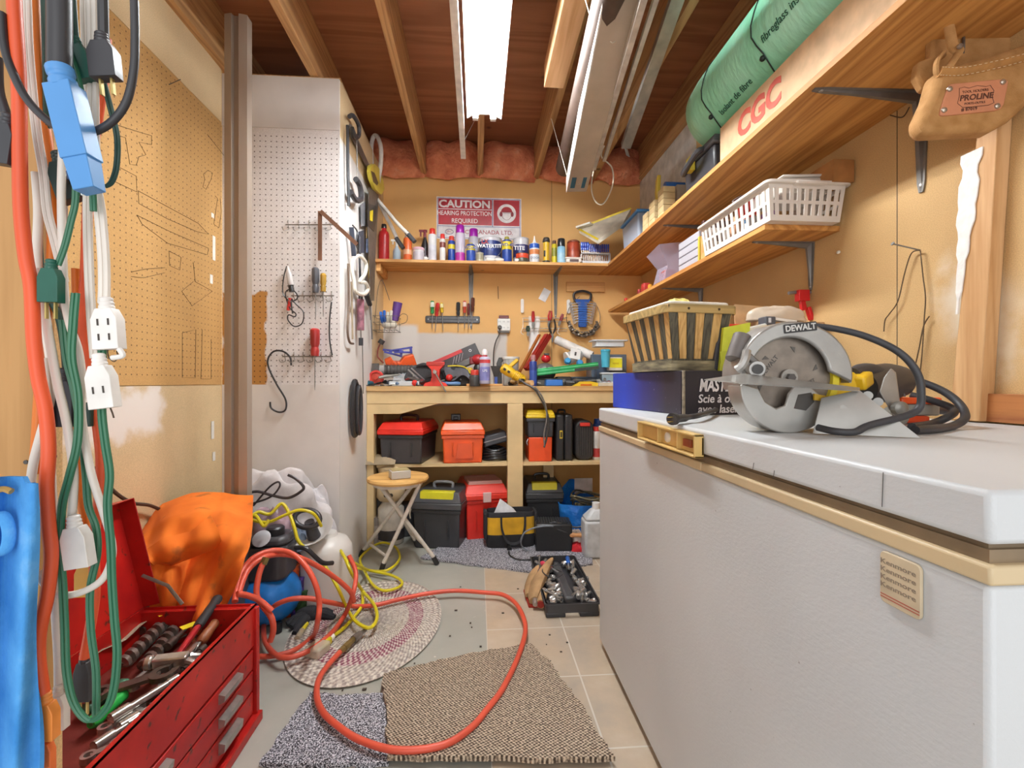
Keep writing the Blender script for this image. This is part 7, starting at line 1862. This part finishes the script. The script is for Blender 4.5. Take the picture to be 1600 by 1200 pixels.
# brand plate on the guard
pl = MB(trs((.012, -.0165, .094), (90, -6, 0))).prism(rrect(.062, .017, .002), 0, .001).build('name_plate', m('#2e2c2c', .4), t)
o = text('DEWALT', .0155, m('#c9c7c2', .4), t, (.012, -.0178, .0935), r=(90, -6, 0), bold=.03, sx=.92)
# lower guard: half disc with two cut-outs
lo = arc(-.012, -.018, .098, 180, 326) 
lo = [(x * .93, y * .9) for x, y in lo]
lo_top = [(.082, -.070), (.062, -.052), (.045, -.03), (.03, -.018), (.0, -.016), (-.012, -.03), (-.018, -.052), (-.035, -.058), (-.055, -.045), (-.068, -.02), (-.098, -.012)]
MB(FRONT).prism((lo + lo_top[0:]), .014, .020).build('lower_guard', M_al2, t, bevel=.0025)
MB(FRONT).prism([(.02, -.062), (.036, -.045), (.03, -.028), (.006, -.032), (-.002, -.058)], .0195, .0208).build('finger_window', m('#55524e', .5, .4), t)
wall([(x, y) for x, y in lo], -.016, .03, .004, 'lower_rim', M_al2, smooth=50)
MB().prism([(.078, -.062), (.096, -.07), (.098, -.086), (.086, -.098), (.074, -.094), (.080, -.08), (.070, -.074)], -.004, .022, FRONT).build('guard_lip', M_al2, t, bevel=.002)
# lever and knob at the left
MB().tube(spline([S(1150, 548, -.03), S(1146, 560, -.035), S(1140, 572, -.035), S(1134, 578, -.03)]), [.008] * 25, 8).build('depth_bracket', M_al, t)
MB().bar(S(1148, 552, -.03), S(1172, 575, -.032), .012, .012).build('lever', m('#6d6964', .4, .4), t, bevel=.003)
MB().rod(S(1166, 573, -.008), S(1160, 577, -.045), .014, seg=18).build('bolt_boss', M_al, t)
MB().rod(S(1160, 577, -.045), S(1159, 577.5, -.050), .009, seg=18).build('knob_bolt', m('#3f3d3b', .4, .4), t)
MB().rod(S(1182, 583, .0), S(1160, 577, -.02), .010, seg=12).build('pivot_arm', M_al2, t)
MB().rod(S(1165, 520, .02), S(1147, 560, .01), .017, seg=12).build('chute', m('#6e6864', .5, .3), t)
# yellow inner housing
MB(FRONT).prism(arc(0, 0, .094, -62, 8, 16) + arc(0, 0, .082, -62, 8, 16)[::-1], -.004, .0055).build('yellow_ring', plastic('#d9c324'), t)
MB().prism([(.06, -.02), (.10, -.002), (.135, .012), (.145, .0), (.14, -.03), (.11, -.05), (.07, -.058)], -.06, -.010, FRONT).build('gear_housing', plastic('#e0b320'), t, bevel=.004)
MB().prism([(-.06, .085), (.0, .11), (.06, .09), (.095, .05), (.115, .0), (.09, -.06), (.02, -.08), (-.06, -.05)][::-1], -.09, -.058, FRONT).build('inner_housing', plastic('#d9ab1e'), t, bevel=.006)
# motor + handle behind at the right
Ti = (Matrix.Translation(c0) @ rot(0, 0, -4)).inverted()
def W(px, py, Y): return Ti @ at(px, py, Y)
mo = MB().tube([W(1340, 606, .90), W(1362, 601, .93), W(1385, 597, .96), W(1402, 596, .975), W(1408, 596, .98)], [.036, .042, .042, .036, .016], 22)
mo.build('motor_housing', m('#2d2d30', .45), t)
vn = MB()
for i in range(7): vn.tube(spline([W(1399 + i * 1.5, 584 + i * 4.4, .935 - i * .002), W(1408 + i * .8, 589 + i * 4.6, .93), W(1414, 594 + i * 4.2, .94)], 4), .0017, 5)
vn.build('vent_slots', m('#77787c', .4), t)
MB().tube(spline([W(1332, 585, .86), W(1345, 578, .88), W(1362, 578, .90), W(1375, 582, .92)], 6), .013, 12).build('rear_handle', m('#3b3a3d', .6), t)
MB().bar(W(1338, 600, .84), W(1352, 590, .86), .03, .028).build('yellow_trigger_guard', plastic('#e0b320'), t, bevel=.005)
MB().add([W(*q) for q in ((1374, 612, .80), (1381, 590, .80), (1392, 575, .80), (1400, 582, .80), (1408, 640, .80), (1398, 655, .80))] + [W(q[0], q[1], .81) for q in ((1374, 612), (1381, 590), (1392, 575), (1400, 582), (1408, 640), (1398, 655))], [(5, 4, 3, 2, 1, 0), (6, 7, 8, 9, 10, 11)] + [(i, (i + 1) % 6, 6 + (i + 1) % 6, 6 + i) for i in range(6)]).build('tilt_bracket', M_al, t, bevel=.002)
MB(Matrix.Translation(W(1402, 638, .79)) @ FRONT).lathe([(.013, 0), (.013, .01), (.008, .014), (.0001, .014)], 16).build('bevel_knob', m('#8f8b84', .4, .4), t)
for (x, y) in ((1356, 618), (1372, 628)): MB().rod(W(x, y, .82), W(x, y, .79), .008).build('clamp_bolt', M_al, t)
# shoe plate
Ti = (Matrix.Translation(c0) @ rot(0, 0, -4)).inverted()
A1, B1 = W(1100, 594, .755), W(1342, 612, .775)
C1 = Ti @ onz(1437, 683, ZL + .0015); D0 = Ti @ onz(1270, 676, ZL + .003)
E1 = W(1365, 628, .79)
def plate(ps, th, name, mt, **kw):
    n_ = (ps[1] - ps[0]).cross(ps[2] - ps[0]).normalized() * th
    n = len(ps)
    return MB().add(list(ps) + [p + n_ for p in ps], [tuple(range(n))[::-1], tuple(range(n, 2 * n))] + [(i, (i + 1) % n, n + (i + 1) % n, n + i) for i in range(n)]).build(name, mt, t, **kw)
# the blade slot splits the shoe: front rail along the near edge, wide right part behind
A2 = W(1130, 602, .79); B2 = W(1345, 622, .80)
sh_ = plate([A1, W(1160, 585, .80), W(1200, 598, .80), W(1342, 607, .785), B1, W(1160, 600, .757)], -.0022, 'shoe_edge', M_al2)
plate([W(1283, 622, .80), W(1342, 609, .78), E1, C1, D0], -.0022, 'shoe_plate', M_al2)
MB().prism([(x, z) for x, z in ((.03, -.03), (.062, -.036), (.068, -.046), (.03, -.042))][::-1], -.002, .002, Matrix.Translation((.0, -.028, 0)) @ FRONT).build('shoe_slot', m('#c99f22'), t)
# cord
MB().tube(spline([S(1262, 505, .04), S(1282, 502, .03), S(1310, 510, .0), S(1340, 525, -.03), S(1368, 550, -.06), S(1385, 580, -.075), S(1389, 612, -.08), S(1380, 642, -.08), W(1360, 664, .745), W(1335, 675, .74), W(1305, 674, .75), W(1278, 668, .78)], 7), .0062, 10).build('cord', m('#39393d', .5), t)
t = thing('power_cable', 'thick black cord looped on the freezer behind the saw', 'cord')
MB().tube(spline([at(1418, 593, .98), at(1440, 597, .96), at(1475, 612, .93), at(1500, 632, .9), at(1508, 652, .87)] + [onz(x, y, ZL + .008) for x, y in ((1490, 665), (1460, 670), (1430, 672))], 7), .0078, 10).build('cable', m('#3a3a3e', .5), t)
MB().tube(spline([at(1422, 617, .99), at(1450, 624, .97), at(1480, 634, .94), at(1492, 642, .92), at(1480, 652, .90)] + [onz(x, y, ZL + .008) for x, y in ((1455, 662), (1425, 667))], 7), .0078, 10).build('cable', m('#3a3a3e', .5), t)
t = thing('power_plug', 'black plug with brass prongs lying at the front of the freezer lid', 'plug', onz(1050, 655, ZL + .013))
o_ = t.location
pts = [Vector((0, 0, 0)), onz(1075, 652, ZL + .013) - o_, onz(1105, 645, ZL + .016) - o_, onz(1150, 628, ZL + .01) - o_]
MB().tube(spline(pts, 6), [.011] * 2 + [.009] * 4 + [.0065] * 13, 10).build('cable', m('#3b3b3e', .5), t)
dd = (pts[0] - pts[1]).normalized()
MB().rod(pts[0], dd * -.012, .0135, seg=18).build('plug_face', m('#2f2f32', .5), t)
for s_ in (-1, 1): MB().bar(Vector((0, 0, s_ * .005)), dd * .016 + Vector((0, 0, s_ * .005)), .006, .0015).build('prong', metal('#c9a95a', .3), t)
# orange tool behind the saw
t = thing('clamp_tool', 'orange and grey tool half hidden behind the saw cord', 'tool', at(1428, 640, .99))
t.location.z = ZL + .03
MB().box(-.05, .05, -.02, .02, .015, .03).build('orange_arm', plastic('#e8551f'), t, bevel=.004)
MB().box(-.05, .02, -.02, .02, -.028, -.012).build('orange_arm', plastic('#d9481c'), t, bevel=.004)
MB().box(-.03, .05, -.015, .015, -.012, .015).build('grey_body', m('#8a8a82', .5), t, bevel=.004)
MB().rod((.045, 0, .0), (.11, .01, -.004), .009).build('black_barrel', plastic('#2e2e34'), t)
MB().lathe([(.02, 0), (.02, .03), (.014, .034), (.0001, .034)], 14, Matrix.Translation((-.07, -.01, -.01)) @ FRONT).build('knob', m('#9a968c', .4), t)
# ================================================================ RIGHT WALL: SHELVES AND WHAT STANDS ON THEM
US, LS = 1.755, 1.478
US_T, LS_T = US + .018, LS + .018
solo(MB().box(.873, XR, .35, YB, US, US_T), 'wall_shelf', M_shelfy, 'long upper plywood shelf running along the right wall', 'shelf', bevel=.001)
solo(MB().box(.94, XR, 1.445, 3.26, LS, LS_T), 'wall_shelf', M_shelfy, 'lower plywood shelf along the right wall under the long one', 'shelf', bevel=.001)
bracket((XR - .001, 1.16, US), .31, .265, (-1, 0, 0), .022, 'largest grey bracket, under the upper shelf beside the leather pouch')
bracket((XR - .001, 2.22, US), .28, .22, (-1, 0, 0), .02, 'grey bracket under the upper shelf above the parts drawers')
bracket((XR - .001, 1.575, LS), .22, .17, (-1, 0, 0), .018, 'grey bracket under the near end of the lower right shelf')
bracket((XR - .001, 2.39, LS), .22, .17, (-1, 0, 0), .018, 'grey bracket under the lower right shelf above the splint basket')
# white laundry basket
bx0, bx1, by0, by1, bz0 = .925, 1.185, 1.40, 1.85, LS_T
t = thing('plastic_basket', 'white slotted plastic basket on the near end of the lower right shelf', 'basket', ((bx0 + bx1) / 2, (by0 + by1) / 2, bz0))
Mw = m('#dfd6cd', .4, 0, .04, 8)
hx, hy, H = (bx1 - bx0) / 2 - .012, (by1 - by0) / 2 - .012, .115
tp_ = 1.10
def side_panel(p0, p1, n, q0, q1):
    """slotted wall between two bottom corners p0-p1 rising to q0-q1"""
    p0, p1, q0, q1 = map(Vector, (p0, p1, q0, q1))
    nrm = (p1 - p0).cross(q0 - p0).normalized() * -.003
    mb = MB()
    def P(u, v): return (p0 + (p1 - p0) * u) * (1 - v) + (q0 + (q1 - q0) * u) * v
    def quad(u0, u1, v0, v1):
        a = [P(u0, v0), P(u1, v0), P(u1, v1), P(u0, v1)]
        mb.add(a + [x + nrm for x in a], [(0, 1, 2, 3), (7, 6, 5, 4), (0, 4, 5, 1), (1, 5, 6, 2), (2, 6, 7, 3), (3, 7, 4, 0)])
    quad(0, 1, 0, .16); quad(0, 1, .47, .56); quad(0, 1, .88, 1)
    for i in range(n + 1):
        c_ = i / n
        w_ = .25 / n if 0 < i < n else .5 / n
        quad(max(0, c_ - w_), min(1, c_ + w_), .16, .47); quad(max(0, c_ - w_), min(1, c_ + w_), .56, .88)
    return mb
B = [(-hx, -hy, 0), (hx, -hy, 0), (hx, hy, 0), (-hx, hy, 0)]
Tt = [(x * tp_, y * 1.05, H) for x, y, z in B]
for i, n in ((0, 10), (1, 14), (2, 10), (3, 14)):
    j = (i + 1) % 4
    side_panel(B[i], B[j], n, Tt[i], Tt[j]).build('slotted_wall', Mw, t)
MB().prism(rrect(2 * hx, 2 * hy, .01), 0, .006).build('basket_floor', Mw, t)
MB().ring(rrect(2 * hx * tp_ + .03, 2 * hy * 1.05 + .03, .02), rrect(2 * hx * tp_ - .004, 2 * hy * 1.05 - .004, .01), H - .002, H + .008).build('rim', Mw, t, bevel=.002)
for s_ in (-1, 1): MB().box(-.05, .05, s_ * (hy * 1.05 + .01) - .012, s_ * (hy * 1.05 + .01) + .012, H - .006, H + .004).build('grip_tab', Mw, t, bevel=.004)
bl_ = t.location
t = thing('clear_container', 'clear lidded container riding on top of the white slotted basket', 'container', bl_ + Vector((.03, -.10, H - .01)), (0, -3, 0))
MB().box(-.085, .085, -.09, .09, 0, .05).build('tub', clear('#ded6cc', .8), t, bevel=.008)
MB().box(-.09, .09, -.095, .095, .05, .058).build('lid', clear('#e9e4dc', .8), t, bevel=.004)
t = thing('cup', 'red cup lying beside the clear container in the white basket', 'cup', bl_ + Vector((-.04, .03, H - .01)), (20, -30, 0))
MB().lathe([(.03, 0), (.042, .07), (.038, .07), (.027, .004), (.0001, .004)], 18).build('cup', plastic('#cf2f22'), t)
MB().ring(circ(.043, 18), circ(.037, 18), .066, .072).build('rim', m('#7f7a76', .4), t)
for (dx, dy, c_, sz, lab) in ((-.04, .12, '#c08a60', (.05, .03, .12), 'brown carton corner poking from the far end of the white basket'), (-.03, .05, '#e3e1dd', (.05, .04, .10), 'white packet with blue print in the white basket'), (.03, .10, '#4fae7a', (.05, .05, .07), 'green bottle seen through the slots of the white basket'), (-.05, -.10, '#8d5a8c', (.03, .05, .06), 'purple box seen through the slots near the front of the white basket')):
    t = thing('packet', lab, 'packet', bl_ + Vector((dx, dy, .008)), (0, 6, 12))
    MB().box(-sz[0] / 2, sz[0] / 2, -sz[1] / 2, sz[1] / 2, 0, sz[2]).build('pack', m(c_, .6), t, bevel=.003)
    if c_ == '#e3e1dd': MB().box(-sz[0] / 2 - .001, -sz[0] / 2, -.014, .014, .07, .085).build('print', m('#3f7fae'), t)
solo(MB().box(-.02, .05, -.05, .05, 0, .07), 'cardboard_box', m('#a9743f', .8), 'small brown carton behind the clear container against the right wall', 'box', loc=(1.145, 1.43, LS_T + .118), r=(0, 0, 0))
# along the lower shelf, farther items
def LSP(px, py=None): 
    Y = .94 * F / (px - 746) * 1.0
    return Y
t = thing('parts_organiser', 'stack of clear plastic parts cases on the lower right shelf', 'organiser', (1.02, 2.04, LS_T))
for i in range(4):
    b = MB().box(-.06, .12, -.10, .10, i * .036, i * .036 + .033).build('case', clear('#c9c7d0', .8), t, bevel=.003)
    MB().box(-.052, .11, -.09, .09, i * .036 + .004, i * .036 + .02).build('contents', m(['#8d8a94', '#a9a6b4', '#77747c', '#9a9690'][i], .5, 0, .4, 70), b)
solo(MB().box(-.04, .16, -.012, .012, 0, .17), 'hardcover_book', m('#4a2c28', .6), 'dark brown upright book between parts cases and white basket', 'book', loc=(1.0, 1.905, LS_T), bevel=.002)
solo(MB().box(-.045, .12, -.008, .008, 0, .11), 'yellow_card', m('#d6b23a', .6), 'thin yellow card standing beside the parts cases', 'card', loc=(1.0, 1.928, LS_T))
solo(MB().box(-.02, .03, -.02, .02, 0, .10), 'wood_block', M_shelf, 'small wooden block standing behind the dark book', 'block', loc=(.965, 1.872, LS_T), bevel=.002)
t = thing('zip_bag', 'clear zip bag of small parts slumping on the lower right shelf', 'bag', (.98, 2.34, LS_T))
MB().add([(-.035, -.07, 0), (.06, -.07, 0), (.06, .08, 0), (-.035, .08, 0), (-.075, -.10, .17), (.05, -.08, .19), (.05, .06, .19), (-.08, .06, .15), (-.01, -.05, .08), (.05, -.05, .08), (.05, .06, .08), (-.02, .06, .08)], [(3, 2, 1, 0), (0, 1, 9, 8), (1, 2, 10, 9), (2, 3, 11, 10), (3, 0, 8, 11), (8, 9, 5, 4), (9, 10, 6, 5), (10, 11, 7, 6), (11, 8, 4, 7), (4, 5, 6, 7)]).build('bag', clear('#cbc3da', .4), t)
MB().box(-.02, .04, -.04, .04, .002, .06).build('contents', m('#9c5a58', .5, 0, .5, 60), t, bevel=.006)
for (x, y, sz, c_, nm, lab) in ((.985, 2.64, (.04, .05, .06), '#b3322c', 'parts_packet', 'clear packet holding a red part near the far end of the lower shelf'), (.965, 2.52, (.02, .02, .03), '#e2a42c', 'small_box', 'tiny orange-yellow box on the edge of the lower right shelf'), (1.0, 2.76, (.04, .03, .05), '#a03030', 'small_box', 'dark red box beyond the packet on the lower shelf'), (.965, 2.94, (.02, .02, .03), '#d9402c', 'small_box', 'red round-cornered lump at the far end of the lower shelf')):
    solo(MB().box(-sz[0] / 2, sz[0] / 2, -sz[1] / 2, sz[1] / 2, 0, sz[2]), nm, m(c_, .5), lab, 'box', loc=(x, y, LS_T), bevel=.006)
# upper shelf: toolbox, roll, carton
t = thing('toolbox', 'black toolbox with a yellow latch at the middle of the upper right shelf', 'toolbox', (1.02, 1.80, US_T))
MB().box(-.125, .14, -.12, .12, 0, .105, top=1.04).build('body', plastic('#37373b'), t, bevel=.008)
MB().box(-.14, .155, -.135, .135, .105, .122).box(-.135, .15, -.13, .13, .122, .145, top=.94).build('lid', plastic('#4a4a4e'), t, bevel=.006)
MB().tube(spline([(-.135, -.05, .12), (-.165, -.05, .10), (-.165, .06, .07), (-.135, .06, .10)]), .012, 8).build('handle', plastic('#3a3a3e'), t)
MB().box(-.155, -.132, .02, .06, .07, .13).build('latch', plastic('#cdb83a'), t, bevel=.004)
g = G('green_wrap', .35)
c = g.ramp(g.noise(5, 3), [(.3, '#86dab2'), (.7, '#b2f0d4')]); g.col(c); g.bump(g.noise(18, 3, g.mapv((1, 3, 1))), .4, .01)
t = thing('insulation_roll', 'big mint green plastic wrapped roll tied with black string', 'roll', (1.02, .48, 2.095))
MB().lathe([(.05, 1.41), (.13, 1.405), (.155, 1.38), (.163, 1.3), (.163, .8), (.163, .0), (.0001, 0)][::-1], 36, rot(-90, 0, 0)).build('roll', g.m, t)
for y in (.62, .90, 1.22):
    MB().tube([(.165 * math.cos(2 * PI * k_ / 30), y + .01 * math.sin(k_ * 1.3), .165 * math.sin(2 * PI * k_ / 30)) for k_ in range(30)], .0022, 5, True).build('string', m('#1d2a22'), t)
    MB().ball((-.13, y, -.105), .009, 8).build('knot', m('#1d2a22'), t)
for (s_, y, a_) in (('fibreglass insulation', .75, 205), ('Isolant de fibre', 1.08, 225), ('R20', .55, 215)):
    q = R(a_); T = Matrix.Translation((.1645 * math.cos(q), y, .1645 * math.sin(q)))
    X_ = Vector((0, -1, 0)); Z_ = Vector((math.cos(q), 0, math.sin(q))); Y_ = Z_.cross(X_)
    o = text(s_, .032, m('#1f5a44', .6), t, T.translation)
    o.rotation_euler = Matrix(((X_.x, Y_.x, Z_.x), (X_.y, Y_.y, Z_.y), (X_.z, Y_.z, Z_.z))).to_euler()
t = thing('long_cardboard_box', 'long tan carton with big red letters on the upper right shelf', 'box', (0, 0, US_T))
MB().box(.888, 1.16, .42, 1.63, 0, .135).build('carton', m('#d8b48c', .75), t, bevel=.002)
X_ = Vector((0, -1, 0)); Z_ = Vector((-1, 0, 0)); Y_ = Vector((0, 0, 1))
E_ = Matrix(((X_.x, Y_.x, Z_.x), (X_.y, Y_.y, Z_.y), (X_.z, Y_.z, Z_.z))).to_euler()
o = text('CGC', .105, m('#cf4f38', .6), t, (.8872, 1.40, .065), bold=.04); o.rotation_euler = E_
# small stuff at the far end of the upper shelf
t = thing('clear_container', 'clear tub with a blue lid on the far end of the upper shelf', 'container', (.98, 2.64, US_T))
MB().box(-.085, .10, -.13, .13, 0, .15, top=1.08).build('tub', clear('#c2cfe4', .55), t, bevel=.01)
MB().box(-.10, .115, -.15, .15, .15, .165).build('lid', plastic('#4a93d4'), t, bevel=.004)
MB().box(-.07, .08, -.1, .1, .004, .08).build('contents', m('#b9c2cc', .5, 0, .4, 40), t, bevel=.01)
for i, (x, y, h_) in enumerate(((.91, 2.28, .13), (.92, 2.19, .16), (.905, 2.36, .10))):
    t = thing('wood_block', 'pale stacked wooden block ' + ['in the middle of the group', 'nearest the black toolbox', 'nearest the blue lidded tub'][i] + ' on the upper shelf', 'block', (x, y, US_T))
    mb = MB()
    for j in range(int(h_ / .03)): mb.box(-.028, .03, -.035, .035, j * .03 + .0, j * .03 + .028)
    mb.build('slats', m('#d6bd8e', .6), t, bevel=.001)
solo(MB().prism([(-.014, 0), (.014, 0), (.02, .05), (.01, .11), (-.018, .13), (-.012, .07)], -.01, .01, rot(90, 0, 90)), 'sponge_brush', plastic('#d9bb4a'), 'yellow curved handle standing on the wooden blocks', 'brush', loc=(.915, 2.28, US_T + .121), bevel=.004)
solo(MB().rod((-.05, 0, 0), (.05, 0, 0), .022, seg=16), 'blue_roller', plastic('#2f6fc4'), 'blue cylinder lying behind the yellow handle on the upper shelf', 'roller', loc=(1.0, 2.28, US_T + .20))
solo(MB().box(-.05, .05, -.09, .09, 0, .178), 'storage_box', m('#bdb2a4', .7), 'beige box under the blue cylinder on the upper shelf', 'box', loc=(1.03, 2.29, US_T), bevel=.003)
# folded white carton with yellow tape at the corner
t = thing('taped_panel', 'white flat package with yellow taped edges leaning in the back right corner', 'package')
P_ = [at(905, 357, 3.1), at(986, 326, 3.0), at(975, 345, 2.9), at(935, 374, 2.9)]
Q_ = [p + Vector((0, .0, -.03)) for p in P_]
MB().add(P_ + Q_, [(0, 1, 2, 3), (7, 6, 5, 4), (0, 4, 5, 1), (1, 5, 6, 2), (2, 6, 7, 3), (3, 7, 4, 0)]).build('panel', m('#c6bba8', .7), t)
MB().bar(P_[0] + Vector((0, 0, .0)), P_[1], .014, .014).bar(P_[0] + Vector((0, 0, -.004)), P_[3], .010, .010).build('yellow_tape', m('#dcc02c', .5), t)
MB().bar(at(903, 357, 3.1), at(925, 350, 3.04), .07, .012).build('white_flap', m('#e2ddd0', .6), t)
# ================================================================ LEATHER POUCH
g = G('suede', .88)
n = g.noise(30, 5); g.col(g.ramp(n, [(.3, '#a0733f'), (.7, '#bd8f5a')])); g.bump(g.noise(420, 3), .45, .002)
M_su = g.m
YPc = .93
kk = YPc / F
c0 = at(1515, 140, YPc)
t = thing('tool_pouch', 'tan suede tool pouch with a riveted leather badge hanging at the upper right', 'pouch', c0, (0, 0, -6))
def q2(px, py): return ((px - 1515) * kk, (140 - py) * kk)
body = [q2(*p) for p in ((1458, 110), (1448, 150), (1430, 190), (1433, 205), (1443, 217), (1500, 214), (1548, 213), (1575, 198), (1600, 175), (1622, 140), (1625, 60), (1540, 88))]
MB(FRONT).prism(body[::-1], -.035, .012).build('pocket', M_su, t, bevel=.012)
back = [q2(*p) for p in ((1466, 120), (1452, 96), (1456, 70), (1478, 62), (1480, -30), (1640, -30), (1640, 90), (1560, 120))]
MB(FRONT).prism(back[::-1], -.06, -.037).build('back_panel', M_su, t, bevel=.006)
pts = [Vector((*q2(x, y), 0)) for x, y in ((1456, 116), (1490, 117), (1540, 108), (1590, 96), (1625, 86))]
MB(FRONT).tube([Vector((p.x, p.y, .014)) for p in spline([tuple(p) for p in pts], 5)], .0105, 8, flat=.6).build('top_hem', m('#b5834a', .85, 0, .1, 30, .4, 400), t)
for off in (.0045, -.0085):
    st = MB(FRONT)
    P_ = spline([(p.x, p.y + off, .0225 if off > 0 else .0165) for p in pts], 12)
    for i in range(0, len(P_) - 1, 2): st.tube([P_[i], P_[i + 1]], .0007, 4)
    st.build('stitching', m('#e3cda6', .7), t)
MB(FRONT).tube(spline([(*q2(1479, 20), .0), (*q2(1482, 70), .008), (*q2(1486, 84), .016), (*q2(1476, 100), .016), (*q2(1470, 112), .012)], 5), .009, 8, flat=.45).build('strap', M_su, t)
MB(FRONT).tube(spline([(*q2(1478, 78), -.01), (*q2(1462, 84), .012), (*q2(1452, 98), .014), (*q2(1453, 112), .010), (*q2(1464, 124), .0)], 5), .007, 8, flat=.6).build('loop', M_su, t)
MB(FRONT).lathe([(.006, .018), (.005, .022), (.0001, .023)], 14, Matrix.Translation((*q2(1484, 78), .002))).build('rivet', metal('#a8a096', .3), t)
bd = [q2(*p) for p in ((1470, 140), (1474, 137), (1562, 130), (1567, 135), (1560, 172), (1555, 180), (1545, 183), (1460, 190), (1456, 188), (1457, 180))]
MB(FRONT).prism(bd[::-1], .010, .0155).build('leather_badge', m('#c98663', .5, 0, .08, 14), t, bevel=.0015)
bo = bpy.data.objects['leather_badge']
for (x, y) in ((1471, 146), (1557, 136), (1462, 181), (1548, 176)):
    MB(FRONT).lathe([(.0062, .015), (.0055, .018), (.003, .0195), (.0001, .02)], 16, Matrix.Translation((*q2(x, y), 0))).build('rivet', metal('#b5aa9c', .25), bo)
Mt = m('#5f382a', .6)
def pt(s_, px, py, sz, **kw):
    x, z = q2(px, py)
    return text(s_, sz, Mt, bo, (x, -.0158, z), r=(90, -5, 0), **kw)
pt('PROLINE', 1514, 160, .017, bold=.025, shear=.25, sx=1.05)
pt('TOOL HOLDERS', 1513, 150, .0075); pt('PORTE-OUTILS', 1512, 170, .0065); pt('# 87019', 1503, 180, .010, bold=.02)
ol = []
for (x, y) in ((1487, 145), (1495, 143), (1502, 145), (1516, 141), (1530, 143), (1537, 141), (1543, 150), (1540, 160), (1543, 170), (1534, 174), (1512, 176), (1492, 177), (1484, 170), (1487, 158)):
    a, b_ = q2(x, y); ol.append((a, b_, .0158))
MB(FRONT).tube(ol, .0006, 4, True).build('emblem_outline', Mt, bo)
hk = c0 + Vector((.02, .03, 0)); 
solo(MB().tube(spline([(hk.x, hk.y, US - .001), (hk.x, hk.y, US - .02), (hk.x + .01, hk.y + .01, US - .035), (hk.x + .02, hk.y + .01, US - .02)]), .003, 6), 'cup_hook', metal('#77716a', .4), 'small hook under the shelf that the leather pouch hangs from', 'hook')
# ================================================================ RIGHT WALL: LUMBER, NAIL, WIRES
a0, a1 = onx(1497, 664, XR - .002), onx(1547, 232, XR - .002)
w0 = .075
pl = [(onx(1483, 664, XR).y, ZL + .004), (onx(1530, 664, XR).y, ZL + .004), (onx(1572, 235, XR).y, onx(1556, 232, XR).z), (onx(1530, 240, XR).y, onx(1530, 240, XR).z)]
vs = [(XR - .002, y, z) for y, z in pl] + [(XR - .04, y, z) for y, z in pl]
yy = [onx(1483, 664, 1.164).y, onx(1530, 664, 1.164).y, onx(1561, 235, 1.164).y, onx(1529, 240, 1.164).y]
vs = [(XR - .001, yy[i], [ZL + .003, ZL + .003, 1.595, 1.60][i]) for i in range(4)] + [(XR - .036, yy[i], [ZL + .003, ZL + .003, 1.595, 1.60][i]) for i in range(4)]
g = wood('#b98a58', '#d3a878', 'z', 6, name='wall_stud')
solo(MB().add(vs, [(3, 2, 1, 0), (4, 5, 6, 7), (0, 1, 5, 4), (1, 2, 6, 5), (2, 3, 7, 6), (3, 0, 4, 7)]), 'wall_stud', g, 'leaning two by four with a white plaster smear on the right wall', 'timber', bevel=.002)
pm = MB()
rr = random.Random(2)
L_ = []; R_ = []
for i in range(22):
    z = 1.52 - i * .018; yc = .998 + .09 * (1.56 - z) ; w_ = (.022 if i < 10 else .016 if i < 14 else .008) * rr.uniform(.7, 1.1)
    if i > 18: w_ *= .4
    L_.append((XR - .0368, yc + w_, z)); R_.append((XR - .0368, yc - w_, z))
n = len(L_)
vs = L_ + R_ + [(x - .003, y, z) for x, y, z in L_] + [(x - .003, y, z) for x, y, z in R_]
fs = []
for i in range(n - 1): fs += [(2 * n + i, 2 * n + i + 1, 3 * n + i + 1, 3 * n + i), (i, i + 1, 2 * n + i + 1, 2 * n + i), (n + i + 1, n + i, 3 * n + i, 3 * n + i + 1)]
pm.add(vs, fs).build('plaster_smear', m('#e6e2dc', .8, 0, .05, 40, .5, 200), bpy.data.objects['wall_stud'])
t = thing('backer_board', 'reddish board lying against the foot of the right wall on the freezer', 'timber')
MB().box(XR - .018, XR - .001, .42, 1.06, ZL + .003, ZL + .068).build('board', wood('#8a4f28', '#b0703c', 'y', 5, name='redboard'), t, bevel=.001)
nl = at(1440, 391, 1.24); nl = onx(1438, 391, XR)
t = thing('nail', 'long nail sticking out of the right wall with wires hooked on it', 'nail')
tip = nl + Vector((-.06, .02, .022))
MB().rod(nl, tip, .002).rod(tip, tip + Vector((-.002, 0, .001)), .005).build('shaft', metal('#8a8784', .4), t)
for (L, lab) in (([(1437, 391), (1424, 396), (1414, 425), (1403, 470), (1390, 490), (1383, 500), (1381, 518)], 'thin brown wire bending left from the nail on the right wall'), ([(1438, 392), (1442, 430), (1446, 465), (1444, 500), (1440, 560), (1433, 620)], 'thin brown wire dropping straight from the nail'), ([(1452, 494), (1443, 510), (1436, 545), (1428, 580), (1423, 604)], 'short brown wire crossing the straight one lower down'), ([(1421, 167), (1410, 183), (1391, 180)], 'tiny bent wire in the wall by the big bracket')):
    solo(MB().tube(spline([onx(x, y, XR - .012) for x, y in L]), .0017, 6), 'hanging_wire', m('#5d4a34', .6, .3), lab, 'wire')
solo(MB().ball((0, 0, 0), .008, 8, .6, 1, .7), 'wall_plug', m('#e6dccb', .7), 'small white blob stuck on the right wall below the lower shelf', 'plug', loc=onx(1310, 394, XR - .003))
# light from behind the camera comes from added fill lamps, without a fixture
